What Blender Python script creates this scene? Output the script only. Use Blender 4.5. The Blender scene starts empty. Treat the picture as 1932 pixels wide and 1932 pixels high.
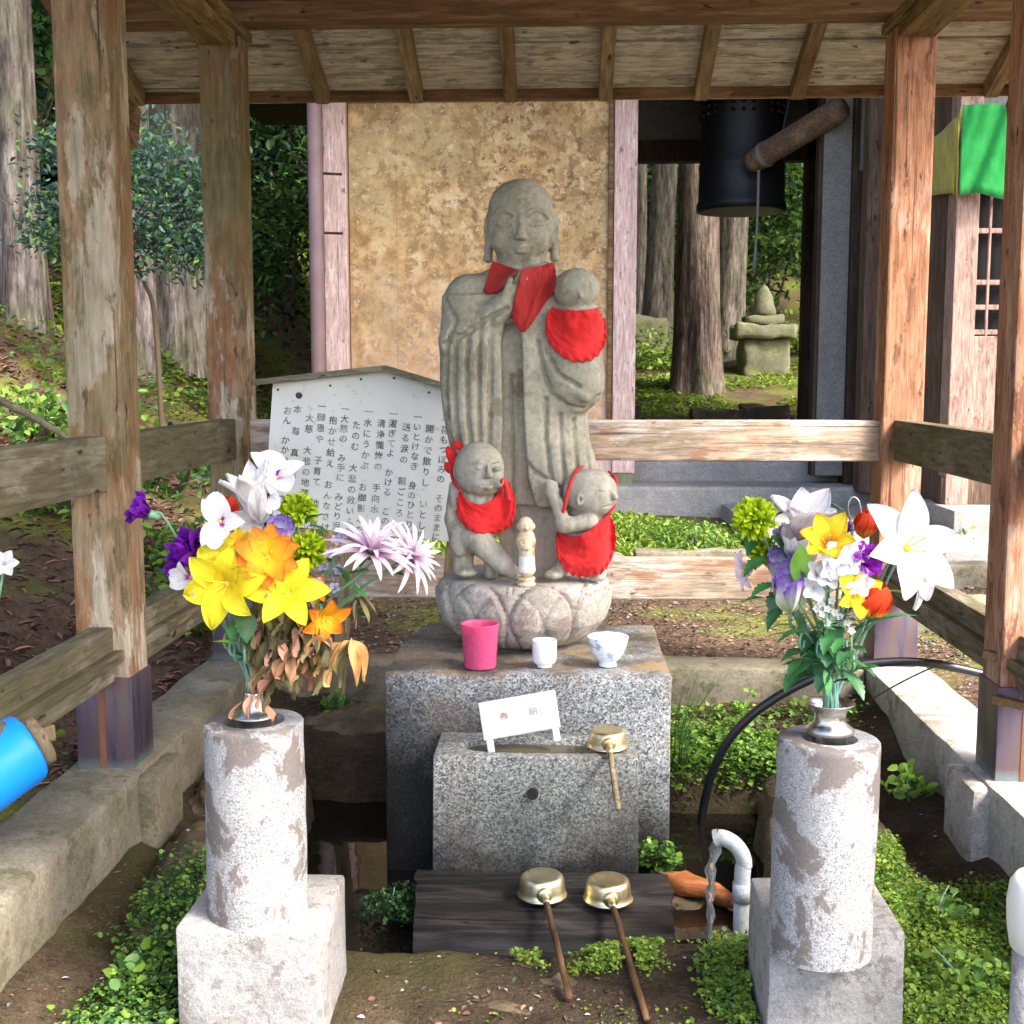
import bpy, bmesh, math, random
import numpy as np
from mathutils import Vector, Matrix, noise as mnoise
random.seed(7); rng = np.random.default_rng(7)
S = bpy.context.scene
COL = S.collection
R = math.radians
# ---------------------------------------------------------------- camera, world, sun, exposure
CAMZ, PITCH, YAW, FPX = 1.45, 6.4, 2.5, 2300.0      # FPX: focal length in pixels of a 1932 px square picture
cd = bpy.data.cameras.new('camera'); cam = bpy.data.objects.new('camera', cd); COL.objects.link(cam)
cam.location = (0, 0, CAMZ); cam.rotation_euler = (R(90 - PITCH), 0, R(YAW))
cd.sensor_width = 36; cd.lens = 36 * FPX / 1932; cd.clip_start = .05; cd.clip_end = 500
S.camera = cam
SUN_AZ, SUN_EL = 58.0, 47.0                         # azimuth measured from "towards the camera" to the right
sdir = Vector((math.sin(R(SUN_AZ)) * math.cos(R(SUN_EL)), -math.cos(R(SUN_AZ)) * math.cos(R(SUN_EL)), math.sin(R(SUN_EL))))
w = bpy.data.worlds.new('World'); S.world = w; w.use_nodes = True
wn = w.node_tree.nodes; sky = wn.new('ShaderNodeTexSky'); sky.sky_type = 'NISHITA'; sky.sun_disc = False; sky.dust_density = 4.0; sky.air_density = .8; sky.ozone_density = .6
sky.sun_elevation = R(SUN_EL); sky.sun_rotation = math.atan2(sdir.x, sdir.y)
w.node_tree.links.new(sky.outputs[0], wn['Background'].inputs[0]); wn['Background'].inputs[1].default_value = .15
sl = bpy.data.lights.new('sun', 'SUN'); sl.energy = 1.35; sl.angle = R(14); sl.color = (1, .965, .90)
so = bpy.data.objects.new('sun', sl); COL.objects.link(so); so.rotation_euler = sdir.to_track_quat('Z', 'Y').to_euler()
so.location = (4, -4, 8)
S.view_settings.view_transform = 'Standard'; S.view_settings.look = 'None'; S.view_settings.gamma = 1
S.view_settings.exposure = 2.6
S.cycles.max_bounces = 8; S.cycles.diffuse_bounces = 4; S.cycles.transparent_max_bounces = 8
S.cycles.use_denoising = True
# ---------------------------------------------------------------- pixel (1932 px picture) -> world
_cy, _sy, _cp, _sp = math.cos(R(YAW)), math.sin(R(YAW)), math.cos(R(PITCH)), math.sin(R(PITCH))
def ray(px, py):
    a, b = (px - 966) / FPX, (966 - py) / FPX
    f, u = _cp + b * _sp, -_sp + b * _cp
    return Vector((a * _cy - f * _sy, a * _sy + f * _cy, u))
def at(px, py, Y):
    r = ray(px, py); k = Y / r.y
    return Vector((r.x * k, Y, CAMZ + r.z * k))
def atz(px, py, z):
    r = ray(px, py); k = (z - CAMZ) / r.z
    return Vector((r.x * k, r.y * k, z))
# ---------------------------------------------------------------- object helpers
def tag(o, label=None, cat=None, group=None, kind=None):
    if label: o['label'] = label
    if cat: o['category'] = cat
    if group: o['group'] = group
    if kind: o['kind'] = kind
    return o
def thing(name, loc, label, cat, group=None, rot=(0, 0, 0)):
    o = bpy.data.objects.new(name, None); COL.objects.link(o); o.location = loc; o.rotation_euler = rot
    o.empty_display_size = .1
    return tag(o, label, cat, group)
def origin(p):
    v = Vector((0, 0, 0))
    while p is not None:
        v = v + Vector(p.location); p = p.parent
    return v
class MB:
    def __init__(s): s.v = []; s.f = []; s.m = []
    def add(s, vs, fs, mi=0):
        k = len(s.v); s.v += [tuple(x) for x in vs]; s.f += [tuple(i + k for i in f) for f in fs]; s.m += [mi] * len(fs); return s
    def box(s, lo, hi, mi=0, M=None, ch=0.0):
        x0, y0, z0 = lo; x1, y1, z1 = hi
        if ch > 0:
            bm = bmesh.new(); bmesh.ops.create_cube(bm, size=1)
            for v in bm.verts: v.co = Vector(((x0 + x1) / 2 + v.co.x * (x1 - x0), (y0 + y1) / 2 + v.co.y * (y1 - y0), (z0 + z1) / 2 + v.co.z * (z1 - z0)))
            bmesh.ops.bevel(bm, geom=bm.edges[:], offset=ch, segments=2, profile=.6, affect='EDGES')
            vs = [v.co.copy() for v in bm.verts]; bm.verts.index_update()
            fs = [[v.index for v in f.verts] for f in bm.faces]; bm.free()
        else:
            vs = [Vector(p) for p in ((x0,y0,z0),(x1,y0,z0),(x1,y1,z0),(x0,y1,z0),(x0,y0,z1),(x1,y0,z1),(x1,y1,z1),(x0,y1,z1))]
            fs = [(0,3,2,1),(4,5,6,7),(0,1,5,4),(1,2,6,5),(2,3,7,6),(3,0,4,7)]
        if M is not None: vs = [M @ v for v in vs]
        return s.add(vs, fs, mi)
    def bar(s, a, b, wd, ht, mi=0, up=(0, 0, 1), ch=.004):
        a, b = Vector(a), Vector(b); d = b - a; L = d.length; z = d.normalized()
        x = Vector(up).cross(z)
        if x.length < 1e-4: x = Vector((1, 0, 0)).cross(z)
        x.normalize(); y = z.cross(x)
        M = Matrix((x, y, z)).transposed().to_4x4(); M.translation = a
        return s.box((-wd / 2, -ht / 2, 0), (wd / 2, ht / 2, L), mi, M, ch)
    def tube(s, pts, rad, n=8, mi=0, cap=True):
        pts = [Vector(p) for p in pts]; m = len(pts)
        if not hasattr(rad, '__len__'): rad = [rad] * m
        k = len(s.v); prev = None
        for i, p in enumerate(pts):
            t = (pts[min(i + 1, m - 1)] - pts[max(i - 1, 0)]).normalized()
            if prev is None:
                x = t.cross(Vector((0, 0, 1)))
                if x.length < 1e-3: x = Vector((1, 0, 0))
            else:
                x = prev - t * prev.dot(t)
            x.normalize(); prev = x; y = t.cross(x)
            for j in range(n):
                a = 2 * math.pi * j / n
                s.v.append(tuple(p + (x * math.cos(a) + y * math.sin(a)) * rad[i]))
        for i in range(m - 1):
            for j in range(n):
                a, b = k + i * n + j, k + i * n + (j + 1) % n
                s.f.append((a, b, b + n, a + n)); s.m.append(mi)
        if cap:
            s.f.append(tuple(k + j for j in reversed(range(n)))); s.m.append(mi)
            s.f.append(tuple(k + (m - 1) * n + j for j in range(n))); s.m.append(mi)
        return s
    def lathe(s, prof, n=40, c=(0, 0, 0), mi=0, M=None):
        k = len(s.v); m = len(prof)
        for r, z in prof:
            for j in range(n):
                a = 2 * math.pi * j / n
                p = Vector((c[0] + r * math.cos(a), c[1] + r * math.sin(a), c[2] + z))
                s.v.append(tuple(M @ p if M is not None else p))
        for i in range(m - 1):
            for j in range(n):
                a, b = k + i * n + j, k + i * n + (j + 1) % n
                s.f.append((a, b, b + n, a + n)); s.m.append(mi)
        if prof[0][0] > 1e-5: s.f.append(tuple(k + j for j in reversed(range(n)))); s.m.append(mi)
        if prof[-1][0] > 1e-5: s.f.append(tuple(k + (m - 1) * n + j for j in range(n))); s.m.append(mi)
        return s
    def grid(s, P, mi=0):                                     # P: list of rows of points
        k = len(s.v); n = len(P[0])
        for r in P: s.v += [tuple(p) for p in r]
        for i in range(len(P) - 1):
            for j in range(n - 1):
                a = k + i * n + j; s.f.append((a, a + 1, a + n + 1, a + n)); s.m.append(mi)
        return s
    def build(s, name, mats, parent=None, smooth=False, local=False, **kw):
        me = bpy.data.meshes.new(name)
        o3 = origin(parent) if (parent is not None and not local) else Vector((0, 0, 0))
        me.from_pydata([(x - o3.x, y - o3.y, z - o3.z) for x, y, z in s.v], [], s.f)
        if not isinstance(mats, (list, tuple)): mats = [mats]
        for m in mats: me.materials.append(m)
        if len(mats) > 1: me.polygons.foreach_set('material_index', s.m)
        if smooth: me.polygons.foreach_set('use_smooth', [True] * len(me.polygons))
        me.update()
        return link(name, me, parent, **kw)
def link(name, me, parent=None, label=None, cat=None, group=None, kind=None):
    o = bpy.data.objects.new(name, me); COL.objects.link(o)
    if parent is not None: o.parent = parent
    return tag(o, label, cat, group, kind)
def sharp(o, ang=35):
    o.data.polygons.foreach_set('use_smooth', [True] * len(o.data.polygons))
    o.data.set_sharp_from_angle(angle=R(ang)); return o
def npmesh(name, V, F, mats, parent=None, mi=None, smooth=True, **kw):
    """V (n,3) float, F (m,k) int, all faces with k corners"""
    V = np.asarray(V, dtype=np.float32); F = np.asarray(F, dtype=np.int32); m, k = F.shape
    if parent is not None: V = V - np.array(origin(parent), dtype=np.float32)
    me = bpy.data.meshes.new(name)
    me.vertices.add(len(V)); me.vertices.foreach_set('co', V.ravel())
    me.loops.add(m * k); me.loops.foreach_set('vertex_index', F.ravel())
    me.polygons.add(m); me.polygons.foreach_set('loop_start', np.arange(0, m * k, k, dtype=np.int32))
    if not isinstance(mats, (list, tuple)): mats = [mats]
    for q in mats: me.materials.append(q)
    if mi is not None: me.polygons.foreach_set('material_index', np.asarray(mi, dtype=np.int32))
    if smooth: me.polygons.foreach_set('use_smooth', np.ones(m, dtype=bool))
    me.update(); me.validate()
    return link(name, me, parent, **kw)
def dup(o, loc=None, rot=None, scale=None, parent=None, **kw):
    c = o.copy(); COL.objects.link(c); c.parent = parent
    if loc is not None: c.location = loc
    if rot is not None: c.rotation_euler = rot
    if scale is not None: c.scale = scale if hasattr(scale, '__len__') else (scale,) * 3
    tag(c, **kw)
    for ch in list(o.children): dup(ch, parent=c)
    return c
def fbm(x, y, z=0.0, o=4):
    return mnoise.fractal(Vector((x, y, z)), 1.0, 2.0, o)
# vectorised value noise for meshes
_T = rng.random((64, 64, 64)).astype(np.float32) * 2 - 1
def vnoise(x, y, z):
    x, y, z = np.broadcast_arrays(x, y, z)
    xi, yi, zi = np.floor(x).astype(int), np.floor(y).astype(int), np.floor(z).astype(int)
    fx, fy, fz = x - xi, y - yi, z - zi
    fx, fy, fz = fx * fx * (3 - 2 * fx), fy * fy * (3 - 2 * fy), fz * fz * (3 - 2 * fz)
    def g(a, b, c): return _T[(xi + a) & 63, (yi + b) & 63, (zi + c) & 63]
    l = lambda a, b, t: a + (b - a) * t
    return l(l(l(g(0,0,0), g(1,0,0), fx), l(g(0,1,0), g(1,1,0), fx), fy), l(l(g(0,0,1), g(1,0,1), fx), l(g(0,1,1), g(1,1,1), fx), fy), fz)
def vfbm(x, y, z=0.0, o=4):
    x = np.asarray(x, dtype=np.float64); t = 0; a = .5
    for i in range(o):
        t = t + a * vnoise(x * 2**i + 7.3 * i, y * 2**i + 3.1 * i, z * 2**i + 1.7 * i); a *= .5
    return t
sstep = lambda a, b, x: (lambda t: t * t * (3 - 2 * t))(np.clip((x - a) / (b - a), 0, 1))
# ---------------------------------------------------------------- material helpers
class G:
    def __init__(s, name, rough=.8, metal=0.0, spec=None):
        s.mat = bpy.data.materials.new(name); s.mat.use_nodes = True; s.t = s.mat.node_tree
        s.b = s.t.nodes['Principled BSDF']; s.b.inputs['Roughness'].default_value = rough; s.b.inputs['Metallic'].default_value = metal
        if spec is not None: s.b.inputs['Specular IOR Level'].default_value = spec
        s.tc = s.t.nodes.new('ShaderNodeTexCoord'); s.P = s.tc.outputs['Object']
    def n(s, typ, **kw):
        nd = s.t.nodes.new('ShaderNode' + typ)
        for k, v in kw.items(): setattr(nd, k, v)
        return nd
    def set(s, sock, v):
        if isinstance(v, bpy.types.NodeSocket): s.t.links.new(v, sock)
        elif hasattr(v, '__len__') and len(v) == 3 and sock.type == 'RGBA': sock.default_value = (*v, 1)
        else: sock.default_value = v
    def map(s, scale=(1, 1, 1), loc=(0, 0, 0), vec=None):
        m = s.n('Mapping'); s.set(m.inputs[0], vec or s.P); m.inputs['Scale'].default_value = scale; m.inputs['Location'].default_value = loc
        return m.outputs[0]
    def noise(s, sc=5, det=4, rough=.55, vec=None, dist=0.0):
        m = s.n('TexNoise'); s.set(m.inputs['Vector'], vec or s.P); m.inputs['Scale'].default_value = sc
        m.inputs['Detail'].default_value = det; m.inputs['Roughness'].default_value = rough; m.inputs['Distortion'].default_value = dist
        return m.outputs['Fac']
    def vor(s, sc=50, vec=None, out='Distance', feature='F1', rand=1.0):
        m = s.n('TexVoronoi', feature=feature); s.set(m.inputs['Vector'], vec or s.P); m.inputs['Scale'].default_value = sc
        m.inputs['Randomness'].default_value = rand
        return m.outputs[out]
    def ramp(s, f, stops, mode='LINEAR'):
        m = s.n('ValToRGB'); s.set(m.inputs[0], f); e = m.color_ramp.elements; m.color_ramp.interpolation = mode
        while len(e) < len(stops): e.new(.5)
        for q, (p, c) in zip(e, stops):
            q.position = p; q.color = (c, c, c, 1) if not hasattr(c, '__len__') else (*c, 1)
        return m.outputs[0]
    def mix(s, f, a, b, mode='MIX'):
        m = s.n('Mix', data_type='RGBA', blend_type=mode); s.set(m.inputs[0], f); s.set(m.inputs[6], a); s.set(m.inputs[7], b); return m.outputs[2]
    def math(s, op, a, b=0.0):
        m = s.n('Math', operation=op); s.set(m.inputs[0], a); s.set(m.inputs[1], b); return m.outputs[0]
    def xyz(s, i, vec=None):
        m = s.n('SeparateXYZ'); s.set(m.inputs[0], vec or s.P); return m.outputs[i]
    def rand(s):
        return s.n('ObjectInfo').outputs['Random']
    def pos(s):
        return s.n('NewGeometry').outputs['Position']
    def bump(s, h, strength=.4, dist=.01, prev=None):
        m = s.n('Bump'); m.inputs['Strength'].default_value = strength; m.inputs['Distance'].default_value = dist; s.set(m.inputs['Height'], h)
        if prev is not None: s.set(m.inputs['Normal'], prev)
        s.t.links.new(m.outputs[0], s.b.inputs['Normal']); return m.outputs[0]
    def col(s, c): s.set(s.b.inputs['Base Color'], c); return s
    def rgh(s, r): s.set(s.b.inputs['Roughness'], r); return s
def plain(name, c, rough=.6, metal=0.0, var=.12, sc=40, trans=0.0, bump=0.0):
    g = G(name, rough, metal)
    n = g.noise(sc, 3)
    g.col(g.mix(n, tuple(x * (1 - var) for x in c), tuple(min(1, x * (1 + var)) for x in c)))
    if trans: 
        g.b.inputs['Subsurface Weight'].default_value = trans; g.b.inputs['Subsurface Radius'].default_value = (.01, .008, .004)
        g.b.inputs['Subsurface Scale'].default_value = .4
    if bump: g.bump(n, bump, .002)
    return g.mat
def wood(name, axis, dark, mid, light, grain=1.0, peel=None, moss=None, rough=.85, patches=()):
    g = G(name, rough, spec=.25)
    sc = [14, 14, 14]; sc[axis] = .9
    off = g.n('VectorMath', operation='ADD'); g.set(off.inputs[0], g.P); rn = g.n('ObjectInfo')
    cmb = g.n('CombineXYZ'); 
    for i in range(3): g.set(cmb.inputs[i], g.math('MULTIPLY', rn.outputs['Random'], 7.0 + 3 * i))
    g.set(off.inputs[1], cmb.outputs[0]); P = off.outputs[0]
    fib = g.noise(4, 6, .65, g.map(sc, vec=P), .3)
    sc2 = [5, 5, 5]; sc2[axis] = 1.3
    blot = g.noise(2.2, 5, .62, g.map(sc2, vec=P), .4)
    c = g.ramp(fib, [(.25, dark), (.5, mid), (.75, light)])
    b = g.ramp(blot, [(.38, tuple(x * .55 for x in mid)), (.52, mid), (.66, light)])
    c = g.mix(.5, c, b)
    if peel:
        sc3 = [9, 9, 9]; sc3[axis] = 3.0
        pm = g.ramp(g.noise(3.0, 6, .66, g.map(sc3, vec=P), .2), [(.47, 0.), (.53, 1.)])
        c = g.mix(pm, c, peel)
    for k, (pc, psc, plo, phi, pam) in enumerate(patches):                # large weathered patches running with the grain
        s4 = [psc] * 3; s4[axis] = psc * .28
        c = g.mix(g.ramp(g.noise(1.0, 6, .68, g.map(s4, (3.1 * k + 1, 7.7 * k, 2.3 * k), vec=P), .25), [(plo, 0.), (phi, pam)]), c, pc)
    if moss:
        mm = g.ramp(g.noise(1.6, 4, .6, P), [(.42, 0.), (.62, .8)])
        c = g.mix(mm, c, moss)
    scc = [38, 38, 38]; scc[axis] = .55
    crack = g.ramp(g.noise(1.6, 3, .6, g.map(scc, (3, 5, 7), vec=P)), [(.30, .85), (.36, 0.)])
    c = g.mix(crack, c, tuple(x * .45 for x in dark))
    fine = g.noise(60, 4, .7, g.map([1 if i != axis else .12 for i in range(3)], vec=P))
    c = g.mix(1.0, c, g.ramp(fine, [(.3, .62), (.7, 1.3)]), 'MULTIPLY')
    spots = g.ramp(g.noise(30, 3, .6, g.map([1 if i != axis else .35 for i in range(3)], vec=P)), [(.28, 1.), (.36, 0.)])
    c = g.mix(spots, c, tuple(x * .5 for x in dark))
    g.col(c)
    nb = g.bump(fib, .7, .008); nb = g.bump(blot, .3, .006, nb); g.bump(fine, .4, .003, nb)
    return g.mat
# ---------------------------------------------------------------- materials
OCH = dict(dark=(.06, .042, .022), mid=(.185, .135, .07), light=(.36, .285, .175))
W_postL = wood('weathered_post', 2, patches=(((.27, .115, .05), 7, .5, .56, .75), ((.46, .4, .3), 9, .54, .58, .8)), peel=(.3, .2, .115), moss=(.125, .11, .045), **OCH)
W_postR = wood('red_brown_post', 2, dark=(.13, .05, .025), mid=(.34, .155, .085), light=(.5, .29, .185), peel=(.37, .185, .105), patches=(((.5, .36, .28), 8, .54, .6, .6), ((.14, .06, .035), 12, .6, .63, .8)))  # differs from left posts by stain, partly by lighting put into the colour
W_beam = wood('roof_beam', 0, dark=(.07, .035, .015), mid=(.17, .09, .04), light=(.3, .2, .11))
W_raft = wood('rafter', 1, dark=(.09, .055, .025), mid=(.24, .165, .08), light=(.4, .3, .17))
W_raftR = wood('rafter_brown', 1, dark=(.07, .04, .018), mid=(.2, .12, .055), light=(.33, .22, .11))
W_board = wood('roof_board', 0, dark=(.12, .095, .06), mid=(.38, .34, .26), light=(.6, .55, .45), peel=(.52, .47, .38))
W_railX = wood('rail_across', 0, patches=(((.62, .56, .5), 10, .5, .56, .8), ((.33, .16, .09), 9, .56, .62, .75)), dark=(.14, .09, .055), mid=(.36, .28, .2), light=(.6, .52, .43), peel=(.44, .33, .24))
W_railY = wood('rail_along', 1, dark=(.05, .04, .024), mid=(.145, .118, .072), light=(.29, .25, .175), moss=(.10, .093, .045), patches=(((.3, .27, .21), 10, .54, .6, .6),))
W_black = wood('charred_plank', 0, dark=(.005, .005, .005), mid=(.02, .018, .017), light=(.085, .075, .068), rough=.42)
W_leg = wood('sign_leg', 2, dark=(.1, .075, .04), mid=(.22, .17, .1), light=(.33, .27, .17))
W_pink = wood('faded_red_pillar', 2, dark=(.4, .24, .2), mid=(.62, .46, .41), light=(.78, .7, .67), peel=(.6, .4, .35))
W_dark = wood('dark_timber', 2, dark=(.02, .012, .008), mid=(.05, .03, .02), light=(.09, .06, .04))
W_hall = wood('brown_hall_wall', 2, dark=(.05, .03, .02), mid=(.12, .075, .05), light=(.22, .15, .11))
W_hallp = wood('hall_pillar', 2, dark=(.16, .08, .06), mid=(.32, .2, .155), light=(.46, .34, .29), peel=(.38, .25, .2))
W_log = wood('striker_log', 1, dark=(.07, .04, .025), mid=(.15, .095, .06), light=(.26, .18, .12))
W_rust = wood('red_driftwood', 0, dark=(.12, .03, .01), mid=(.36, .12, .035), light=(.5, .22, .08), rough=.5)

def granite(name, wet=None, tint=(1, 1, 1), stain=0.0):
    g = G(name, .62, spec=.4)
    v = g.vor(210, out='Color'); m = g.n('SeparateColor'); g.set(m.inputs[0], v)
    n2 = g.noise(120, 2)
    T = lambda x: tuple(x * t for t in tint)
    c = g.ramp(m.outputs[0], [(.0, T(.03)), (.16, T(.08)), (.32, T(.24)), (.62, T(.36)), (.88, T(.6)), (1, T(.75))])
    c = g.mix(.2, c, g.ramp(n2, [(.3, T(.16)), (.7, T(.46))]))
    big = g.noise(3.2, 5, .6)
    c = g.mix(1.0, c, g.ramp(big, [(.3, .72), (.7, 1.1)]), 'MULTIPLY')
    if stain:
        sm = g.ramp(g.noise(4.5, 6, .62, g.map((1, 1, .7), (3, 1, 5))), [(.5, 0.), (.6, stain)])
        c = g.mix(sm, c, (.16, .105, .06))
    if wet is not None:                                        # wet, algae-dark foot of the stone: uneven tide mark
        z = g.xyz(2); wv = g.math('ADD', z, g.math('MULTIPLY', g.math('SUBTRACT', g.noise(5, 5, .6), .5), .34))
        if len(wet) > 2: wv = g.math('SUBTRACT', wv, g.math('MULTIPLY', g.xyz(0), wet[2]))
        wm = g.ramp(wv, [(0., 1.), (1., 0.)]); e = wm.node.color_ramp.elements; e[0].position = wet[0]; e[1].position = wet[1]
        c = g.mix(wm, c, g.mix(1.0, c, (.055, .052, .048), 'MULTIPLY')); g.rgh(g.ramp(wm, [(0, .65), (1, .5)]))
    if stain > .3:                                             # brown water stains on the top face
        tm = g.math('MULTIPLY', g.ramp(g.xyz(2), [(.575, 0.), (.583, 1.)]), g.ramp(g.noise(7, 6, .65, g.map((1, 1, 1), (2, 6, 1))), [(.4, 0.), (.55, .8)]))
        c = g.mix(tm, c, g.mix(g.ramp(g.noise(5, 4, .6), [(.45, 0.), (.55, 1.)]), (.06, .05, .035), (.25, .17, .08)))
    g.col(c); g.bump(n2, .25, .002)
    return g.mat
GR_ped = granite('wet_granite', wet=(.22, .56, -.34), tint=(.76, .80, .82), stain=.45)
GR_bas = granite('pale_granite', wet=(0.0, .42, .3), tint=(.84, .89, .85), stain=.25)
def lichen_granite():
    g = G('lichen_granite', .75, spec=.3)
    v = g.vor(380, out='Color'); m = g.n('SeparateColor'); g.set(m.inputs[0], v)
    c = g.ramp(m.outputs[0], [(0, .12), (.2, .22), (.6, .30), (1, .44)])
    n = g.noise(8, 6, .66)
    pale = g.ramp(n, [(.5, 0.), (.64, .5)])
    c = g.mix(pale, c, (.33, .31, .3))
    d = g.ramp(g.noise(9, 6, .68, g.map((1, 1, .8), (4, 7, 2)), .4), [(.525, 0.), (.56, .85)])
    c = g.mix(d, c, (.13, .105, .09))
    g.col(c); g.bump(n, .3, .004); return g.mat
GR_cyl = lichen_granite()
def stone(name, a, b, c2, sc=6, spots=None, bump=.4, rough=.85):
    g = G(name, rough, spec=.25)
    n = g.noise(sc, 7, .65); n2 = g.noise(sc * 9, 4, .6)
    c = g.ramp(n, [(.3, a), (.5, b), (.68, c2)])
    c = g.mix(.4, c, g.ramp(n2, [(.3, tuple(x * .6 for x in b)), (.7, tuple(min(1, x * 1.3) for x in b))]))
    if spots:
        c = g.mix(g.ramp(g.noise(sc * 2.3, 6, .7, g.map((1, 1, 1), (9, 2, 4))), [(.56, 0.), (.6, .8)]), c, spots)
    n3 = g.noise(sc * 30, 3, .7); c = g.mix(1.0, c, g.ramp(n3, [(.3, .7), (.7, 1.3)]), 'MULTIPLY')
    g.col(c); nb = g.bump(n, bump, .02); nb = g.bump(n2, bump, .005, nb); g.bump(n3, bump * .8, .002, nb); return g.mat
ST_base = stone('pale_block', (.19, .18, .165), (.30, .288, .275), (.41, .398, .385), 9, (.17, .155, .14))
ST_conc = stone('mossy_concrete', (.075, .066, .04), (.17, .15, .105), (.3, .275, .215), 4, (.10, .095, .05))
ST_concR = stone('sunlit_concrete', (.17, .15, .12), (.34, .32, .28), (.5, .48, .45), 4, (.2, .18, .13))  # lit copy of the curb concrete, sunlight put into a paler colour
ST_rock = stone('wet_rock', (.03, .022, .014), (.10, .075, .045), (.24, .185, .12), 7, (.085, .085, .028), .9)
ST_path = stone('path_concrete', (.19, .183, .17), (.28, .27, .255), (.37, .36, .335), 2)
ST_lantern = stone('mossy_stone', (.06, .07, .03), (.18, .18, .11), (.3, .3, .22), 4, (.13, .17, .03))
def statue_stone(name, warm):
    g = G(name, .85, spec=.2)
    n = g.noise(7, 7, .65); n2 = g.noise(60, 4, .6)
    c = g.ramp(n, [(.3, (.17, .16, .11)), (.5, (.3, .29, .215)), (.7, (.46, .44, .36))])
    c = g.mix(.4, c, g.ramp(n2, [(.3, (.14, .132, .095)), (.7, (.46, .445, .355))]))
    z = g.xyz(2); zz = g.math('ADD', z, g.math('MULTIPLY', g.math('SUBTRACT', g.noise(5, 4), .5), .5))
    pm = g.ramp(zz, [(.1, .85), (.62, 0.)])
    streak = g.ramp(g.noise(3, 4, .6, g.map((9, 9, 1.4))), [(.4, 0.), (.62, 1.)])
    c = g.mix(g.math('MULTIPLY', pm, streak), c, warm)
    dk = g.ramp(g.noise(11, 6, .7, g.map((1, 1, .5), (5, 5, 1))), [(.57, 0.), (.64, .6)])
    c = g.mix(dk, c, (.13, .108, .07))
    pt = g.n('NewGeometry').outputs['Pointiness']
    c = g.mix(g.ramp(pt, [(.42, .6), (.49, 0.)]), c, (.11, .105, .07))  # crease shade put into the colour: hollows of the carving go darker
    g.col(c); nb = g.bump(n, .3, .006); g.bump(n2, .4, .003, nb); return g.mat
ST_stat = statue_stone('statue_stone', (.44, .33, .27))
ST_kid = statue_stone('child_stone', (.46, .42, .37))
ST_lotus = stone('lotus_stone', (.18, .145, .115), (.4, .365, .32), (.62, .59, .55), 6, (.24, .19, .15), .4)
def wallmat():
    g = G('stained_wall_panel', .6, spec=.3); P = g.pos()
    big = g.noise(1.1, 5, .62, P, .4); n = g.noise(4.2, 7, .66, P, .3); n2 = g.noise(15, 5, .62, P)
    c = g.ramp(n, [(.36, (.15, .07, .018)), (.46, (.4, .2, .06)), (.53, (.58, .35, .14)), (.63, (.68, .5, .29))])
    c = g.mix(g.ramp(big, [(.38, .75), (.6, 0.)]), c, g.ramp(n2, [(.35, (.27, .18, .08)), (.65, (.5, .39, .2))]))
    drk = g.math('MULTIPLY', g.ramp(n2, [(.5, 0.), (.6, 1.)]), g.ramp(g.noise(2.2, 4, .6, g.map((1, 1, 1), (7, 3, 1), P)), [(.4, 0.), (.6, 1.)]))
    c = g.mix(drk, c, (.13, .055, .018))
    mot = g.noise(9, 6, .75, g.map((1, 1, 1), (8, 8, 8), P)); c = g.mix(g.ramp(mot, [(.53, 0.), (.58, .75)]), c, (.19, .085, .025)); c = g.mix(g.ramp(mot, [(.36, .7), (.42, 0.)]), c, (.62, .42, .2))
    c = g.mix(g.ramp(g.noise(11, 5, .7, g.map((1, 1, 1), (2, 2, 2), P)), [(.60, 0.), (.65, .8)]), c, (.66, .5, .33))
    c = g.mix(g.ramp(g.noise(32, 3, .6, g.map((1, 1, 1), (5, 2, 2), P)), [(.66, 0.), (.70, .85)]), c, (.8, .7, .58))
    zz = g.math('ADD', g.xyz(2), g.math('MULTIPLY', g.noise(3, 4, .6, P), 1.2))
    c = g.mix(g.ramp(g.math('DIVIDE', zz, 3.0), [(.25, .85), (.75, 0.)]), c, g.ramp(n2, [(.4, (.5, .25, .15)), (.55, (.66, .44, .33)), (.7, (.75, .64, .58))]))
    c = g.mix(g.math('MULTIPLY', g.rand(), .3), c, (.36, .29, .13))
    g.col(c); g.bump(n2, .2, .004); return g.mat
WALL = wallmat()
PLAST = stone('grey_plaster', (.12, .118, .108), (.17, .165, .155), (.22, .215, .2), 1.5, None, .1)
def cloth(name, c):
    g = G(name, .85, spec=.15); n = g.noise(9, 4); 
    nl = g.noise(14, 5, .65, g.map((1, 1, .5)))
    g.col(g.mix(g.ramp(nl, [(.3, 0.), (.7, 1.)]), tuple(x * .68 for x in c), tuple(min(1, x * 1.08 + .012) for x in c)))
    wv = g.n('TexWave', wave_type='BANDS', bands_direction='DIAGONAL'); wv.inputs['Scale'].default_value = 300; wv.inputs['Distortion'].default_value = 1.0; g.set(wv.inputs['Vector'], g.P)
    nb = g.bump(n, .35, .006); g.bump(wv.outputs['Fac'], .15, .0006, nb)
    g.b.inputs['Sheen Weight'].default_value = .15
    return g.mat
RED = cloth('red_cotton', (.66, .018, .018)); DRED = cloth('dark_red_cotton', (.36, .02, .018))
def water():
    g = G('pool_water', .03); g.col((.012, .010, .007)); g.b.inputs['IOR'].default_value = 1.33; g.b.inputs['Specular IOR Level'].default_value = .5
    g.bump(g.noise(9, 2), .06, .01); return g.mat
WATER = water()
def clearwater():
    g = G('falling_water', .03); g.b.inputs['Transmission Weight'].default_value = .92; g.b.inputs['IOR'].default_value = 1.33; g.col((.95, .97, 1)); return g.mat
STREAM = clearwater()
BASINW = clearwater(); BASINW.name = 'basin_water'
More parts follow.
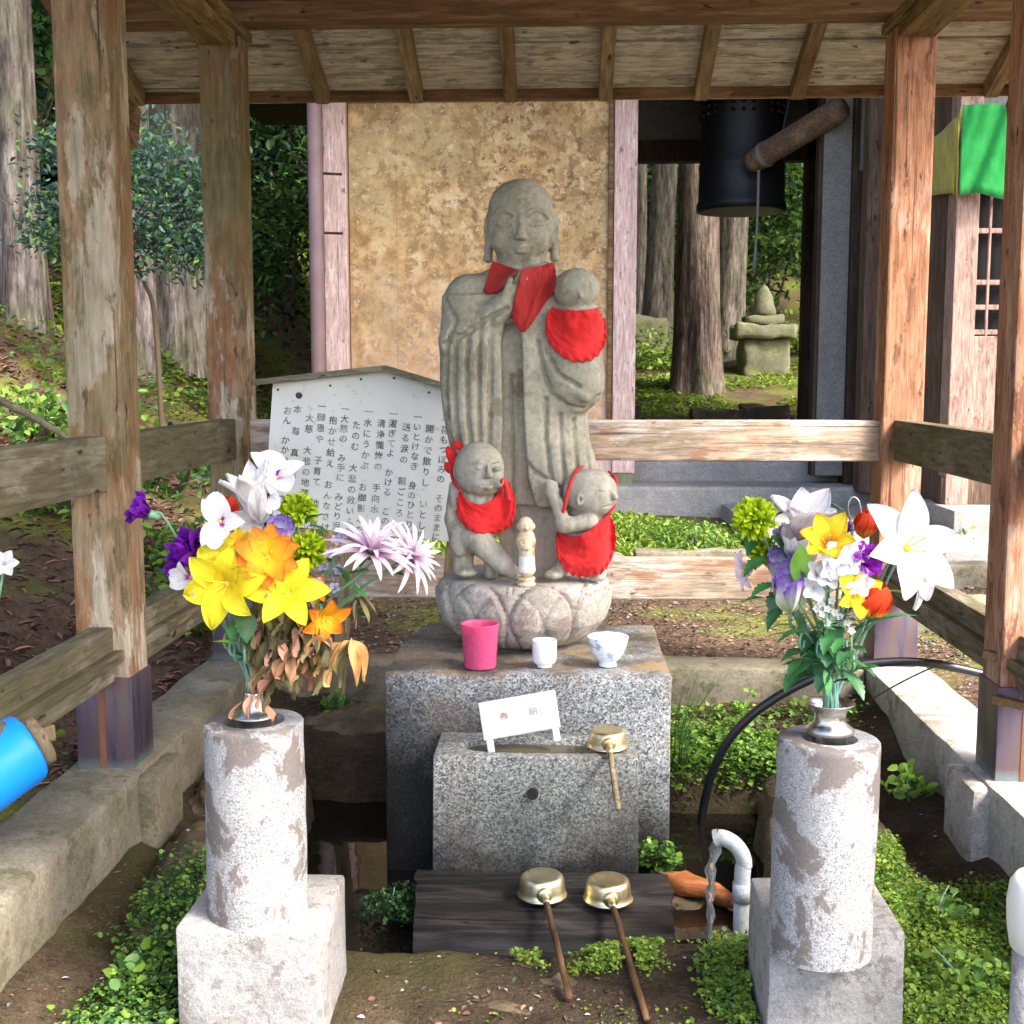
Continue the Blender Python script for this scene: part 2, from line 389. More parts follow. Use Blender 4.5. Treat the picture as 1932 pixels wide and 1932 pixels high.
def metal(name, c, rough, c2=None, sc=6):
    g = G(name, rough, 1.0); n = g.noise(sc, 5, .6)
    g.col(g.ramp(n, [(.35, c), (.65, c2 or tuple(x * .7 for x in c))])); g.rgh(g.ramp(g.noise(20, 4), [(.3, rough * .7), (.7, min(1, rough * 1.5))])); g.bump(n, .08, .004); return g.mat
BRASS = metal('pale_brass', (.72, .65, .42), .36, (.6, .54, .36))
BRASSO = metal('worn_brass', (.74, .6, .32), .36, (.6, .5, .3))
STEEL = metal('brushed_steel', (.62, .6, .56), .3)
def sleeve():
    g = G('copper_sleeve', .42, .75)
    n = g.noise(5, 5, .6, g.map((5, 5, .6)))
    c = g.ramp(n, [(.3, (.06, .05, .07)), (.5, (.15, .12, .17)), (.62, (.2, .13, .11)), (.75, (.12, .16, .19))])
    z = g.xyz(2); c = g.mix(g.ramp(g.math('ADD', z, g.math('MULTIPLY', g.noise(14), .05)), [(.03, .6), (.06, 0.)]), c, (.28, .42, .42))
    g.col(c); return g.mat
SLEEVE = sleeve()
RUSTST = plain('rust_streak', (.16, .06, .03), .8, var=.3)
HOSE = plain('black_hose', (.012, .012, .016), .35, var=.3, sc=60, bump=.2)
PVC = stone('grey_plastic_pipe', (.12, .09, .06), (.36, .38, .38), (.52, .54, .55), 14, None, .1, .5)
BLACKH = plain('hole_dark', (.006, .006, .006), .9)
WHITEP = plain('white_board', (.58, .58, .56), .55, var=.03)
def boardmat():
    g = G('sign_board_paint', .5, spec=.3); n = g.noise(3, 5); z = g.noise(40, 3)
    c = g.ramp(n, [(.3, (.72, .73, .66)), (.7, (.84, .85, .79))]); c = g.mix(g.ramp(z, [(.64, 0.), (.7, .35)]), c, (.4, .38, .3)); g.col(c); return g.mat
BOARD = boardmat()
def inkmat():
    g = G('faded_ink', .7); g.col(g.ramp(g.noise(26, 3), [(.35, (.05, .05, .05)), (.52, (.14, .14, .135)), (.68, (.42, .43, .4))])); return g.mat
INK = inkmat()
INKR = plain('faint_red_ink', (.36, .2, .18), .6); INKG = plain('faint_grey_ink', (.34, .33, .32), .6)
PORC = G('white_porcelain', .12); PORC.col((.82, .83, .84)); PORC = PORC.mat
def porcblue():
    g = G('patterned_porcelain', .12); n = g.noise(38, 3, .6)
    m = g.math('MULTIPLY', g.ramp(n, [(.56, 0.), (.6, .8)]), g.ramp(g.xyz(2), [(.015, 0.), (.03, 1.)]))
    g.col(g.mix(m, (.8, .83, .86), (.25, .42, .55))); return g.mat
PORCB = porcblue()
def pinkmat():
    g = G('pink_tumbler', .08); g.b.inputs['Transmission Weight'].default_value = .3; g.col((1.0, .13, .30)); g.b.inputs['Subsurface Weight'].default_value = .3; g.b.inputs['IOR'].default_value = 1.3
    g.bump(g.vor(70), .3, .004); return g.mat
PINK = pinkmat()
CERAM = stone('cream_ceramic', (.5, .36, .2), (.64, .53, .36), (.72, .66, .54), 18, (.4, .25, .1), .1, .4)
CERAMW = plain('white_glaze', (.78, .77, .73), .35)
BLUEP = plain('blue_plastic', (.008, .22, .78), .32, var=.06); BLUEP2 = plain('deep_blue_plastic', (.012, .06, .6), .32, var=.06)
POTW = plain('cream_plastic', (.66, .63, .56), .45, var=.06)
GREENC = cloth('green_cloth', (.015, .27, .05)); YELC = cloth('yellow_cloth', (.42, .36, .06)); REDC = cloth('maroon_cloth', (.25, .03, .02))
BELLM = G('black_bell', .5, .6); BELLM.col((.018, .018, .022)); BELLM = BELLM.mat
ROPE = plain('pale_rope', (.17, .165, .155), .9); PIPEP = plain('pink_downpipe', (.21, .135, .135), .6, var=.35, sc=6)
def bark(name, a, b, c2):
    g = G(name, .95, spec=.1); n = g.noise(5, 6, .65, g.map((2.5, 2.5, .28)), .3); n2 = g.noise(2.2, 4)
    c = g.ramp(n, [(.3, a), (.5, b), (.7, c2)]); c = g.mix(g.ramp(n2, [(.45, 0.), (.7, .6)]), c, (.17, .18, .1))
    nf = g.noise(16, 5, .7, g.map((1.6, 1.6, .35))); c = g.mix(1.0, c, g.ramp(nf, [(.32, .35), (.5, .95), (.68, 1.5)]), 'MULTIPLY')
    g.col(c); nb = g.bump(n, .9, .05); g.bump(nf, .8, .02, nb); return g.mat
BARK = bark('cedar_bark', (.045, .033, .026), (.15, .12, .105), (.32, .28, .26))
BARKR = bark('red_cedar_bark', (.05, .033, .027), (.15, .105, .09), (.28, .22, .2))
BARKO = bark('old_bark', (.06, .05, .04), (.19, .16, .13), (.36, .32, .27))
TWIG = plain('brown_twig', (.08, .05, .03), .9, var=.3)
def leafm(name, c, var=.35, rough=.5, tr=.35):
    g = G(name, rough, spec=.35); n = g.n('NewGeometry').outputs['Random Per Island']
    c2 = g.ramp(n, [(0, tuple(x * (1 - var) for x in c)), (1, tuple(x * (1 + var) for x in c))])
    g.col(c2)
    td = g.n('BsdfTranslucent'); g.set(td.inputs[0], c2); mx = g.n('MixShader'); mx.inputs[0].default_value = tr
    g.t.links.new(g.b.outputs[0], mx.inputs[1]); g.t.links.new(td.outputs[0], mx.inputs[2])
    g.t.links.new(mx.outputs[0], g.t.nodes['Material Output'].inputs[0]); return g.mat
L_bright = leafm('bright_leaf', (.2, .34, .05)); L_mid = leafm('mid_leaf', (.085, .19, .04)); L_dark = leafm('dark_leaf', (.022, .06, .022))
L_blue = leafm('blue_green_leaf', (.06, .12, .095)); L_moss = leafm('moss_leaf', (.2, .28, .03)); L_litter = leafm('dry_litter', (.23, .12, .075), .5, .9, .1)
L_litterD = leafm('dark_litter', (.07, .04, .028), .5, .9, .1); L_pet = leafm('fallen_petal', (.7, .6, .62), .15)
PEB = leafm('pebble', (.15, .135, .12), .6, .9, 0.0)
def ground(name, stops, sc, moss=None, gravel=False):
    g = G(name, .95, spec=.15); P = g.pos(); n = g.noise(sc, 8, .68, P); n2 = g.noise(sc * 12, 4, .6, P)
    c = g.ramp(n, stops); c = g.mix(.45, c, g.ramp(n2, [(.3, tuple(x * .4 for x in stops[1][1])), (.7, tuple(x * 1.7 for x in stops[1][1]))]))
    if gravel:
        v = g.vor(42, P, 'Color'); m = g.n('SeparateColor'); g.set(m.inputs[0], v); c = g.mix(.5, c, g.ramp(m.outputs[0], [(0, .04), (.5, .16), (1, .36)]))
    if moss: c = g.mix(g.ramp(g.noise(1.1, 5, .6, g.map((1, 1, 1), (4, 4, 0), P)), [(.50, 0.), (.64, .8)]), c, moss)
    n3 = g.noise(sc * 40, 3, .7, P); c = g.mix(1.0, c, g.ramp(n3, [(.3, .55), (.7, 1.4)]), 'MULTIPLY')
    g.col(c); nb = g.bump(n, .8, .04); nb = g.bump(n2, .9, .015, nb); g.bump(n3, .6, .004, nb); return g.mat
SOIL = ground('damp_soil', [(.3, (.02, .014, .009)), (.5, (.06, .043, .026)), (.7, (.14, .105, .065))], 6, (.07, .07, .02))
FOREST = ground('forest_floor', [(.3, (.03, .018, .012)), (.5, (.095, .06, .04)), (.7, (.18, .12, .08))], 2, (.14, .17, .025))
GRAV = ground('pale_bounce_gravel', [(.3, (.12, .11, .1)), (.5, (.25, .23, .21)), (.7, (.4, .38, .34))], 4, None, True)
# flowers
def petalm(name, c, tip=None, ax=2, lo=.3, hi=.7, rough=.6, edge=None):
    g = G(name, rough, spec=.2)
    at_ = g.n('Attribute', attribute_name='petal_t').outputs['Fac']
    cc = g.ramp(at_, [(0, tip if tip else tuple(x * .75 for x in c)), (lo, tip or c), (hi, c), (1, edge or c)])
    g.col(cc); td = g.n('BsdfTranslucent'); g.set(td.inputs[0], cc); mx = g.n('MixShader'); mx.inputs[0].default_value = .35
    g.t.links.new(g.b.outputs[0], mx.inputs[1]); g.t.links.new(td.outputs[0], mx.inputs[2]); g.t.links.new(mx.outputs[0], g.t.nodes['Material Output'].inputs[0])
    vn = g.noise(1.0, 4, .6, g.map((22, 420, 22))); vb = g.noise(30, 3)
    cv = g.mix(1.0, g.mix(1.0, cc, g.ramp(vn, [(.3, .78), (.6, 1.05)]), 'MULTIPLY'), g.ramp(vb, [(.3, .86), (.65, 1.05)]), 'MULTIPLY'); g.col(cv); g.set(td.inputs[0], cv)
    nb = g.bump(vn, .35, .0015); g.bump(vb, .3, .004, nb)
    return g.mat
P_white = petalm('white_petal', (.8, .79, .8)); P_whitem = petalm('white_magenta_petal', (.8, .78, .8), (.62, .02, .4), lo=.18, hi=.34)
P_yel = petalm('yellow_petal', (.82, .7, .03), (.75, .6, .02)); P_orange = petalm('orange_petal', (.8, .2, .012), (.85, .5, .02), lo=.3, hi=.75)
P_yor = petalm('yellow_orange_petal', (.85, .62, .03), (.78, .22, .02), lo=.2, hi=.5)
P_pur = petalm('purple_petal', (.17, .012, .36), (.1, .006, .2)); P_mag = petalm('magenta_violet_petal', (.36, .03, .5), (.2, .02, .3))
P_lis = petalm('white_violet_petal', (.74, .76, .68), (.66, .72, .5), lo=.2, hi=.62, edge=(.2, .07, .5))
P_mumg = petalm('lime_petal', (.42, .56, .015), (.24, .38, .01)); P_mump = petalm('pale_pink_petal', (.78, .66, .74), (.6, .36, .52), lo=.15, hi=.5)
P_tul = petalm('red_tulip_petal', (.72, .07, .02), (.8, .4, .05), lo=.12, hi=.4); P_red = petalm('red_petal', (.75, .06, .02))
P_pinkt = petalm('white_pink_petal', (.82, .78, .8), (.75, .45, .6), lo=.1, hi=.3); P_lav = petalm('lavender_petal', (.58, .55, .75), (.4, .35, .6))
STEMG = plain('stem_green', (.12, .26, .14), .5, var=.25); STEMB = plain('stem_blue_green', (.16, .33, .28), .45, var=.25); STEMD = plain('dry_stem', (.09, .065, .035), .9, var=.3)
F_leaf = plain('silk_leaf', (.03, .115, .035), .45, var=.35, sc=60, bump=.2); F_leafl = plain('light_silk_leaf', (.2, .42, .04), .5, var=.2)
F_leafm = plain('mid_silk_leaf', (.05, .19, .05), .5, var=.3, sc=50)
D_brown = plain('withered_brown_leaf', (.25, .125, .06), .8, var=.45, sc=30, bump=.3); D_olive = plain('withered_olive_leaf', (.2, .165, .065), .8, var=.4, sc=30, bump=.3)
D_tan = plain('withered_tan_leaf', (.46, .26, .09), .75, var=.3, sc=30, bump=.3); D_pink = plain('withered_pinkish_leaf', (.4, .2, .13), .8, var=.35, sc=30, bump=.3); D_dark = plain('withered_dark_leaf', (.07, .06, .025), .8, var=.4, sc=30)
YCEN = plain('yellow_center', (.7, .5, .04), .8, var=.3, sc=200, bump=.5); MAGC = plain('magenta_lip', (.72, .02, .5), .6)
# ================================================================ GROUND
XC = -.015                                   # centre line of the pavilion
XL0, XL1, XR0, XR1 = -1.36, -1.21, 1.18, 1.33 # post faces, left and right row
YF, YM, YB = 1.96, 3.28, 4.60                # front faces of the three rows of posts (the front row stands outside the picture)
CURB = .35
def pool_mask(x, y):                          # >0 inside the pool
    n = .10 * vfbm(x * 2.6 + 3, y * 2.6, 1.3, 3)
    a = np.minimum.reduce([x + .98 - .27 * sstep(3.35, 2.95, y), .66 - x - .22 * sstep(3.2, 2.85, y), y - 2.78 - .03 * np.sin(x * 5), 4.12 - y - .12 * sstep(.1, .4, x)])
    return a + n
def inner_z(x, y):
    base = .10 + .07 * sstep(.75, 1.15, np.abs(x)) + .09 * sstep(3.9, 4.4, y) + .03 * vfbm(x * 3, y * 3, 0, 4) + .012 * vfbm(x * 14, y * 14, 2, 3)
    gut = sstep(.16, .0, np.abs(np.abs(x - XC) - 1.03)) * .05
    p = sstep(-.02, .10, pool_mask(x, y))
    return (base - gut) * (1 - p) + (-.17 + .03 * vfbm(x * 5, y * 5, 5, 3)) * p
def outer_z(x, y):
    z = .29 + .02 * vfbm(x * 1.2, y * 1.2, 0, 4)
    z = z * sstep(.8, 2.4, y) + (.02) * (1 - sstep(.8, 2.4, y))
    left = np.maximum(0, -1.55 - x); fr = sstep(-1, 2.5, y)
    z = z + fr * (.60 * left - .012 * np.minimum(left, 12) ** 2)
    z = z + (.62 * sstep(12.6, 13.3, y) + .17 * np.maximum(0, y - 13.0)) * sstep(-4.5, -3.0, x)
    z = z + .16 * np.maximum(0, y - 8.5) * sstep(-2.6, -3.6, x)
    z = z + .5 * np.maximum(0, y - 21) + .12 * np.maximum(0, x - 7) * sstep(5, 12, y)
    z = z + sstep(2, 6, np.hypot(x, y - 3)) * .12 * vfbm(x * .7, y * .7, 4, 5)
    z = z + sstep(.0, .6, left) * .05 * vfbm(x * 5, y * 5, 4, 4)
    return z
def grid_ground(name, xs, ys, fz, mat, kind='structure', hole=None):
    X, Y = np.meshgrid(xs, ys); Z = fz(X, Y); nx = len(xs)
    V = np.stack([X, Y, Z], -1).reshape(-1, 3)
    i, j = np.meshgrid(np.arange(len(ys) - 1), np.arange(nx - 1), indexing='ij'); a = (i * nx + j).ravel()
    F = np.stack([a, a + 1, a + nx + 1, a + nx], -1)
    if hole is not None:
        cx = V[F].mean(1); F = F[~hole(cx[:, 0], cx[:, 1])]
    return npmesh(name, V, F, mat, kind=kind)
xs = np.unique(np.round(np.concatenate([np.linspace(-60, -9, 30), np.linspace(-9, 7, 161), np.linspace(7, 60, 30)]), 3))
xs = np.unique(np.concatenate([xs[(xs < -1.32) | (xs > 1.29)], np.linspace(-1.30, 1.27, 12)]))
ys = np.unique(np.round(np.concatenate([np.linspace(-60, -2, 30), np.linspace(-2, 24, 235), np.linspace(24, 70, 30)]), 3))
ys = np.unique(np.concatenate([ys[(ys < 1.2) | (ys > 4.7)], np.linspace(1.2, 4.7, 30)]))
grid_ground('ground', xs, ys, outer_z, FOREST, hole=lambda x, y: (x > -1.31) & (x < 1.28) & (y > 1.2) & (y < 4.70))
grid_ground('pavilion_floor', np.linspace(-1.31, 1.28, 150), np.linspace(1.2, 4.72, 200), inner_z, SOIL)
yx = np.linspace(-6, 10, 60); 
grid_ground('bounce_gravel', np.linspace(-9, 9, 60), np.linspace(-12, 1.15, 50), lambda x, y: outer_z(x, y) + .02, GRAV)  # unseen pale gravel behind the camera, added to bounce light forward
mb = MB(); n = 40
P = [[(-1.10 + 2.0 * i / n, 2.62 + 1.62 * j / n, -.015) for i in range(n + 1)] for j in range(n + 1)]
mb.grid(P).build('pool_water', WATER, None, True, kind='structure')

# ---------------------------------------------------------------- concrete curb under the posts
def rough_box(mb, lo, hi, step=.06, amp=.006, seed=0.0, ch=.012):
    """box with uneven faces (subdivided, displaced)"""
    bm = bmesh.new(); bmesh.ops.create_cube(bm, size=1)
    for v in bm.verts: v.co = Vector([lo[i] + (v.co[i] + .5) * (hi[i] - lo[i]) for i in range(3)])
    bmesh.ops.bevel(bm, geom=bm.edges[:], offset=ch, segments=2, profile=.5, affect='EDGES')
    cuts = [e for e in bm.edges if e.calc_length() > step * 1.5]
    for ax in range(3):
        L = hi[ax] - lo[ax]; k = int(L / step)
        for q in range(1, k):
            co = [0, 0, 0]; co[ax] = lo[ax] + L * q / k; no = [0, 0, 0]; no[ax] = 1
            bmesh.ops.bisect_plane(bm, geom=bm.verts[:] + bm.edges[:] + bm.faces[:], plane_co=co, plane_no=no)
    bm.verts.index_update()
    for v in bm.verts:
        c = v.co
        v.co = c + Vector((fbm(c.x * 6 + seed, c.y * 6, c.z * 6), fbm(c.x * 6, c.y * 6 + 9 + seed, c.z * 6), fbm(c.x * 6, c.y * 6, c.z * 6 + 17 + seed))) * amp
    mb.add([v.co.copy() for v in bm.verts], [[v.index for v in f.verts] for f in bm.faces]); bm.free(); return mb
curb = thing('foundation_curb', (XC, 3.4, 0), 'low mossy concrete curb carrying the pavilion posts around the pool', 'curb')
sharp(rough_box(MB(), (-1.40, .9, -.1), (-1.18, 4.84, CURB), .08, .008).build('side_wall', ST_conc, curb), 40)
sharp(rough_box(MB(), (1.15, .9, -.1), (1.38, 4.84, CURB), .08, .006, 4).build('side_wall', ST_concR, curb, label='right curb with sunlight put into its paler grey'), 40)
sharp(rough_box(MB(), (-1.176, 4.60, -.1), (1.146, 4.80, CURB - .015), .08, .006, 8).build('rear_wall', ST_conc, curb), 40)
for X0, X1 in ((-1.20, -1.13), (1.10, 1.17)):
    for Y in (YF, YM):
        m_ = MB().box((X0, Y - .05, -.05), (X1, Y + .20, CURB - .01), ch=.025)
        sharp(m_.build('plinth_block', ST_concR if X0 > 0 else ST_conc, curb), 40)

# ================================================================ PAVILION
pav = thing('water_pavilion', (XC, YM, CURB), 'open wooden pavilion with square posts sheltering the stone statue', 'pavilion')
PT = 2.70
for ci, (X0, X1) in enumerate(((XL0, XL1), (XR0, XR1))):
    for Y in (YF, YM, YB):
        mb = MB().box((X0, Y, CURB + .02), (X1, Y + .15, PT), ch=.008)
        p = mb.build('post', W_postL if ci == 0 else W_postR, None)
        # origin at the foot so the wood texture runs up the post
        p.data.transform(Matrix.Translation((-X0, -Y, -CURB))); p.location = (X0, Y, CURB) ; p.parent = pav; p.location = Vector((X0, Y, CURB)) - Vector(pav.location)
        sl_ = MB().box((-.006, -.006, 0), (.156, .156, .262), ch=.003)
        s = sl_.build('metal_sleeve', SLEEVE, p, True, True); sharp(s)
        if Y == YM:
            st = MB().box((.060, -.0085, .0), (.078, -.0065, .25)).build('rust_streak', RUSTST, p, False, True)
# rails: side rails through every bay, rear rails across
def rail(lo, hi, m):
    c = [(a + b) / 2 for a, b in zip(lo, hi)]
    mb = MB().box([a - q for a, q in zip(lo, c)], [b - q for b, q in zip(hi, c)], ch=.006)
    o = mb.build('rail', m, pav, False, True); o.location = Vector(c) - Vector(pav.location); return o
for (z0, z1) in ((1.135, 1.285), (.60, .755)):
    for side, (X0, X1) in enumerate(((XL0, XL1), (XR0, XR1))):
        xm = (X0 + X1) / 2
        for (y0, y1) in ((YF + .15, YM), (YM + .15, YB)):
            rail((xm - .032, y0 - .03, z0), (xm + .032, y1 + .0, z1), W_railY)
            if z0 < 1:    # narrow ledge strip nailed under the top of the lower rail
                mb = MB().bar((0, -(y1 - y0) / 2, 0), (0, (y1 - y0) / 2, 0), .03, .03)
                o = mb.build('ledge_strip', W_railY, pav, False, True); o.location = Vector((xm + (.047 if side == 0 else -.047), (y0 + y1) / 2, z0 + .075)) - Vector(pav.location)
    rail((XL1 - .02, YB + .045, z0 - .008), (XR0 + .02, YB + .11, z1 - .004), W_railX)
for (X, sg) in ((XR0 - .03, 1),):
    for zz, yy in ((.69, YM + .06), (.585, YM - .02)):
        o = MB().bar((0, 0, 0), (.10, -.05, -.012), .03, .022).build('wedge', W_raftR, pav, False, True); o.location = Vector((X, yy, zz)) - Vector(pav.location)
# beams
def beam(lo, hi, m): 
    o = rail(lo, hi, m); o.name = 'beam'; return o
beam((-1.86, YB + .01, 2.745), (1.86, YB + .14, 2.925), W_beam)
beam((-1.86, YM + .01, 2.745), (1.86, YM + .14, 2.925), W_beam)
beam((-1.86, YF + .01, 2.745), (1.86, YF + .14, 2.925), W_beam)
W_beamY = wood('side_beam', 1, dark=(.07, .045, .016), mid=(.2, .135, .05), light=(.34, .24, .11))
for X0, X1 in ((XL0, XL1), (XR0, XR1)):
    beam((X0 - .012, YF - .35, PT + .004), (X1 + .012, YB + .17, 2.742), W_beamY)
    xm = (X0 + X1) / 2; sg = 1 if X0 < 0 else -1
    for Y in (YB,):                                            # diagonal corner ties seen from below
        o = MB().bar((0, 0, 0), (-.0 * sg, -.62, .0), .13, .085).build('corner_tie', W_beamY, pav, False, True)
        o.location = Vector((xm + .0, Y + .0, 2.70)) - Vector(pav.location); o.rotation_euler = (0, 0, R(0))
# roof: ridge along X over the middle posts
YR, ZR, SL = YM + .075, 3.395, .40
YE = (.90, 5.42)
def roofz(y): return ZR - SL * abs(y - YR)
RX = 1.865
for i in range(-4, 6):                                         # rafters, rear slope and front slope
    x = -.235 + i * .395
    for s in (1, -1):
        ye = YR + s * (5.26 - YR)
        a = Vector((x, YR, roofz(YR) - .02)); b = Vector((x, ye, roofz(ye) - .02))
        d = b - a; L = d.length
        mb = MB().box((-.028, 0, -.034), (.028, L, .032), ch=.005)
        o = mb.build('rafter', W_raft if (i % 3) else W_raftR, pav, False, True)
        o.location = a - Vector(pav.location); o.rotation_euler = (math.atan2(d.z, d.y), 0, 0) if s > 0 else (math.atan2(d.z, -d.y), 0, math.pi)
for s in (1, -1):                                              # roof boards, each its own
    nb_ = 11; wd = (5.36 - YR) / nb_
    for k in range(nb_):
        y0 = YR + s * k * wd; y1 = YR + s * ((k + 1) * wd - .003)
        a = Vector((0, y0, roofz(y0) + .025)); b = Vector((0, y1, roofz(y1) + .025)); d = b - a
        mb = MB().box((-RX, 0, -.009), (RX, d.length, .009), ch=.002)
        o = mb.build('roof_board', W_board, pav, False, True)
        o.location = a - Vector(pav.location) + Vector((0, 0, .004 * ((k * 7) % 3 - 1))); o.rotation_euler = (math.atan2(d.z, d.y), 0, 0) if s > 0 else (math.atan2(d.z, -d.y), 0, math.pi)
    ye = YR + s * (5.40 - YR)
    a = Vector((0, YR - s * .02, roofz(YR) + .075)); b = Vector((0, ye, roofz(ye) + .075)); d = b - a
    o = MB().box((-RX - .05, 0, -.025), (RX + .05, d.length, .03), ch=.01).build('roof_covering', W_dark, pav, False, True)
    o.location = a - Vector(pav.location); o.rotation_euler = (math.atan2(d.z, d.y), 0, 0) if s > 0 else (math.atan2(d.z, -d.y), 0, math.pi)
    o = MB().bar((-RX, 0, 0), (RX, 0, 0), .03, .045).build('eave_board', W_beam, pav, False, True); yy = YR + s * (5.285 - YR); o.location = Vector((0, yy, roofz(yy) + .0)) - Vector(pav.location)
    for X in (-RX - .02, RX + .02):                             # gable boards with pointed ends
        mb = MB(); t = .018; ye2 = YR + s * (5.44 - YR)
        prof = [(YR, roofz(YR) + .05), (YR, roofz(YR) - .15), (ye2 - s * .2, roofz(ye2 - s * .2) - .13), (ye2 - s * .06, roofz(ye2) - .13), (ye2, roofz(ye2) + .04)]
        vs = [(X - t, y, z) for y, z in prof] + [(X + t, y, z) for y, z in prof]; k = len(prof)
        fs = [tuple(range(k)), tuple(reversed(range(k, 2 * k)))] + [(i, i + k, (i + 1) % k + k, (i + 1) % k) for i in range(k)]
        mb.add(vs, fs).build('gable_board', W_raftR, pav)

# ================================================================ BELL TOWER (behind)
YT = 10.4
tower = thing('bell_tower', at(900, 1000, YT) * 1.0, 'bell tower with stained tan wall panels and faded red pillars behind pavilion', 'building')
tower.location.z = .3
zof = lambda py, Y: at(966, py, Y).z
xof = lambda px, Y, py=600: at(px, py, Y).x
def tb(name, px0, px1, z0, z1, y0, y1, m, parent=tower, py=600, ch=.01, **kw):
    x0, x1 = xof(px0, YT, py), xof(px1, YT, py)
    o = MB().box((x0, y0, z0), (x1, y1, z1), ch=ch).build(name, m, None)
    c = Vector((x0, y0, z0)); o.data.transform(Matrix.Translation(-c)); o.parent = parent; o.location = c - origin(parent)
    tag(o, **kw); return o
ZP, ZTOP = .70, 4.15
tb('pillar', 614, 657, .42, ZTOP, YT, YT + .2, W_pink); tb('pillar', 1157, 1200, .62, ZTOP, YT, YT + .2, W_pink)
tb('stone_foot', 1163, 1196, .28, .62, YT + .01, YT + .19, ST_lantern); tb('stone_foot', 618, 655, .1, .42, YT + .01, YT + .19, ST_lantern)
tb('pillar', 1602, 1640, .3, ZTOP, YT, YT + .22, W_dark)
pb = [659, 748, 930, 1062, 1153]
for a, b in zip(pb[:-1], pb[1:]): tb('wall_panel', a + .12, b - .12, .74, 3.72, YT + .07, YT + .11, WALL, ch=.0012)
tb('wall_beam', 657, 1157, 3.72, 3.86, YT + .03, YT + .17, W_beam); tb('wall_beam', 657, 1157, 3.98, 4.12, YT + .03, YT + .17, W_beam); tb('sill_beam', 657, 1157, .6, .737, YT + .03, YT + .17, W_pink)
tb('inner_trim', 1146, 1156.5, .74, 3.72, YT + .02, YT + .068, W_beam)
tb('plaster_wall', 657, 1157, 3.86, 3.98, YT + .08, YT + .12, PLAST)
tb('plaster_wall', 1548, 1601, .6, ZTOP, YT + .05, YT + .3, PLAST); tb('corner_post', 1540, 1547.5, .6, ZTOP, YT + .06, YT + .2, W_dark)
YBk = 12.75
xl, xr = xof(600, YT), xof(1640, YT)
def tw(name, lo, hi, m, ch=.01, **kw):
    o = MB().box(lo, hi, ch=ch).build(name, m, tower); tag(o, **kw); return o
tw('back_beam', (xl, YBk, zof(306, YBk)), (xr, YBk + .18, zof(266, YBk)), W_dark)
tw('back_wall', (xl, YBk + .05, zof(266, YBk) + .002), (xr, YBk + .15, 4.8), PLAST)
tw('back_post', (xof(1205, YBk) - .42, YBk, .5), (xof(1205, YBk) - .2, YBk + .2, 4.8), W_dark)
tw('back_post', (xr - .1, YBk, .5), (xr + .12, YBk + .2, 4.8), W_dark)
tw('side_wall', (xl, YT + .25, .6), (xl + .1, YBk - .01, 4.8), PLAST); tw('side_wall', (xr - .02, YT + .3, .6), (xr + .08, YBk - .01, 4.8), PLAST)
tw('platform', (xl - .5, YT + .35, .0), (xr + .45, YBk + .15, ZP), ST_path, .03)
tw('step', (xof(1150, YT), YT - .25, .1), (xr + .45, YT + .34, .53), ST_path, .03)
for k in range(9):                                             # dark edging stones behind the platform
    x0 = xl + 1.9 + k * .52
    sharp(rough_box(MB(), (x0, YBk + .25, .5), (x0 + .49, YBk + .55, 1.07 + .07 * math.sin(k * 2.1)), .15, .05, k).build('edging_stone', ST_rock, tower), 50)
# big roof
rz0, rz1 = 4.25, 6.2; cx_, cy_ = (xl + xr) / 2, (YT + YBk) / 2
mb = MB(); hx, hy = (xr - xl) / 2 + 1.3, (YBk - YT) / 2 + 1.25
vs = [(cx_ - hx, cy_ - hy, rz0), (cx_ + hx, cy_ - hy, rz0), (cx_ + hx, cy_ + hy, rz0), (cx_ - hx, cy_ + hy, rz0)]
vs += [(x, y, z + .16) for x, y, z in vs] + [(cx_ - 1.2, cy_, rz1), (cx_ + 1.2, cy_, rz1)]
mb.add(vs, [(3, 2, 1, 0), (0, 1, 5, 4), (1, 2, 6, 5), (2, 3, 7, 6), (3, 0, 4, 7), (4, 5, 9, 8), (5, 6, 9), (6, 7, 8, 9), (7, 4, 8)]).build('roof', W_dark, tower)
# downpipe at the left pillar
dp = thing('downpipe', at(596, 960, 10.15), 'pinkish rain downpipe running beside the left wall pillar', 'pipe')
x = xof(598, 10.15, 500); dp.location = (x, 10.15, .35)
MB().tube([(x, 10.15, z) for z in np.linspace(.35, 4.2, 12)], .062, 14).build('pipe', PIPEP, dp, True)
for z in (1.3, 2.62, 3.1): MB().tube([(x - .09, 10.15, z), (x + .2, 10.25, z)], .012, 6).build('bracket', W_dark, dp, True)
# bell and striker
YBl = 11.5; bx = xof(1400, YBl, 300); bz = zof(402, YBl); br = .395
bell = thing('temple_bell', (bx, YBl, bz), 'large black bronze temple bell hanging in the tower', 'bell')
pr = [(br - .05, 0), (br + .01, 0), (br + .012, .06), (br - .004, .09), (br - .01, .35), (br - .006, .37), (br - .006, .41), (br - .014, .43), (br - .03, .8), (br - .025, .82), (br - .04, 1.05), (br - .12, 1.2), (.12, 1.27), (0.0, 1.28)]
MB().lathe(pr, 56, (bx, YBl, bz)).build('body', BELLM, bell, True)
mb = MB().lathe([(br - .055, .002), (br - .06, .6), (.0, .9)], 40, (bx, YBl, bz)); mb.build('inside', BLACKH, bell, True)
for r_ in range(4):
    for k in range(26):
        a = 2 * math.pi * k / 26; zz = .87 + r_ * .075; rr = br - .03 - r_ * .004
        pass
mb = MB()
